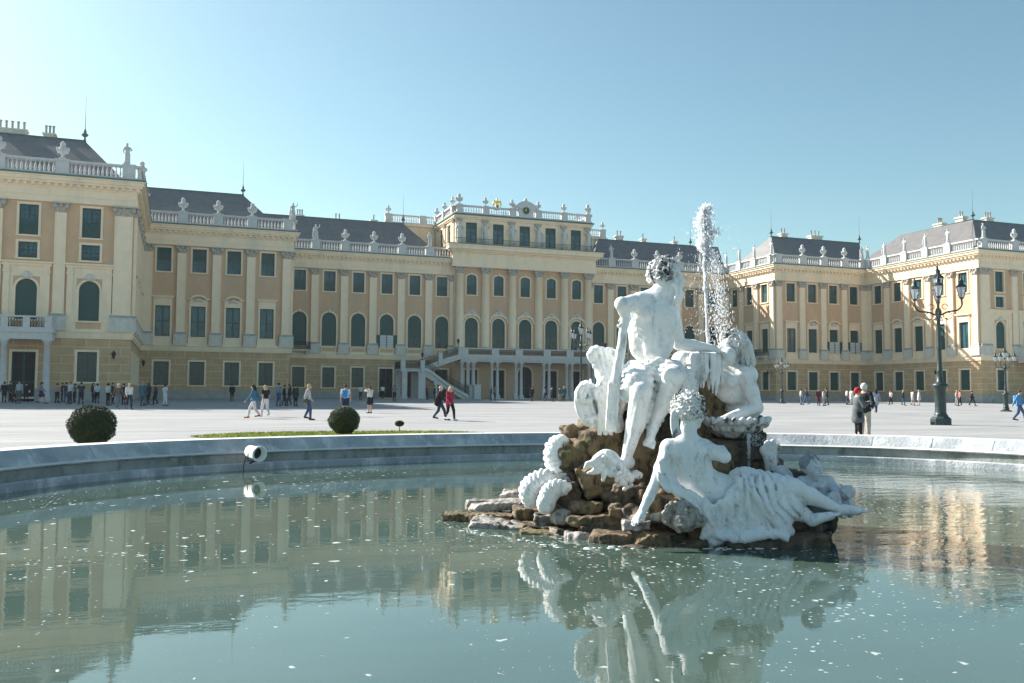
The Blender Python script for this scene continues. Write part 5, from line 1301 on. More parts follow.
c.chain([Q(602, 462, 9.31), Q(593, 467, 9.30), Q(588, 468, 9.30)], 0.014, 0.006, sub=True)
c.chain([Q(599, 468, 9.35), Q(593, 472, 9.34), Q(588, 473, 9.34)], [0.04, 0.026, 0.014], 0.01); c.chain([Q(602, 466, 9.38), Q(597, 471, 9.36), Q(593, 473, 9.36)], [0.04, 0.032, 0.02], 0.01)
c.ell(Q(604, 457, 9.30), (0.02, 0.02, 0.02), 0.006); c.ell(Q(611, 470, 9.36), (0.05, 0.05, 0.08), 0.02); c.chain([Q(605, 470, 9.36), Q(603, 480, 9.34)], [0.04, 0.02], 0.01)
c.noise(0.003, 18, 35); c.build('head', M['marble'], do, base)
c = clay_for([Q(612, 462, 9.1), Q(642, 492, 9.5)], 0.05, 0.0095); rr = random.Random(9)
for i in range(60):
    x_, y_ = rr.gauss(626, 4.2), rr.gauss(477, 3.8); c.ell(Q(x_, y_, 9.36+rr.uniform(-.06, .04)), rr.uniform(0.022, 0.036), 0.004)
for i in range(7):
    x_, y_ = 613+i*4.3, 468+3*math.sin(i*2)+i*1.5; c.ell(Q(x_, y_, 9.33), (0.05, 0.02, 0.04), 0.01)
c.build('grapes', M['hairmarble'], do, base)
# scalloped shell basin that the nymph leans on
base = Q(735, 440, 10.0)
sh_ = empty('shell_basin', base, label='scalloped white shell basin over the dark rock under the leaning figure', cat='basin')
c = clay_for([Q(695, 410, 9.5), Q(772, 448, 10.7)], 0.06, 0.0115)
ctr = Q(734, 424, 10.15)
for i in range(15):
    a = math.pi*(1.0+i/14); dr = RGT*math.cos(a)*1.0+FWD*math.sin(a)
    sc_ = 0.36
    for j, (f_, zz, r_) in enumerate([(0.15, -0.12, .05), (0.45, -0.10, .045), (0.75, -0.04, .038), (1.0, 0.03+0.022*(i % 2), .032)]):
        p = ctr+dr*sc_*f_+UPV*zz
        if j: c.cap(pp_, p, rp_, r_, 0.02)
        pp_, rp_ = p, r_
rimp = [ctr+(RGT*math.cos(math.pi*(1+i/56))+FWD*math.sin(math.pi*(1+i/56)))*0.37*(1+0.03*math.cos(i*math.pi/2))+UPV*(0.04+0.022*math.cos(i*math.pi/2)) for i in range(57)]
c.chain(rimp, 0.026, 0.012); c.ell(ctr+FWD*0.05-UPV*0.01, (0.34, 0.30, 0.05), 0.02)
for g in (-1, 1): c.cap(ctr+RGT*0.35*g, ctr+RGT*0.33*g+FWD*0.35, 0.045, 0.045, 0.02)
c.noise(0.004, 16, 41); c.build('bowl', M['hairmarble'], sh_, base)
# little figure fragment and fish at the right of the dark rock
base = Q(771, 470, 9.6)
fr = empty('carved_claw', base, label='small upright marble claw with curled tips rising behind the reclining woman\'s hip', cat='statue')
c = clay_for([Q(758, 436, 9.4), Q(792, 486, 9.8)], 0.05, 0.0095)
c.chain(spl([Q(773, 474, 9.6), Q(772, 463, 9.58), Q(769, 453, 9.58)], 4), [0.075]*4+[0.07]*4+[0.06], 0.02)
for i, (x_, y_) in enumerate([(763, 447), (767, 442), (772, 441), (777, 446)]): c.chain(spl([Q(769, 455, 9.57), Q(x_, y_+4, 9.55), Q(x_+1, y_, 9.53)], 3), [0.04]*3+[0.032]*3+[0.02], 0.01)
c.build('claw', M['hairmarble'], fr, base)
base = Q(783, 482, 9.35)
fs = empty('carved_fish', base, label='small carved marble fish lying between the claw and the seated boy', cat='statue')
c = clay_for([Q(774, 462, 9.2), Q(796, 488, 9.5)], 0.05, 0.0095)
c.chain(spl([Q(776, 470, 9.4), Q(781, 471, 9.36), Q(786, 477, 9.34), Q(787, 484, 9.34)], 4), [0.035]*4+[0.06]*4+[0.065]*4+[0.05], 0.02)
c.chain([Q(786, 471, 9.34), Q(790, 474, 9.32), Q(790, 481, 9.32)], [0.025, 0.022, 0.015], 0.01); c.ell(Q(783, 474, 9.26), 0.014, 0.004)
c.build('body', M['greymarble'], fs, base)
# ------------------------------------------------------------------ rocks of the island (cemented together: one thing)
RK = empty('fountain_rocks', Q(650, 545, 9.2), label='rugged island of tan, mossy and lime-crusted rocks carrying the fountain statues', cat='rocks')
RB = Q(650, 545, 9.2)
def rock(px, py, D, w, h, d, seed, kind='rock', yaw=0.0, tilt=0.0, flat=False, name='rock', rough=1.0, hh=None):
    rr = random.Random(seed); ctr = Q(px, py, D)
    ca, sa = math.cos(yaw), math.sin(yaw); X_ = RGT*ca+FWD*sa; Y_ = FWD*ca-RGT*sa
    ct, st = math.cos(tilt), math.sin(tilt); A = np.array([X_*ct+UPV*st, Y_, UPV*ct-X_*st])
    m = max(w, h, d)
    hh = hh or (0.016 if m < 0.9 else 0.022)
    ext = np.abs(A).T @ np.array([w, d, h])/2+0.10
    c = Clay(ctr-ext, ctr+ext, hh)
    (c.ell(ctr, (w/2, d/2, h/2), 0.02, ax=A) if name == 'boulder' else c.box(ctr, (w/2, d/2, h/2), 0.02, ax=A, rnd=min(w, h, d)*0.05))
    for i in range(0 if name == 'boulder' else 13):
        v = np.array([rr.gauss(0, 1), rr.gauss(-.25, 1), rr.gauss(0.1, 1)]); v /= np.linalg.norm(v)
        sup = abs(v[0])*w/2+abs(v[1])*d/2+abs(v[2])*h/2
        c.cut(ctr+(A[0]*v[0]+A[1]*v[1]+A[2]*v[2])*sup*rr.uniform(.62, .86), A[0]*v[0]+A[1]*v[1]+A[2]*v[2])
    mm_ = min(1, min(w, h, d)/0.3)
    c.noise(0.030*rough*mm_, 3.2, seed); c.noise(0.030*rough*mm_, 7.0, seed+1, True); c.ripple(UPV+RGT*rr.uniform(-.2, .2), 0.07+0.05*rr.random(), 0.012*mm_, seed, 0.8); c.noise(0.010*rough, 22, seed+2); c.noise(0.006*rough, 45, seed+3, True)
    me = c.mesh(name, [M[kind]]); me.transform(Matrix.Translation(-Vector(RB)))
    return link(name, me, RK)
# big core blocks under the seated man
rock(575, 462, 10.2, 0.42, 0.50, 0.5, 101, yaw=.2); rock(598, 442, 10.25, 0.50, 0.34, 0.6, 102); rock(572, 436, 10.4, 0.30, 0.30, 0.4, 103)
rock(565, 494, 10.1, 0.55, 0.34, 0.6, 104, 'rockdark'); rock(600, 480, 9.95, 0.62, 0.36, 0.5, 105); rock(640, 462, 10.1, 0.70, 0.55, 0.6, 106); rock(628, 500, 9.75, 0.60, 0.34, 0.5, 107, 'rockdark')
rock(668, 470, 9.95, 0.52, 0.62, 0.5, 108, 'rockdark'); rock(690, 440, 10.25, 0.45, 0.6, 0.5, 109); rock(704, 395, 10.4, 0.36, 0.75, 0.42, 110, yaw=.3); rock(686, 400, 10.5, 0.5, 0.7, 0.4, 111, 'rockdark')
rock(655, 420, 10.3, 0.75, 0.65, 0.5, 112, 'rockdark'); rock(618, 420, 10.5, 0.5, 0.5, 0.4, 113); rock(652, 500, 9.6, 0.5, 0.40, 0.4, 114); rock(645, 445, 9.95, 0.3, 0.3, 0.3, 130, 'rock')
rock(712, 420, 10.35, 0.26, 0.5, 0.3, 115); rock(655, 395, 10.15, 0.66, 0.36, 0.46, 131, 'rockdark')
# dark rock below the shell and behind the woman
rock(728, 462, 10.05, 0.85, 0.55, 0.7, 116, 'rockdark'); rock(762, 468, 9.95, 0.45, 0.36, 0.5, 117, 'rockdark', tilt=-.5); rock(745, 447, 10.2, 0.45, 0.4, 0.5, 118, 'rockdark'); rock(720, 500, 9.7, 1.0, 0.7, 0.7, 119, 'rockdark')
rock(720, 470, 9.55, 0.30, 0.34, 0.3, 120, 'rock'); rock(786, 490, 9.7, 0.45, 0.4, 0.5, 121, 'rockdark')
# seat under the woman and right tip
rock(765, 545, 9.05, 1.25, 0.30, 0.75, 122, 'rockdark'); rock(730, 530, 9.15, 0.9, 0.42, 0.5, 123, 'rockdark'); rock(795, 530, 9.3, 0.62, 0.36, 0.5, 124, 'rockdark'); rock(812, 520, 9.45, 0.42, 0.4, 0.4, 125, 'rockdark')
rock(706, 526, 8.95, 0.30, 0.5, 0.4, 126, 'rock'); rock(705, 495, 9.2, 0.4, 0.35, 0.4, 127, 'rock')
rock(684, 516, 8.72, 0.42, 0.38, 0.36, 128, 'rockgrey', rough=1.2, hh=0.011, name='boulder')
# flat ledges on the left, layered
rock(505, 528, 10.05, 0.95, 0.13, 0.55, 140, 'rockgrey', yaw=-.35, tilt=-.10, hh=.014); rock(462, 517, 10.6, 0.62, 0.10, 0.40, 141, 'rock', yaw=-.2, hh=.013); rock(500, 504, 10.9, 0.9, 0.10, 0.6, 142, 'rockgrey', yaw=-.1, tilt=.10, hh=.014)
rock(525, 492, 11.1, 0.6, 0.09, 0.5, 143, 'rockgrey', yaw=-.3, tilt=.12, hh=.014); rock(530, 512, 10.4, 0.5, 0.13, 0.4, 144, 'rock', hh=.013); rock(548, 520, 10.0, 0.40, 0.16, 0.35, 145, 'rockgrey', hh=.013)
rock(540, 537, 9.7, 0.6, 0.16, 0.5, 146, 'rock', tilt=-.1, hh=.014); rock(478, 505, 11.0, 0.34, 0.12, 0.3, 147, 'rockgrey', hh=.013); rock(565, 516, 9.7, 0.28, 0.15, 0.3, 148, 'rockgrey', hh=.012)
rock(585, 541, 9.35, 0.42, 0.22, 0.4, 149, 'rockgrey', hh=.013); rock(620, 541, 9.15, 0.75, 0.20, 0.5, 150, 'rock', tilt=-.05, hh=.015); rock(600, 520, 9.5, 0.75, 0.14, 0.5, 151, 'rock', tilt=.04, hh=.014)
rock(585, 507, 9.7, 0.50, 0.13, 0.4, 152, 'rock', hh=.013); rock(622, 512, 9.45, 0.30, 0.12, 0.3, 153, 'rock', hh=.012); rock(636, 525, 9.0, 0.28, 0.10, 0.3, 154, 'rockgrey', hh=.012)
rock(655, 540, 8.95, 0.50, 0.16, 0.4, 155, 'rock', tilt=-.12, hh=.014); rock(650, 517, 9.05, 0.24, 0.16, 0.25, 156, 'rockgrey', hh=.012); rock(662, 506, 9.15, 0.3, 0.2, 0.3, 157, 'rock', hh=.013); rock(690, 545, 8.85, 0.4, 0.14, 0.3, 158, 'rockdark', hh=.014)
rock(570, 531, 9.65, 0.55, 0.10, 0.4, 159, 'rockdark', hh=.014); rock(610, 530, 9.4, 0.8, 0.12, 0.45, 160, 'rockdark', hh=.015); rock(648, 552, 8.9, .9, .18, .5, 161, 'rockdark', hh=.018); rock(560, 550, 9.7, .9, .18, .7, 162, 'rockdark', hh=.018)
# wide wet slabs spreading low over the water on the left
rock(520, 536, 10.0, 1.25, 0.09, 0.75, 180, 'rockdark', yaw=-.25, hh=.016); rock(470, 524, 10.5, 0.75, 0.07, 0.45, 181, 'rockdark', yaw=-.3, hh=.014); rock(590, 546, 9.5, 1.0, 0.09, 0.5, 182, 'rockdark', hh=.016)
rock(545, 528, 9.9, 0.62, 0.08, 0.42, 183, 'rock', yaw=-.2, tilt=-.05, hh=.013); rock(495, 516, 10.5, 0.6, 0.07, 0.4, 184, 'rock', yaw=-.2, hh=.013)
# hidden heart of the island so that nothing floats
rock(640, 500, 10.5, 1.7, 1.3, 1.1, 163, 'rockdark', hh=.035); rock(720, 500, 10.3, 1.3, 1.2, 0.9, 164, 'rockdark', hh=.035); rock(560, 530, 10.6, 1.1, .6, .8, 165, 'rockdark', hh=.03); rock(680, 530, 9.6, 1.6, .6, .9, 166, 'rockdark', hh=.03)
rock(655, 425, 10.75, 0.8, 1.2, 0.5, 167, 'rockdark', hh=.03); rock(735, 440, 10.75, 0.7, 0.9, 0.4, 168, 'rockdark', hh=.03); rock(600, 450, 10.7, .6, .9, .4, 169, 'rock', hh=.03)
# foam collar where the rocks meet the water
M['foam'] = mat('white_foam', (0.70, 0.74, 0.75), 0.6, var=0.1, vscale=9)
fo = MB(); rr = random.Random(12)
fp_ = [(436, 516, 10.9), (447, 524, 10.6), (470, 531, 10.3), (495, 536, 10.0), (520, 541, 9.8), (545, 545, 9.4)]
for x0, x1, yb, n in ((585, 655, 0, 26), (690, 815, 0, 44), (450, 560, 1, 34)):
    for i in range(n):
        x_ = rr.uniform(x0, x1)
        y_ = (547.5+rr.uniform(-1, 2.5)+(0 if x_ < 770 else -(x_-770)*0.08)) if not yb else (526+(x_-450)*0.17+rr.uniform(0, 4))
        d = _F+_RR*(x_-512)/FPX-_UU*(y_-341.5)/FPX; P = CAM+d*((WZ-CAM[2])/d[2]); s_ = rr.uniform(.008, .030)*rr.uniform(.5, 1.2)
        fo.ball((P[0], P[1], WZ), (s_*1.6, s_, 0.004), 0, 8, 3)
fo.build('foam', M['foam'], kind='stuff', label='white foam on the water along the foot of the rocks', cat='foam')
# ------------------------------------------------------------------ water jet
def wmat():
    m = bpy.data.materials.new('spray_water'); m.use_nodes = True; N = m.node_tree.nodes; b = N['Principled BSDF']
    b.inputs['Base Color'].default_value = (0.92, 0.95, 0.98, 1); b.inputs['Roughness'].default_value = 0.4; b.inputs['Subsurface Weight'].default_value = 0.0; b.inputs['Transmission Weight'].default_value = 0.0; b.inputs['IOR'].default_value = 1.33
    t = m.node_tree; tr = N.new('ShaderNodeBsdfTransparent'); mx = N.new('ShaderNodeMixShader'); mx.inputs[0].default_value = 0.32
    df = N.new('ShaderNodeBsdfDiffuse'); tl = N.new('ShaderNodeBsdfTranslucent'); df.inputs[0].default_value = tl.inputs[0].default_value = (.95, .97, 1, 1); m2 = N.new('ShaderNodeMixShader'); m2.inputs[0].default_value = .55; t.links.new(df.outputs[0], m2.inputs[1]); t.links.new(tl.outputs[0], m2.inputs[2]); t.links.new(m2.outputs[0], mx.inputs[1]); t.links.new(tr.outputs[0], mx.inputs[2]); t.links.new(mx.outputs[0], N['Material Output'].inputs[0])
    return m
M['spray'] = wmat()
jm = MB(); rr = random.Random(77); JD = 10.25
def drop(x_, y_, D, s, st=1.0):
    p = Q(x_, y_, D); a = rr.uniform(0, 6.3); s *= .72
    v = [p+s*np.array(q)*rr.uniform(.6, 1.3) for q in ((math.cos(a), math.sin(a), 0), (math.cos(a+2.1), math.sin(a+2.1), 0), (math.cos(a+4.2), math.sin(a+4.2), 0), (0, 0, st*rr.uniform(1.0, 2.2)), (0, 0, -st*rr.uniform(1.0, 2.2)))]
    b = len(jm.v)
    for q in v: jm.v.append(tuple(q))
    for f in ((0, 1, 3), (1, 2, 3), (2, 0, 3), (1, 0, 4), (2, 1, 4), (0, 2, 4)): jm.f.append(tuple(b+i for i in f)); jm.m.append(0); jm.sm.append(True); jm.uv.append([(0, 0)]*3)
for i in range(1500):      # rising core
    t = rr.random(); y_ = 345-t*138; w_ = 0.55+1.3*t**2; drop(708-5*t+rr.gauss(0, w_)+0.4*math.sin(y_*0.3), y_, JD+rr.gauss(0, w_/90), rr.uniform(.004, .012), 3.0)
for i in range(2600):      # tumbling plume
    t = rr.random()**0.8; y_ = 204+t*58; w_ = 1.6+5.6*math.sin(math.pi*min(1, t*1.0+0.08))**0.8; drop(705+2*t+rr.gauss(0, w_*0.62)+2*math.sin(y_*.25), y_, JD+rr.gauss(0, w_*0.6/90), rr.uniform(.004, .017), 1.4)
for i in range(1300):      # falling curtain to the right
    t = rr.random(); y_ = 250+t*98; drop(712+11*t**0.7+rr.gauss(0, 3.0+4.5*t), y_, JD+rr.gauss(0, .08), rr.uniform(.003, .009), 1.8)
for i in range(700):
    t = rr.random(); drop(706+rr.gauss(0, 13), 225+t*110, JD+rr.gauss(0, .15), rr.uniform(.003, .008))
for k in range(9):      # thin continuous strands in the heart of the jet
    o1, o2 = rr.uniform(-1.0, 1.0), rr.uniform(-.012, .012)
    jm.tube([tuple(Q(708-5*t+o1*(0.4+t)+0.5*math.sin(t*14+k), 346-t*(118+k*2), JD+o2)) for t in [i/22 for i in range(23)]], [0.010*(1-.6*i/22)*rr.uniform(.6, 1.3) for i in range(23)], 0, 5)
jm.build('water_jet', M['spray'], label='sparkling white fountain jet breaking into falling drops above the urn', cat='water jet')
jm = MB()
for i in range(500):
    t = rr.random(); drop(748.5+rr.gauss(0, .8)+.5*t, 434+t*40, 9.72+rr.gauss(0, .02), rr.uniform(.004, .012))
for i in range(120): drop(756+rr.gauss(0, 3), 434+rr.random()*12, 9.75, rr.uniform(.003, .009))
jm.build('water_trickle', M['spray'], label='thin trickle of water falling from the shell basin onto the dark rock', cat='water trickle')
# ------------------------------------------------------------------ porch, stairs, balconies (parts of the palace)
def part(mb, name, mats): return mb.build(name, mats, PAL)
def pcol(x, y, z0, z1, r=0.24, name='porch_column'):
    a = MB(); H = z1-z0
    a.box(x-r*1.4, x+r*1.4, y-r*1.4, y+r*1.4, z0, z0+0.5, 0)
    a.lathe(x, y, [(r*1.25, 0.5), (r*1.25, .6), (r, .68), (r*.98, H*.4), (r*.84, H-.45), (r, H-.42), (r, H-.3), (r*1.25, H-.2), (r*1.3, H-.12)], 0, 14, z0)
    a.box(x-r*1.4, x+r*1.4, y-r*1.4, y+r*1.4, z1-0.12, z1, 0); return part(a, name, [M['white']])
def iron_rail(p0, p1, h=1.0, name='iron_railing', st=0.12):
    a = MB(); p0 = np.array(p0, float); p1 = np.array(p1, float); L = np.linalg.norm((p1-p0)[:2]); n = max(2, int(L/st))
    up = np.array([0, 0, h])
    a.tube([p0+up, p1+up], 0.035, 0, 6); a.tube([p0+up*.12, p1+up*.12], 0.02, 0, 5)
    for i in range(n+1):
        q = p0+(p1-p0)*i/n; a.tube([q, q+up], 0.022, 0, 4)
        if i < n: q2 = p0+(p1-p0)*(i+1)/n; a.tube([q+up*.15, (q+q2)/2+up*.5, q2+up*.85], 0.018, 0, 4)
    return part(a, name, [M['iron']])
YB = -4.0; ZS = 5.45
a = MB(); a.box(-10.9, 10.9, YB-0.35, -1.03, ZS, ZS+0.35, 0); a.box(-11.0, 11.0, YB-0.45, -1.03, ZS+0.35, ZS+0.62, 0); a.box(-10.8, 10.8, YB-0.2, -1.03, ZS-0.25, ZS-0.004, 0); part(a, 'balcony_slab', [M['white']])
cxs = [-5.75, -2.15, 2.15, 5.75]
for x in cxs:
    for o in (-0.42, 0.42): pcol(x+o, YB, 0, ZS-0.25, 0.23)
for x in (-9.7, -8.9, 8.9, 9.7, -10.6, 10.6): pcol(x, YB, 0, ZS-0.25, 0.27)
bp_ = [-10.3]+cxs+[10.3]
for x in bp_: a = MB(); a.box(x-.55, x+.55, YB-.36, YB+.12, ZS+.62, ZS+1.58, 0); a.box(x-.6, x+.6, YB-.4, YB+.16, ZS+1.58, ZS+1.68, 0); part(a, 'balcony_pedestal', [M['white']])
for x0, x1 in zip(bp_, bp_[1:]):
    a = MB(); a.box(x0+.6, x1-.6, YB-.3, YB+.06, ZS+1.5, ZS+1.66, 0); a.box(x0+.56, x1-.56, YB-.28, YB+.04, ZS+.622, ZS+.74, 0); part(a, 'balcony_rail', [M['white']])
    iron_rail((x0+.57, YB-.1, ZS+.74), (x1-.57, YB-.1, ZS+.74), 0.74)
def stairs(sg):
    def X(x): return sg*x
    def bx(a, x0, x1, *r): a.box(min(X(x0), X(x1)), max(X(x0), X(x1)), *r, 0)
    # lower flight rises outwards, landing, upper flight rises back to the balcony
    n1 = 22; x0, x1, zt = 10.2, 17.0, 3.85
    a = MB()
    for i in range(n1):
        xa = x0+(x1-x0)*i/n1; xb = x0+(x1-x0)*(i+1)/n1+0.02; z = zt*(i+1)/n1; bx(a, xa, xb, -7.2, -5.2, max(0, z-0.75), z)
    n2 = 13
    for i in range(n2):
        xb = x1-(x1-11.2)*i/n2; xa = x1-(x1-11.2)*(i+1)/n2-0.02; z = zt+0.1+(5.9-zt)*(i+1)/n2; bx(a, xa, xb, -4.9, -3.0, z-0.6, z)
    part(a, 'stair_steps', [M['pale']])
    a = MB(); bx(a, 17.0, 19.9, -7.3, -2.9, zt-0.22, zt+0.02); bx(a, 16.95, 20.0, -7.4, -2.85, zt+0.022, zt+0.14); part(a, 'landing_slab', [M['white']])
    for x, w in ((19.5, .62), (17.15, .95)):
        for y in (-7.1, -3.4): a = MB(); bx(a, x-w/2, x+w/2, y-.3, y+.3, 0, zt-.222); bx(a, x-w/2-.07, x+w/2+.07, y-.36, y+.36, zt-.5, zt-.34); bx(a, x-w/2-.06, x+w/2+.06, y-.35, y+.35, -.02, .4); part(a, 'stair_pillar', [M['white']])
    for x in (15.2,): a = MB(); bx(a, x-.22, x+.22, -7.25, -6.8, 0, 2.4); part(a, 'stair_pillar', [M['white']])
    # sloping stringers: flights read as white curved bands
    def band(pts, y0, y1, h, nm):
        a = MB(); P = spl([(X(x), 0, z) for x, z in pts], 6)
        a.rings([[(p[0], y0, p[2]), (p[0], y1, p[2]), (p[0], y1, p[2]+h), (p[0], y0, p[2]+h)] for p in P], 0, True, True, False); part(a, nm, [M['white']]); return P
    lo = [(17.0, 3.75), (16.2, 3.55), (15.0, 2.75), (13.6, 1.75), (12.2, 0.95), (10.6, 0.1)]
    band(lo, -7.42, -7.2, 0.42, 'stair_stringer'); band(lo, -5.3, -5.16, 0.42, 'stair_stringer')
    up_ = [(17.0, 3.85), (15.4, 4.3), (13.6, 5.0), (11.4, 5.7)]
    band(up_, -5.0, -4.88, 0.42, 'stair_stringer')
    for q in (lo, up_):
        yy = -7.3 if q is lo else -4.95
        P = [np.array((X(x), yy, z+.42)) for x, z in q]
        for p, r in zip(P, P[1:]): iron_rail(p, r, 0.95)
    iron_rail((X(17.2), -7.3, zt+.14), (X(19.8), -7.3, zt+.14), 1.0); iron_rail((X(19.8), -7.3, zt+.14), (X(19.8), -3.0, zt+.14), 1.0)
    for x, y, z, h in ((17.1, -7.3, zt+.14, 1.15), (14.0, -5.0, 5.2, 1.1), (11.3, -4.6, 5.95, 1.3), (19.75, -7.3, zt+.14, 1.1)):
        a = MB(); bx(a, x-.28, x+.28, y-.28, y+.28, z-.4, z+h-.1); bx(a, x-.34, x+.34, y-.34, y+.34, z+h-.1, z+h); part(a, 'newel_post', [M['white']])
    a = MB(); bx(a, 9.0, 9.9, -7.7, -6.8, 0, 1.75); bx(a, 8.92, 9.98, -7.78, -6.72, 1.75, 1.95); bx(a, 8.95, 9.95, -7.75, -6.75, 0, .3); part(a, 'newel_post', [M['white']])
    a = MB(); bx(a, 9.0, 9.9, -5.4, -4.6, 0, 1.75); bx(a, 8.92, 9.98, -5.48, -4.52, 1.75, 1.95); part(a, 'newel_post', [M['white']])
    for x, y, z in ((17.1, -7.3, zt+1.29), (11.3, -4.6, 7.25)):
        a = MB(); a.lathe(X(x), y, [(.12, 0), (.05, .12), (.04, .35), (.10, .42), (.2, .8), (.24, .82), (.12, 1.0), (.03, 1.1)], 0, 6, z); part(a, 'stair_lantern', [M['iron']])
stairs(-1); stairs(1)
# stone balconies on columns before the pavilion doors
def porch(x0, x1, Y):
    d = 2.4
    a = MB(); a.box(x0, x1, Y-d, Y-0.31, 5.15, 5.75, 0); a.box(x0-.12, x1+.12, Y-d-.12, Y-0.31, 5.75, 6.05, 0); part(a, 'balcony_slab', [M['white']])
    a = MB(); ps = [x0+.35+(x1-x0-.7)*i/6 for i in range(7)]
    for p in ps: a.box(p-.28, p+.28, Y-d, Y-d+.4, 6.05, 7.05, 0)
    a.box(x0, x1, Y-d-.04, Y-d+.44, 7.05, 7.2, 0); a.box(x0, x1, Y-d+.04, Y-d+.36, 6.052, 6.2, 0)
    for xx in (x0+.2, x1-.2): a.box(xx-.2, xx+.2, Y-d+.402, Y-.4, 6.06, 7.19, 0)
    part(a, 'balcony_rail', [M['white']])
    for p, q in zip(ps, ps[1:]): iron_rail((p+.3, Y-d+.2, 6.2), (q-.3, Y-d+.2, 6.2), .85, st=.2)
    for x in (x0+.4, x0+.4+(x1-x0-.8)*.33, x0+.4+(x1-x0-.8)*.67, x1-.4): pcol(x, Y-d+.4, gz(Y-d)-.1, 5.15, .3)
porch(-69.0, -58.1, D3); porch(58.1, 69.0, D3)
# small iron balconies and box shutters
def iron_balcony(sec, s, w=3.0):
    def P(ss, t, z): return tuple(sec.M @ Vector((ss, t, z)))
    a = MB(); a.M = sec.M; a.box(s-w/2, s+w/2, 0.31, 1.15, 6.35, 6.55, 0)
    for g in (-1, 1): a.box(s+g*(w/2-.4)-.12, s+g*(w/2-.4)+.12, .31, .95, 5.9, 6.35, 0)
    part(a, 'small_balcony', [M['pale']])
    for u, v in (((s-w/2, 1.1), (s+w/2, 1.1)), ((s-w/2, .3), (s-w/2, 1.1)), ((s+w/2, 1.1), (s+w/2, .3))): iron_rail(P(u[0], u[1], 6.55), P(v[0], v[1], 6.55), 1.0, st=.14)
iron_balcony(sS2R, 10.38); iron_balcony(sWL, X2-32.4, 2.8)
def box_shutter(sec, s):
    a = MB(); a.M = sec.M; w = .92
    a.box(s-w-.75, s-w, .1, .16, 7.1, 8.85, 0); a.box(s+w, s+w+.75, .1, .16, 7.1, 8.85, 0)
    a.box(s-w, s-.06, .12, .18, 7.15, 8.8, 1); a.box(s+.06, s+w, .12, .18, 7.15, 8.8, 1); a.box(s-.06, s+.06, .1, .2, 7.1, 8.85, 0)
    for i in range(6): a.box(s-w+.06, s+w-.06, .185, .2, 7.3+i*.24, 7.33+i*.24, 0)
    part(a, 'window_shutters', [M['shutter'], M['glasswhite']])
M['glasswhite'] = mat('white_panel', (0.62, 0.64, 0.64), 0.4, var=.05)
box_shutter(sWL, X2-20.4); box_shutter(sF2R, 45.6-X2); box_shutter(sF2R, 49.48-X2)
def bracket(sec, s, z=4.0):
    a = MB(); a.M = sec.M
    a.tube([(s, 0, z), (s, .5, z+.1), (s, .8, z+.35), (s, 1.05, z+.3)], .03, 0, 6); a.tube([(s, 0, z-.5), (s, .4, z-.2), (s, .6, z+.1)], .02, 0, 6)
    a.lathe(s, 1.05, [(.08, -.62), (.2, -.2), (.23, -.17), (.1, 0), (.03, .1)], 0, 6, z+.25); part(a, 'wall_lantern', [M['iron']])
bracket(sS2R, 12.4); bracket(sSR, 14.4); bracket(sPL, XE-53.2); bracket(sF2L, .5)
# ------------------------------------------------------------------ street lamps
M['lampglass'] = mat('frosted_lantern_glass', (0.85, 0.87, 0.88), 0.35, var=.05, vscale=4)
M['lampglass'].node_tree.nodes['Principled BSDF'].inputs['Transmission Weight'].default_value = 0.7
def lantern_mesh():
    a = MB()   # iron cage; origin at lantern foot
    n = 6
    a.lathe(0, 0, [(.03, 0), (.08, .06), (.10, .10), (.13, .12)], 0, 8)
    for j in range(n):
        t = 2*math.pi*j/n; a.tube([(.12*math.cos(t), .12*math.sin(t), .12), (.25*math.cos(t), .25*math.sin(t), .62)], .013, 0, 4)
    a.lathe(0, 0, [(.25, .615), (.29, .64), (.27, .66), (.18, .74), (.11, .80), (.13, .92), (.10, .96), (.05, 1.02), (.06, 1.06), (.015, 1.18), (.01, 1.26)], 0, n)
    g = MB(); g.lathe(0, 0, [(.115, .12), (.24, .61)], 0, n, 0, False); return a, g
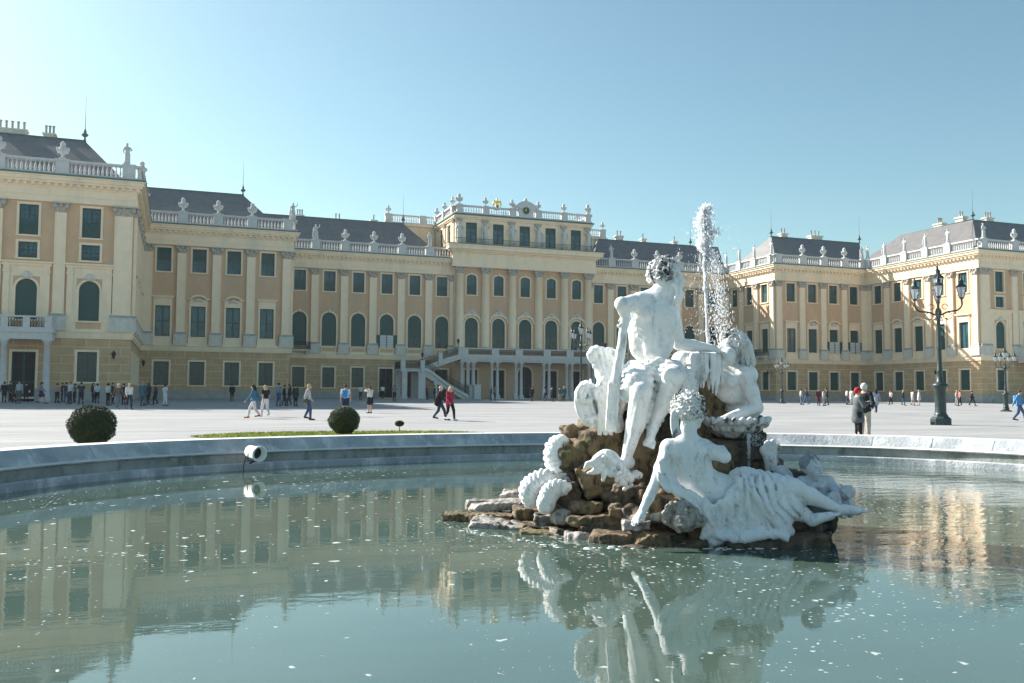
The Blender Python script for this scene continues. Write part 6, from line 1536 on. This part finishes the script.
def street_lamp(loc, H, k, label, rot=0.0):
    """cast-iron candelabrum with five lanterns; H height of the arms"""
    o = empty('street_lamp', loc, rot, label=label, cat='street lamp', group='candelabra on the courtyard')
    a = MB()
    a.box(-.42*k, .42*k, -.42*k, .42*k, -.1, .16*k, 0); a.lathe(0, 0, [(.50, 0), (.50, .30), (.44, .36), (.36, .42), (.34, .48)], 0, 8, 0, False, rot=R(22.5)) if k == 1 else a.lathe(0, 0, [(.36*k, 0), (.34*k, .4*k), (.26*k, .5*k)], 0, 8)
    a.build('plinth', M['iron'], o)
    p = MB(); zs = .48*k if k == 1 else .5*k
    p.lathe(0, 0, [(.34*k, 0), (.28*k, .06), (.26*k, .15), (.25*k, 1.30*k), (.28*k, 1.34*k), (.37*k, 1.42*k), (.36*k, 1.52*k), (.24*k, 1.58*k), (.15*k, 1.66*k), (.14*k, 2.1*k), (.16*k, 2.15*k), (.12*k, 2.25*k), (.105*k, H*.55), (.13*k, H*.57), (.10*k, H*.60), (.085*k, H-zs-.5), (.12*k, H-zs-.35), (.16*k, H-zs-.2), (.10*k, H-zs)], 0, 12, zs)
    p.build('post', M['iron'], o)
    lc, lg = lantern_mesh(); kk = 1.0*k
    tops = [(0, 0, H+.75*k)]
    for j in range(4):
        t = math.pi/2*j+0.1; c_, s_ = math.cos(t), math.sin(t)
        b = MB(); rr_ = 1.05*k
        b.tube([(c_*r_, s_*r_, z) for r_, z in spl([(0.08*k, H-.35*k, 0), (.45*k, H-.18*k, 0), (.85*k, H-.12*k, 0), (rr_, H+.12*k, 0), (rr_, H+.38*k, 0)], 5) for r_, z in [(r_, z)]] if False else [(c_*q[0], s_*q[0], q[1]) for q in spl([(0.08*k, H-.35*k, 0), (.45*k, H-.18*k, 0), (.85*k, H-.12*k, 0), (rr_, H+.12*k, 0), (rr_, H+.38*k, 0)], 5)], .042*k, 0, 7)
        b.tube([(c_*(.42+.2*math.cos(u))*k, s_*(.42+.2*math.cos(u))*k, H+(-.38+.17*math.sin(u))*k) for u in [i*.55 for i in range(12)]], .02*k, 0, 5)
        b.tube([(c_*(.30+.13*math.cos(u))*k, s_*(.30+.13*math.cos(u))*k, H+(.08+.13*math.sin(u))*k) for u in [i*.6 for i in range(10)]], .018*k, 0, 5)
        b.build('arm', M['iron'], o); tops.append((c_*rr_, s_*rr_, H+.38*k))
    b = MB(); b.tube([(0, 0, H-.2*k), (0, 0, H+.75*k)], .05*k, 0, 8); b.ball((0, 0, H+.3*k), .10*k, 0); b.build('arm', M['iron'], o)
    for i, t in enumerate(tops):
        ks = kk*(1.2 if i == 0 else 1.0)
        l = link('lantern', LM[0], o); l.matrix_local = Matrix.Translation(t) @ Matrix.Scale(ks, 4); link('lantern_glass', LM[1], l)
    return o
_a, _g = lantern_mesh(); LM = (_a.mesh('lantern', [M['iron']]), _g.mesh('lantern_glass', [M['lampglass']]))
P = on_ground(941, 425); P[2] = gz(P[1]); street_lamp(tuple(P), 5.75, 1.0, 'tall dark green cast-iron lamp with five lanterns, nearest on the right of the courtyard', -_y+R(60))
d_ = 74.0; P = at(1006, 404.5, d_); P[2] = gz(P[1]); street_lamp(tuple(P), 3.75, .72, 'smaller cast-iron lamp by the right pavilion at the picture edge', .2)
P = at(782, 400, 104.0); P[2] = gz(P[1]); street_lamp(tuple(P), 3.75, .72, 'small far lamp standing before the right inner wall beyond the leaning nymph', .3)
P = at(581, 409, 69.0); P[2] = gz(P[1]); street_lamp(tuple(P), 5.0, .8, 'cast-iron lamp behind the sea beast statue, in front of the palace porch', .1)
# ------------------------------------------------------------------ clipped bushes
def leafmat(name, c, c2):
    return mat(name, c, 0.75, col2=c2, vscale=9, thr=(.35, .65), spec=.3)
M['box'] = leafmat('box_leaves', (0.05, 0.07, 0.022), (0.018, 0.032, 0.012)); M['bark'] = mat('bark', (.12, .08, .05), .9, var=.3, vscale=20)
def topiary(ctr, r, rz, n, ls, seed, label, name='topiary_ball', stem=None, flat=False):
    z0 = gz(ctr[1]); o = empty(name, (ctr[0], ctr[1], z0), label=label, cat='bush'); rr = random.Random(seed)
    zc = ctr[2]-z0; m = MB()
    for i in range(n):
        z = rr.uniform(-1, 1); t = rr.uniform(0, 6.283); q = math.sqrt(1-z*z); nrm = Vector((q*math.cos(t), q*math.sin(t), z))
        p = Vector((nrm.x*r, nrm.y*r, nrm.z*rz))*(rr.uniform(.90, 1.0)+.035*math.sin(nrm.x*9+nrm.z*7+seed)+.02*math.sin(nrm.y*17+nrm.z*13)); p.z += zc
        if flat and p.z < .03: continue
        a = (nrm+Vector((rr.gauss(0, .6), rr.gauss(0, .6), rr.gauss(0, .6)))).normalized(); b = a.orthogonal().normalized(); c_ = a.cross(b); w = ls*rr.uniform(.6, 1.3)
        m.face([p-b*w, p-c_*w*.5, p+b*w, p+c_*w*.5], 0)
    m.build('foliage', M['box'], o)
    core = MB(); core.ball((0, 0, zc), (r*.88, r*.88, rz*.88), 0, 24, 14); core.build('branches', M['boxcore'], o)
    s_ = MB(); s_.lathe(0, 0, [(.05*(r/.5), -.05), (.04*(r/.5), zc)], 0, 8); s_.build('stem', M['bark'], o)
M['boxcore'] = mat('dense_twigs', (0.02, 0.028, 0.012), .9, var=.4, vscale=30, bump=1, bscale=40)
P = at(92, 426, 20.2); topiary(P, .515, .47, 9000, .022, 3, 'large round clipped box bush just behind the pool rim on the left', flat=True)
P = at(344, 420.5, 30.0); topiary(P, .52, .46, 8000, .024, 4, 'round clipped box bush standing on the strip of lawn', flat=True)
P = at(399.5, 423.5, 32.8); topiary(P, .17, .11, 1600, .016, 5, 'tiny mushroom-shaped clipped shrub on a thin stem near the end of the lawn', name='standard_shrub')
# ------------------------------------------------------------------ floodlight on the rim
a_ = math.atan2(-106.08-PC[1]+0.0, -46.39-PC[0]); P = at(256, 453, 17.25)
o = empty('floodlight', tuple(P), label='white cylindrical floodlight clamped to the pool rim, aimed at the statues', cat='floodlight')
ax_ = Vector((Q(640, 440, 10.0)-P)); ax_ = Vector((RGT*0.72-FWD*0.66+UPV*-0.10)).normalized(); u_ = ax_.cross(Vector((0, 0, 1))).normalized(); v_ = u_.cross(ax_)
def ringp(t, r, n=20): return [tuple(ax_*t+u_*r*math.cos(2*math.pi*j/n)+v_*r*math.sin(2*math.pi*j/n)) for j in range(n)]
M['lampwhite'] = mat('white_enamel', (.78, .78, .76), .4, var=.08, vscale=10)
h_ = MB(); h_.rings([ringp(-.22, .03), ringp(-.22, .115), ringp(.10, .13), ringp(.11, .155), ringp(.14, .155), ringp(.14, .125), ringp(.0, .11), ringp(-.04, .02)], 0); h_.build('housing', M['lampwhite'], o)
g_ = MB(); g_.rings([ringp(.0, .105), ringp(.01, .105)], 0); g_.build('lens', M['dark'], o)
b_ = MB(); b_.tube([ax_*-.05+u_*.14, ax_*-.05+u_*.14-Vector((0, 0, .14)), Vector((0, 0, -.16))-ax_*.05, ax_*-.05-u_*.14-Vector((0, 0, .14)), ax_*-.05-u_*.14], .012, 0, 6); b_.tube([Vector((0, 0, -.16))-ax_*.05, Vector((-.10, .14, -.20))], .02, 0, 6); b_.tube([ax_*-.22, ax_*-.30-Vector((0, 0, .04)), Vector((-.22, .10, -.26)), Vector((-.20, .05, -.5)), Vector((-.20, .02, -.8))], .010, 0, 6); b_.build('bracket', M['iron'], o)
# ------------------------------------------------------------------ people
_pm = {}
def cloth_mat(c):
    k = tuple(round(x, 3) for x in c)
    if k not in _pm: _pm[k] = mat('cloth', k, 0.85, var=0.18, vscale=7, bump=.3, bscale=25, spec=.2)
    return _pm[k]
SKIN = mat('skin', (0.50, 0.32, 0.24), .55, var=.08, vscale=10)
_pc2 = {}
def person_meshes(pose, hair, bottom, top, extra, h):
    key = (pose, hair, bottom, top, extra, h)
    if key in _pc2: return _pc2[key]
    V = lambda *a: np.array(a, float)
    lo, hi = (-.55, -.55, -.02), (.55, .62, 1.80)
    hipz = .93; sw = .0
    L = {}   # joints: side -> hip, knee, ankle, toe ; shoulder, elbow, wrist, hand
    stride = {'walk': .30, 'walk2': -.26, 'step': .14}.get(pose, 0)
    for g in (-1, 1):
        f = stride*g; hip = V(g*.085, 0, hipz)
        if stride:
            ank = V(g*.07, f, .09+(.09 if f < 0 else 0)); kn = V(g*.08, f*.5+.07, .50+(.02 if f > 0 else -.02))
        else: ank = V(g*(.10 if pose != 'stand2' else .14), 0.02*g, .085); kn = V(g*.095, .02, .50)
        L['leg', g] = (hip, kn, ank, ank+V(g*.02, .17, -.055 if f >= 0 else -.085))
        sh = V(g*.185, 0, 1.40)
        if pose == 'photo': el = sh+V(g*.10, .20, -.02); wr = V(g*.07, .34, 1.53)
        elif pose == 'phone': el = sh+V(g*.06, .10, -.27); wr = V(g*.06, .33, 1.26)
        elif pose == 'hips' or pose == 'bagarm': el = sh+V(g*.10, -.05, -.28); wr = V(g*.17, .16, 1.02)
        elif pose == 'phone1' and g > 0: el = sh+V(.05, .05, -.28); wr = V(.10, .26, 1.22)
        else:
            s_ = -f*.8; el = sh+V(g*.055, s_*.5-.02, -.285); wr = el+V(g*.02, s_*.7+.06, -.235)
        L['arm', g] = (sh, el, wr, wr+(wr-el)/np.linalg.norm(wr-el)*.09)
    lean = .04 if stride else 0
    # ---- body
    c = Clay(lo, hi, h); hd = V(0, lean+.02, 1.585)
    A = None
    if h < .014: A = head(c, hd, V(0, 1, -.1 if pose != 'phone' else -.45), .098, k=.012)
    else:
        c.ell(hd, (.078, .095, .115), .02); c.ell(hd+V(0, .095, -.02), (.015, .02, .025), .01)
        for g in (-1, 1): c.ell(hd+V(g*.078, 0, -.01), (.014, .022, .03), .005)
    c.cap(V(0, 0, 1.40), V(0, lean, 1.52), .056, .052, .02)
    c.ell(V(0, 0, 1.25), (.165, .10, .20), .05); c.ell(V(0, 0, 1.03), (.145, .10, .16), .05)
    c.cap(V(-.15, 0, 1.395), V(.15, 0, 1.395), .06, .06, .05)
    for g in (-1, 1):
        hip, kn, an, toe = L['leg', g]; c.cap(hip, kn, .092, .058, .03); c.cap(kn, kn*.5+an*.5+V(0, -.01, 0), .056, .056, .02); c.cap(kn*.5+an*.5, an, .052, .035, .02); c.cap(an, toe, .04, .028, .02)
        sh, el, wr, hn = L['arm', g]; c.cap(sh, el, .052, .042, .02); c.cap(el, wr, .042, .028, .02)
        if h < .014: hand(c, wr, wr+(hn-wr)*.9, V(0, .3, -1) if pose != 'phone' else V(-g, .2, .2), .10, .7, -g, .036)
        else: c.cap(wr, hn, .030, .024, .01); c.cap(wr, (wr+hn)/2+V(-g*.03, .02, 0), .014, .012, .01)
    out = [('body', c.mesh('body', [SKIN]), 0)]
    # ---- top
    c = Clay(lo, hi, h); t_ = .018
    zb = {'coat': .62, 'jacket': .84, 'dress': .55}.get(top, .92)
    c.ell(V(0, 0, 1.24), (.175+t_, .11+t_, .21), .05); c.ell(V(0, 0, 1.05), (.155+t_, .115+t_, .17), .05); c.cap(V(-.15, 0, 1.39), V(.15, 0, 1.39), .068, .068, .04)
    if zb < .9: c.cap(V(0, 0, 1.0), V(0, 0, zb+.12), .155, .19 if top != 'jacket' else .175, .05); c.ell(V(0, 0, zb+.08), (.20, .15, .08), .04)
    sleeve = top in ('coat', 'jacket', 'long')
    for g in (-1, 1):
        sh, el, wr, hn = L['arm', g]; c.cap(sh, el if sleeve else sh*.45+el*.55, .066, .058, .03)
        if sleeve: c.cap(el, wr*.92+el*.08, .058, .044, .02)
    c.cut(V(0, 0, zb), V(0, 0, -1)); c.cut(V(0, 0, 1.47), V(0, 0, 1)); c.noise(.006, 9, 5)
    out.append(('jacket' if top in ('coat', 'jacket') else ('dress' if top == 'dress' else 'shirt'), c.mesh('top', [SKIN]), 1))
    # ---- bottoms
    c = Clay(lo, hi, h)
    c.ell(V(0, 0, .93), (.158, .118, .13), .04)
    for g in (-1, 1):
        hip, kn, an, toe = L['leg', g]
        if bottom == 'shorts': c.cap(hip, hip*.3+kn*.7, .108, .088, .03)
        elif bottom == 'skirt': c.cap(hip, hip*.35+kn*.65, .13, .14, .06)
        else: c.cap(hip, kn, .104, .074, .03); c.cap(kn, an+V(0, 0, .02), .072, .052, .02)
    c.cut(V(0, 0, 1.03), V(0, 0, 1)); c.noise(.005, 9, 6)
    out.append(('skirt' if bottom == 'skirt' else ('shorts' if bottom == 'shorts' else 'trousers'), c.mesh('bottom', [SKIN]), 2))
    # ---- shoes
    for g in (-1, 1):
        c = Clay((-.3, -.55, -.05), (.3, .62, .3), h)
        hip, kn, an, toe = L['leg', g]; c.cap(an+V(0, -.03, -.035), toe+V(0, .03, 0), .047, .036, .02); c.cap(an, an+V(0, -.01, -.03), .046, .05, .02)
        out.append(('shoe', c.mesh('shoe', [SKIN]), 3))
    # ---- hair / hat
    c = Clay((-.2, -.25, 1.2), (.2, .25, 1.8), h)
    c.ell(hd+V(0, -.018, .028), (.092, .108, .108), .01)
    if hair == 'long': c.chain([hd+V(0, -.06, 0), hd+V(0, -.10, -.12), hd+V(0, -.10, -.27)], [.085, .085, .06], .03)
    if hair == 'tail': c.chain([hd+V(0, -.10, .03), hd+V(0, -.15, -.04), hd+V(0, -.13, -.16)], [.045, .04, .02], .02)
    if hair == 'cap': c.ell(hd+V(0, .11, .05), (.07, .07, .012), .01)
    c.ell(hd+V(0, .10, -.045), (.075, .075, .095), .015, sub=True); c.noise(.006, 18, 7)
    out.append(('cap' if hair == 'cap' else 'hair', c.mesh('hair', [SKIN]), 4))
    if extra:
        c = Clay(lo, hi, h)
        if extra == 'backpack': c.box(V(0, -.19, 1.20), (.14, .075, .21), rnd=.06); [c.chain([V(g*.10, -.12, 1.38), V(g*.11, .06, 1.44), V(g*.11, .13, 1.30), V(g*.12, .0, 1.1)], .018, .01) for g in (-1, 1)]
        elif extra == 'bag': c.ell(V(.25, -.06, .92), (.06, .15, .12), .02); c.chain([V(.24, -.1, 1.0), V(.17, -.02, 1.44), V(.22, .05, 1.0)], .012, .01)
        elif extra == 'bigbag': c.ell(V(.24, -.10, .88), (.10, .17, .20), .02); c.chain([V(.22, -.1, 1.0), V(.16, -.02, 1.45), V(.22, .05, 1.0)], .015, .01)
        elif extra == 'jacketarm': c.chain([V(.24, .12, 1.05), V(.25, .10, .9), V(.25, .05, .72)], [.06, .08, .05], .03); c.chain([V(.26, .14, 1.02), V(.28, .20, .85), V(.29, .26, .75)], [.04, .035, .02], .02)
        elif extra == 'phone': c.box(V(0, .36 if pose != 'photo' else .38, 1.29 if pose != 'photo' else 1.56), (.065, .012, .04), rnd=.008)
        out.append(({'backpack': 'backpack', 'phone': 'phone', 'jacketarm': 'folded_jacket'}.get(extra, 'bag'), c.mesh('extra', [SKIN]), 5))
    _pc2[key] = out; return out
SHOE = {}
def person(x, D, H, face, pose, top, tc, bottom, bc, hair, hc, label, extra=None, ec=(.03, .03, .03), sc=(.04, .04, .04), h=None, group=None):
    P = at(x, 400, D); z = gz(P[1])
    fx, fy = {'r': (1, 0), 'l': (-1, 0), 'a': (0, 1), 't': (0, -1), 'ra': (.7, .7), 'la': (-.7, .7), 'rt': (.7, -.7), 'lt': (-.7, -.7)}[face]
    d = RGT*fx+FWD*fy; rz = math.atan2(-d[0], d[1])
    rz += math.sin(x*12.9)*0.45*(D > 60)
    h = h or (.012 if D < 30 else (.019 if D < 62 else .028))
    o = empty('person', (P[0], P[1], z+(0.02 if D > 62 else .0)), rz, label=label, cat='person', group=group); o.scale = (H/1.71,)*3
    cols = [None, tc, bc, sc, hc, ec]
    for nm, me, i in person_meshes(pose, hair, bottom, top, extra, h):
        m_ = SKIN if i == 0 else cloth_mat(cols[i])
        if me.users == 0: me.materials[0] = m_; ob = link(nm, me, o)
        else:
            ob = link(nm, me, o)
        ob.material_slots[0].link = 'OBJECT'; ob.material_slots[0].material = m_
    return o
BK = (.018, .018, .022); NV = (.025, .035, .08); JN = (.05, .085, .15); WH = (.70, .70, .70); GY = (.28, .29, .30); BR = (.07, .045, .03); BL = (.50, .38, .20); TL = (.08, .22, .34); KH = (.42, .37, .28)
G1, G2, G3, G4 = 'visitors by the left pavilion', 'visitors crossing the square', 'visitors before the central porch', 'visitors along the right wing'
PPL = [
 (4, 73, 1.70, 'a', 'stand', 'coat', BK, 'long', BK, 'short', BK, 'person in a black coat at the left picture edge', None, G1),
 (10, 76, 1.75, 'r', 'stand2', 'jacket', (.03, .035, .05), 'long', BK, 'short', BR, 'person in a dark navy jacket beside the porch door at far left', None, G1),
 (14, 72, 1.68, 'la', 'stand', 'coat', (.03, .04, .035), 'long', BK, 'long', BK, 'person in a long dark green coat with black hair near the porch door', None, G1),
 (19, 71, 1.78, 't', 'stand', 'shirt', (.30, .40, .42), 'long', (.10, .10, .11), 'short', BR, 'person in a pale teal shirt in the crowd by the porch door', None, G1),
 (26, 76, 1.68, 'a', 'stand2', 'jacket', BK, 'long', BK, 'short', BK, 'person in black holding a white bag in front of the porch door', 'bag', G1),
 (41, 71, 1.70, 'r', 'walk', 'long', (.30, .22, .26), 'skirt', (.05, .03, .06), 'tail', BK, 'person with ponytail in a dark skirt walking past the porch column', None, G1),
 (57, 73, 1.62, 'a', 'stand', 'shirt', (.38, .26, .24), 'long', BK, 'short', BK, 'person in a dusty pink top right of the porch column', None, G1),
 (62, 77, 1.66, 'l', 'stand', 'jacket', BK, 'long', BK, 'short', BR, 'person in black between the pink top and the blue jeans', None, G1),
 (66, 76, 1.70, 'a', 'stand2', 'shirt', (.06, .05, .05), 'long', JN, 'short', BK, 'person in a brown top and blue jeans by the pavilion wall', None, G1),
 (70, 70, 1.76, 't', 'stand', 'shirt', (.50, .54, .62), 'long', (.04, .04, .06), 'short', BR, 'person in a pale blue shirt left of the lit pavilion window', None, G1),
 (74.5, 75, 1.6, 'l', 'stand', 'shirt', (.03, .16, .10), 'long', BK, 'short', BK, 'person in a dark green top below the lit pavilion window', None, G1),
 (81, 68, 1.72, 'a', 'stand2', 'shirt', NV, 'long', BK, 'cap', (.03, .04, .07), 'person in navy shirt, cap and black trousers, feet apart', None, G1),
 (93, 76, 1.66, 'r', 'stand', 'jacket', BK, 'long', BK, 'long', BK, 'person in black with long hair under the right edge of the lit window', None, G1),
 (97, 73, 1.64, 'a', 'stand', 'shirt', (.48, .58, .66), 'long', BK, 'short', BK, 'person in a light blue T-shirt with back turned near the pavilion corner', None, G1),
 (108, 67, 1.66, 'a', 'stand', 'shirt', (.46, .52, .56), 'long', BK, 'short', BK, 'person in a pale grey shirt just left of the strolling couple', None, G1),
 (112.5, 72, 1.7, 'r', 'stand', 'coat', (.03, .03, .035), 'long', BK, 'short', BK, 'person in a charcoal coat directly behind the strolling man', None, G1),
 (118, 59, 1.66, 'rt', 'walk', 'long', (.13, .09, .07), 'long', (.10, .16, .20), 'short', (.50, .47, .42), 'grey-haired person in brown top and jeans strolling by the left pavilion', None, G1),
 (129, 58, 1.68, 'rt', 'walk2', 'long', (.66, .66, .66), 'long', (.03, .035, .05), 'tail', BL, 'blond person in white top carrying a maroon jacket', 'jacketarm', G1),
 (123.5, 70, 1.66, 'a', 'stand', 'jacket', (.03, .03, .05), 'long', BK, 'short', BR, 'person in dark clothes between the two strollers, further back', None, G1),
 (142.5, 67, 1.82, 'a', 'stand', 'coat', (.06, .14, .19), 'long', (.05, .09, .13), 'short', (.35, .34, .34), 'tall grey-haired person in a long teal-blue coat', None, G1),
 (148, 71, 1.70, 'l', 'stand2', 'coat', BK, 'long', BK, 'long', BR, 'person in a black coat right of the teal-blue coat', None, G1),
 (155.5, 70, 1.68, 'l', 'step', 'jacket', (.04, .035, .04), 'long', BK, 'short', BK, 'person in a dark jacket left of the visitor dressed in white', None, G1),
 (165, 68, 1.62, 'a', 'stand2', 'shirt', (.62, .66, .70), 'long', (.66, .68, .70), 'short', BK, 'person dressed all in white with dark hair, facing the palace', None, G1),
 (232, 88, 1.68, 'a', 'stand', 'jacket', BK, 'long', BK, 'short', BK, 'lone person in black in the shade below the rusticated wall', None, G2),
 (254, 45.5, 1.68, 'l', 'walk', 'jacket', (.05, .15, .24), 'long', (.66, .62, .62), 'long', BK, 'person in blue jacket, white trousers and red shoes, walking', None, G2),
 (265.5, 47.5, 1.66, 'la', 'walk2', 'shirt', BK, 'long', (.68, .64, .66), 'tail', BL, 'blond person in black top and white trousers beside the blue jacket', None, G2),
 (278.5, 70, 1.80, 'a', 'stand2', 'shirt', (.13, .24, .36), 'long', (.05, .09, .18), 'short', BK, 'tall person in a blue shirt and blue jeans in the shade', None, G2),
 (284, 71, 1.64, 'r', 'step', 'jacket', BK, 'long', (.04, .05, .06), 'short', BK, 'person in black jacket close to the tall blue shirt', None, G2),
 (289.5, 70, 1.70, 'l', 'step', 'jacket', (.025, .02, .02), 'long', (.05, .06, .06), 'long', BR, 'brown-haired person in black, third of the shaded foursome', None, G2),
 (295.5, 70, 1.70, 'a', 'stand', 'coat', (.035, .055, .05), 'long', BK, 'short', BR, 'person in a long dark green coat, right of the shaded foursome', 'bag', G2),
 (308, 43.5, 1.73, 'r', 'step', 'long', (.46, .44, .44), 'long', (.045, .085, .14), 'short', BL, 'blond person in pale grey top and jeans with a brown shoulder bag', 'bag', G2),
 (345.5, 49, 1.74, 'a', 'stand2', 'shirt', (.72, .74, .76), 'shorts', (.02, .03, .06), 'short', BR, 'person in white T-shirt with a bright blue backpack behind the bush', 'backpack', G2),
 (360.5, 98, 1.68, 'a', 'stand', 'shirt', (.50, .54, .60), 'long', (.04, .04, .05), 'short', BR, 'distant person in pale shirt left of the photographer', None, G3),
 (370, 55, 1.66, 'la', 'step', 'shirt', (.64, .62, .60), 'skirt', BK, 'short', BR, 'person in white top and black skirt holding up a camera', 'phone', G2),
 (382.5, 112, 1.7, 'a', 'stand', 'shirt', WH, 'long', BK, 'short', BK, 'distant person in white shirt entering the palace doorway', None, G3),
 (394.5, 94, 1.70, 'a', 'stand', 'shirt', (.16, .22, .24), 'long', BK, 'short', BK, 'distant person in grey top right of the palace doorway', None, G3),
 (427, 108, 1.70, 'r', 'stand', 'jacket', (.12, .03, .07), 'long', BK, 'short', BK, 'distant person in plum jacket beneath the outer staircase', None, G3),
 (434.5, 92, 1.74, 'r', 'stand', 'jacket', (.03, .04, .07), 'long', BK, 'short', BK, 'person in dark blue behind the striding couple', None, G3),
 (440, 45, 1.70, 'r', 'walk', 'long', (.035, .03, .03), 'long', (.04, .06, .09), 'short', (.52, .45, .40), 'grey-haired person in black sweater striding with a black bag', 'bigbag', G2),
 (450, 44.5, 1.68, 'rt', 'walk2', 'jacket', (.36, .02, .06), 'long', BK, 'long', BL, 'blond person in an open crimson jacket over black leggings', 'jacketarm', G2),
 (491, 106, 1.70, 'l', 'stand', 'jacket', (.05, .08, .12), 'long', (.04, .06, .08), 'short', BK, 'distant person in slate blue left of the porch columns', None, G3),
 (494.8, 107, 1.70, 'r', 'stand', 'jacket', (.12, .15, .19), 'long', BK, 'short', BR, 'distant person in grey-blue standing against the porch columns', None, G3),
 (532, 101, 1.68, 'a', 'stand', 'jacket', BK, 'long', BK, 'short', BR, 'distant lone person in black before the porch', None, G3),
 (545, 104, 1.66, 'l', 'step', 'shirt', (.18, .16, .32), 'long', BK, 'long', BK, 'distant person in violet top before the porch', 'bag', G3),
 (551.5, 101, 1.72, 'r', 'step', 'jacket', BK, 'long', BK, 'short', BK, 'distant person in black walking right of the violet top', None, G3),
 (560, 104, 1.70, 'a', 'stand', 'jacket', (.04, .07, .10), 'long', (.30, .26, .2), 'short', BR, 'distant person in dark jacket and beige trousers by the right porch end', None, G3),
 (564, 103, 1.76, 'a', 'stand', 'coat', (.03, .10, .11), 'long', BK, 'short', BL, 'distant blond person in teal coat by the right porch end', None, G3),
 (801, 96, 1.70, 'r', 'stand', 'shirt', (.50, .54, .54), 'long', (.08, .14, .20), 'short', BR, 'distant person in white shirt, leftmost along the right wing', None, G4),
 (806.5, 95, 1.74, 'l', 'walk', 'jacket', (.04, .06, .11), 'long', (.06, .13, .22), 'short', BK, 'distant person in navy jacket and jeans beside the leftmost visitor', None, G4),
 (818.5, 91, 1.74, 't', 'stand', 'coat', (.10, .03, .045), 'long', (.05, .03, .03), 'long', BK, 'distant person in a long maroon coat', None, G4),
 (823.5, 93, 1.66, 'r', 'stand', 'shirt', (.56, .52, .50), 'long', (.25, .22, .2), 'short', BR, 'distant person in cream top between maroon coat and black jacket', None, G4),
 (826.8, 90, 1.78, 'l', 'step', 'jacket', BK, 'long', (.06, .08, .10), 'short', BK, 'distant person in black jacket right of the maroon coat', None, G4),
 (847, 98, 1.74, 'r', 'stand', 'shirt', (.66, .62, .62), 'long', (.04, .05, .06), 'short', BR, 'distant person in white shirt and dark trousers left of the foreground pair', None, G4),
 (851.5, 99, 1.72, 'l', 'stand', 'dress', (.66, .66, .66), 'long', (.4, .4, .4), 'short', BR, 'distant person all in white beside the foreground pair', None, G4),
 (876, 66, 1.70, 'a', 'step', 'dress', (.34, .38, .46), 'long', (.04, .09, .17), 'long', BK, 'person with long black hair in pale blue tunic and jeans', None, G4),
 (891, 100, 1.60, 'l', 'step', 'shirt', (.55, .42, .38), 'long', BK, 'short', BK, 'distant person in salmon top left of the big lamp', None, G4),
 (903, 97, 1.68, 'r', 'step', 'jacket', BK, 'long', (.05, .10, .14), 'short', BL, 'distant blond person in black jacket carrying a bag left of the big lamp', 'bag', G4),
 (912.5, 97, 1.68, 'r', 'step', 'shirt', (.64, .60, .60), 'shorts', (.5, .46, .44), 'short', BR, 'distant person in white top and shorts left of the big lamp', None, G4),
 (919, 98, 1.70, 'l', 'stand', 'dress', (.70, .66, .66), 'skirt', (.66, .6, .6), 'long', BL, 'distant person in a white dress right beside the white shorts', None, G4),
 (956.5, 98, 1.68, 'r', 'step', 'shirt', (.60, .42, .42), 'long', (.4, .36, .36), 'short', BL, 'distant person in pale pink right of the big lamp', None, G4),
 (960, 97, 1.70, 'l', 'step', 'shirt', (.55, .18, .16), 'long', BK, 'short', BR, 'distant person in a red top next to the pale pink one', None, G4),
 (972, 98, 1.64, 'r', 'walk', 'jacket', BK, 'long', BK, 'short', BK, 'distant person in black walking alone by the right pavilion corner', None, G4),
 (1019, 50, 1.76, 'rt', 'walk', 'jacket', (.10, .26, .48), 'long', (.05, .10, .20), 'short', BR, 'person in a bright blue jacket and jeans at the right picture edge', 'backpack', G4),
]
SC_ = {254: (.55, .08, .04), 450: (.7, .7, .7), 265.5: (.6, .6, .6)}
EC_ = {26: (.7, .7, .7), 129: (.12, .02, .05), 345.5: (.05, .22, .55), 308: (.12, .08, .05), 450: (.34, .02, .05), 1019: (.12, .34, .60)}
for x, D, H, fc, po, tp, tc, bo_, bc, ha, hc_, lab, ex, grp in PPL:
    if ex == 'phone': po = 'photo'
    person(x, D, H, fc, po, tp, tc, bo_, bc, ha, hc_, lab, ex, EC_.get(x, BK), SC_.get(x, (.04, .04, .045)), group=grp)
# the pair nearest the camera, looking at a phone
person(857.5, 26.0, 1.60, 'r', 'phone', 'coat', (.11, .125, .13), 'long', BK, 'cap', (.42, .03, .03), 'person in grey coat and red cap looking at a phone behind the pool', 'phone', group='foreground pair with a phone')
person(864.2, 26.7, 1.74, 'ra', 'bagarm', 'jacket', (.03, .032, .035), 'long', (.46, .43, .37), 'short', (.62, .62, .62), 'white-haired person in black jacket and beige trousers leaning in over the phone', group='foreground pair with a phone')
# ------------------------------------------------------------------ haze volume added over the square to imitate lens veil
hz = MB(); hz.box(-1350, 1270, -1430, 1200, -3.2, 46, 0)
hm = bpy.data.materials.new('lens_veil_haze'); hm.use_nodes = True; t = hm.node_tree
for n in list(t.nodes):
    if n.type == 'BSDF_PRINCIPLED': t.nodes.remove(n)
pv = t.nodes.new('ShaderNodeVolumePrincipled'); pv.inputs['Color'].default_value = (0.86, 0.93, 1.0, 1); pv.inputs['Density'].default_value = 0.00018; pv.inputs['Anisotropy'].default_value = 0.2
t.links.new(pv.outputs[0], t.nodes['Material Output'].inputs['Volume'])
ho = hz.build('haze', hm, kind='stuff', label='thin haze volume added over the courtyard, standing in for lens veil', cat='haze')
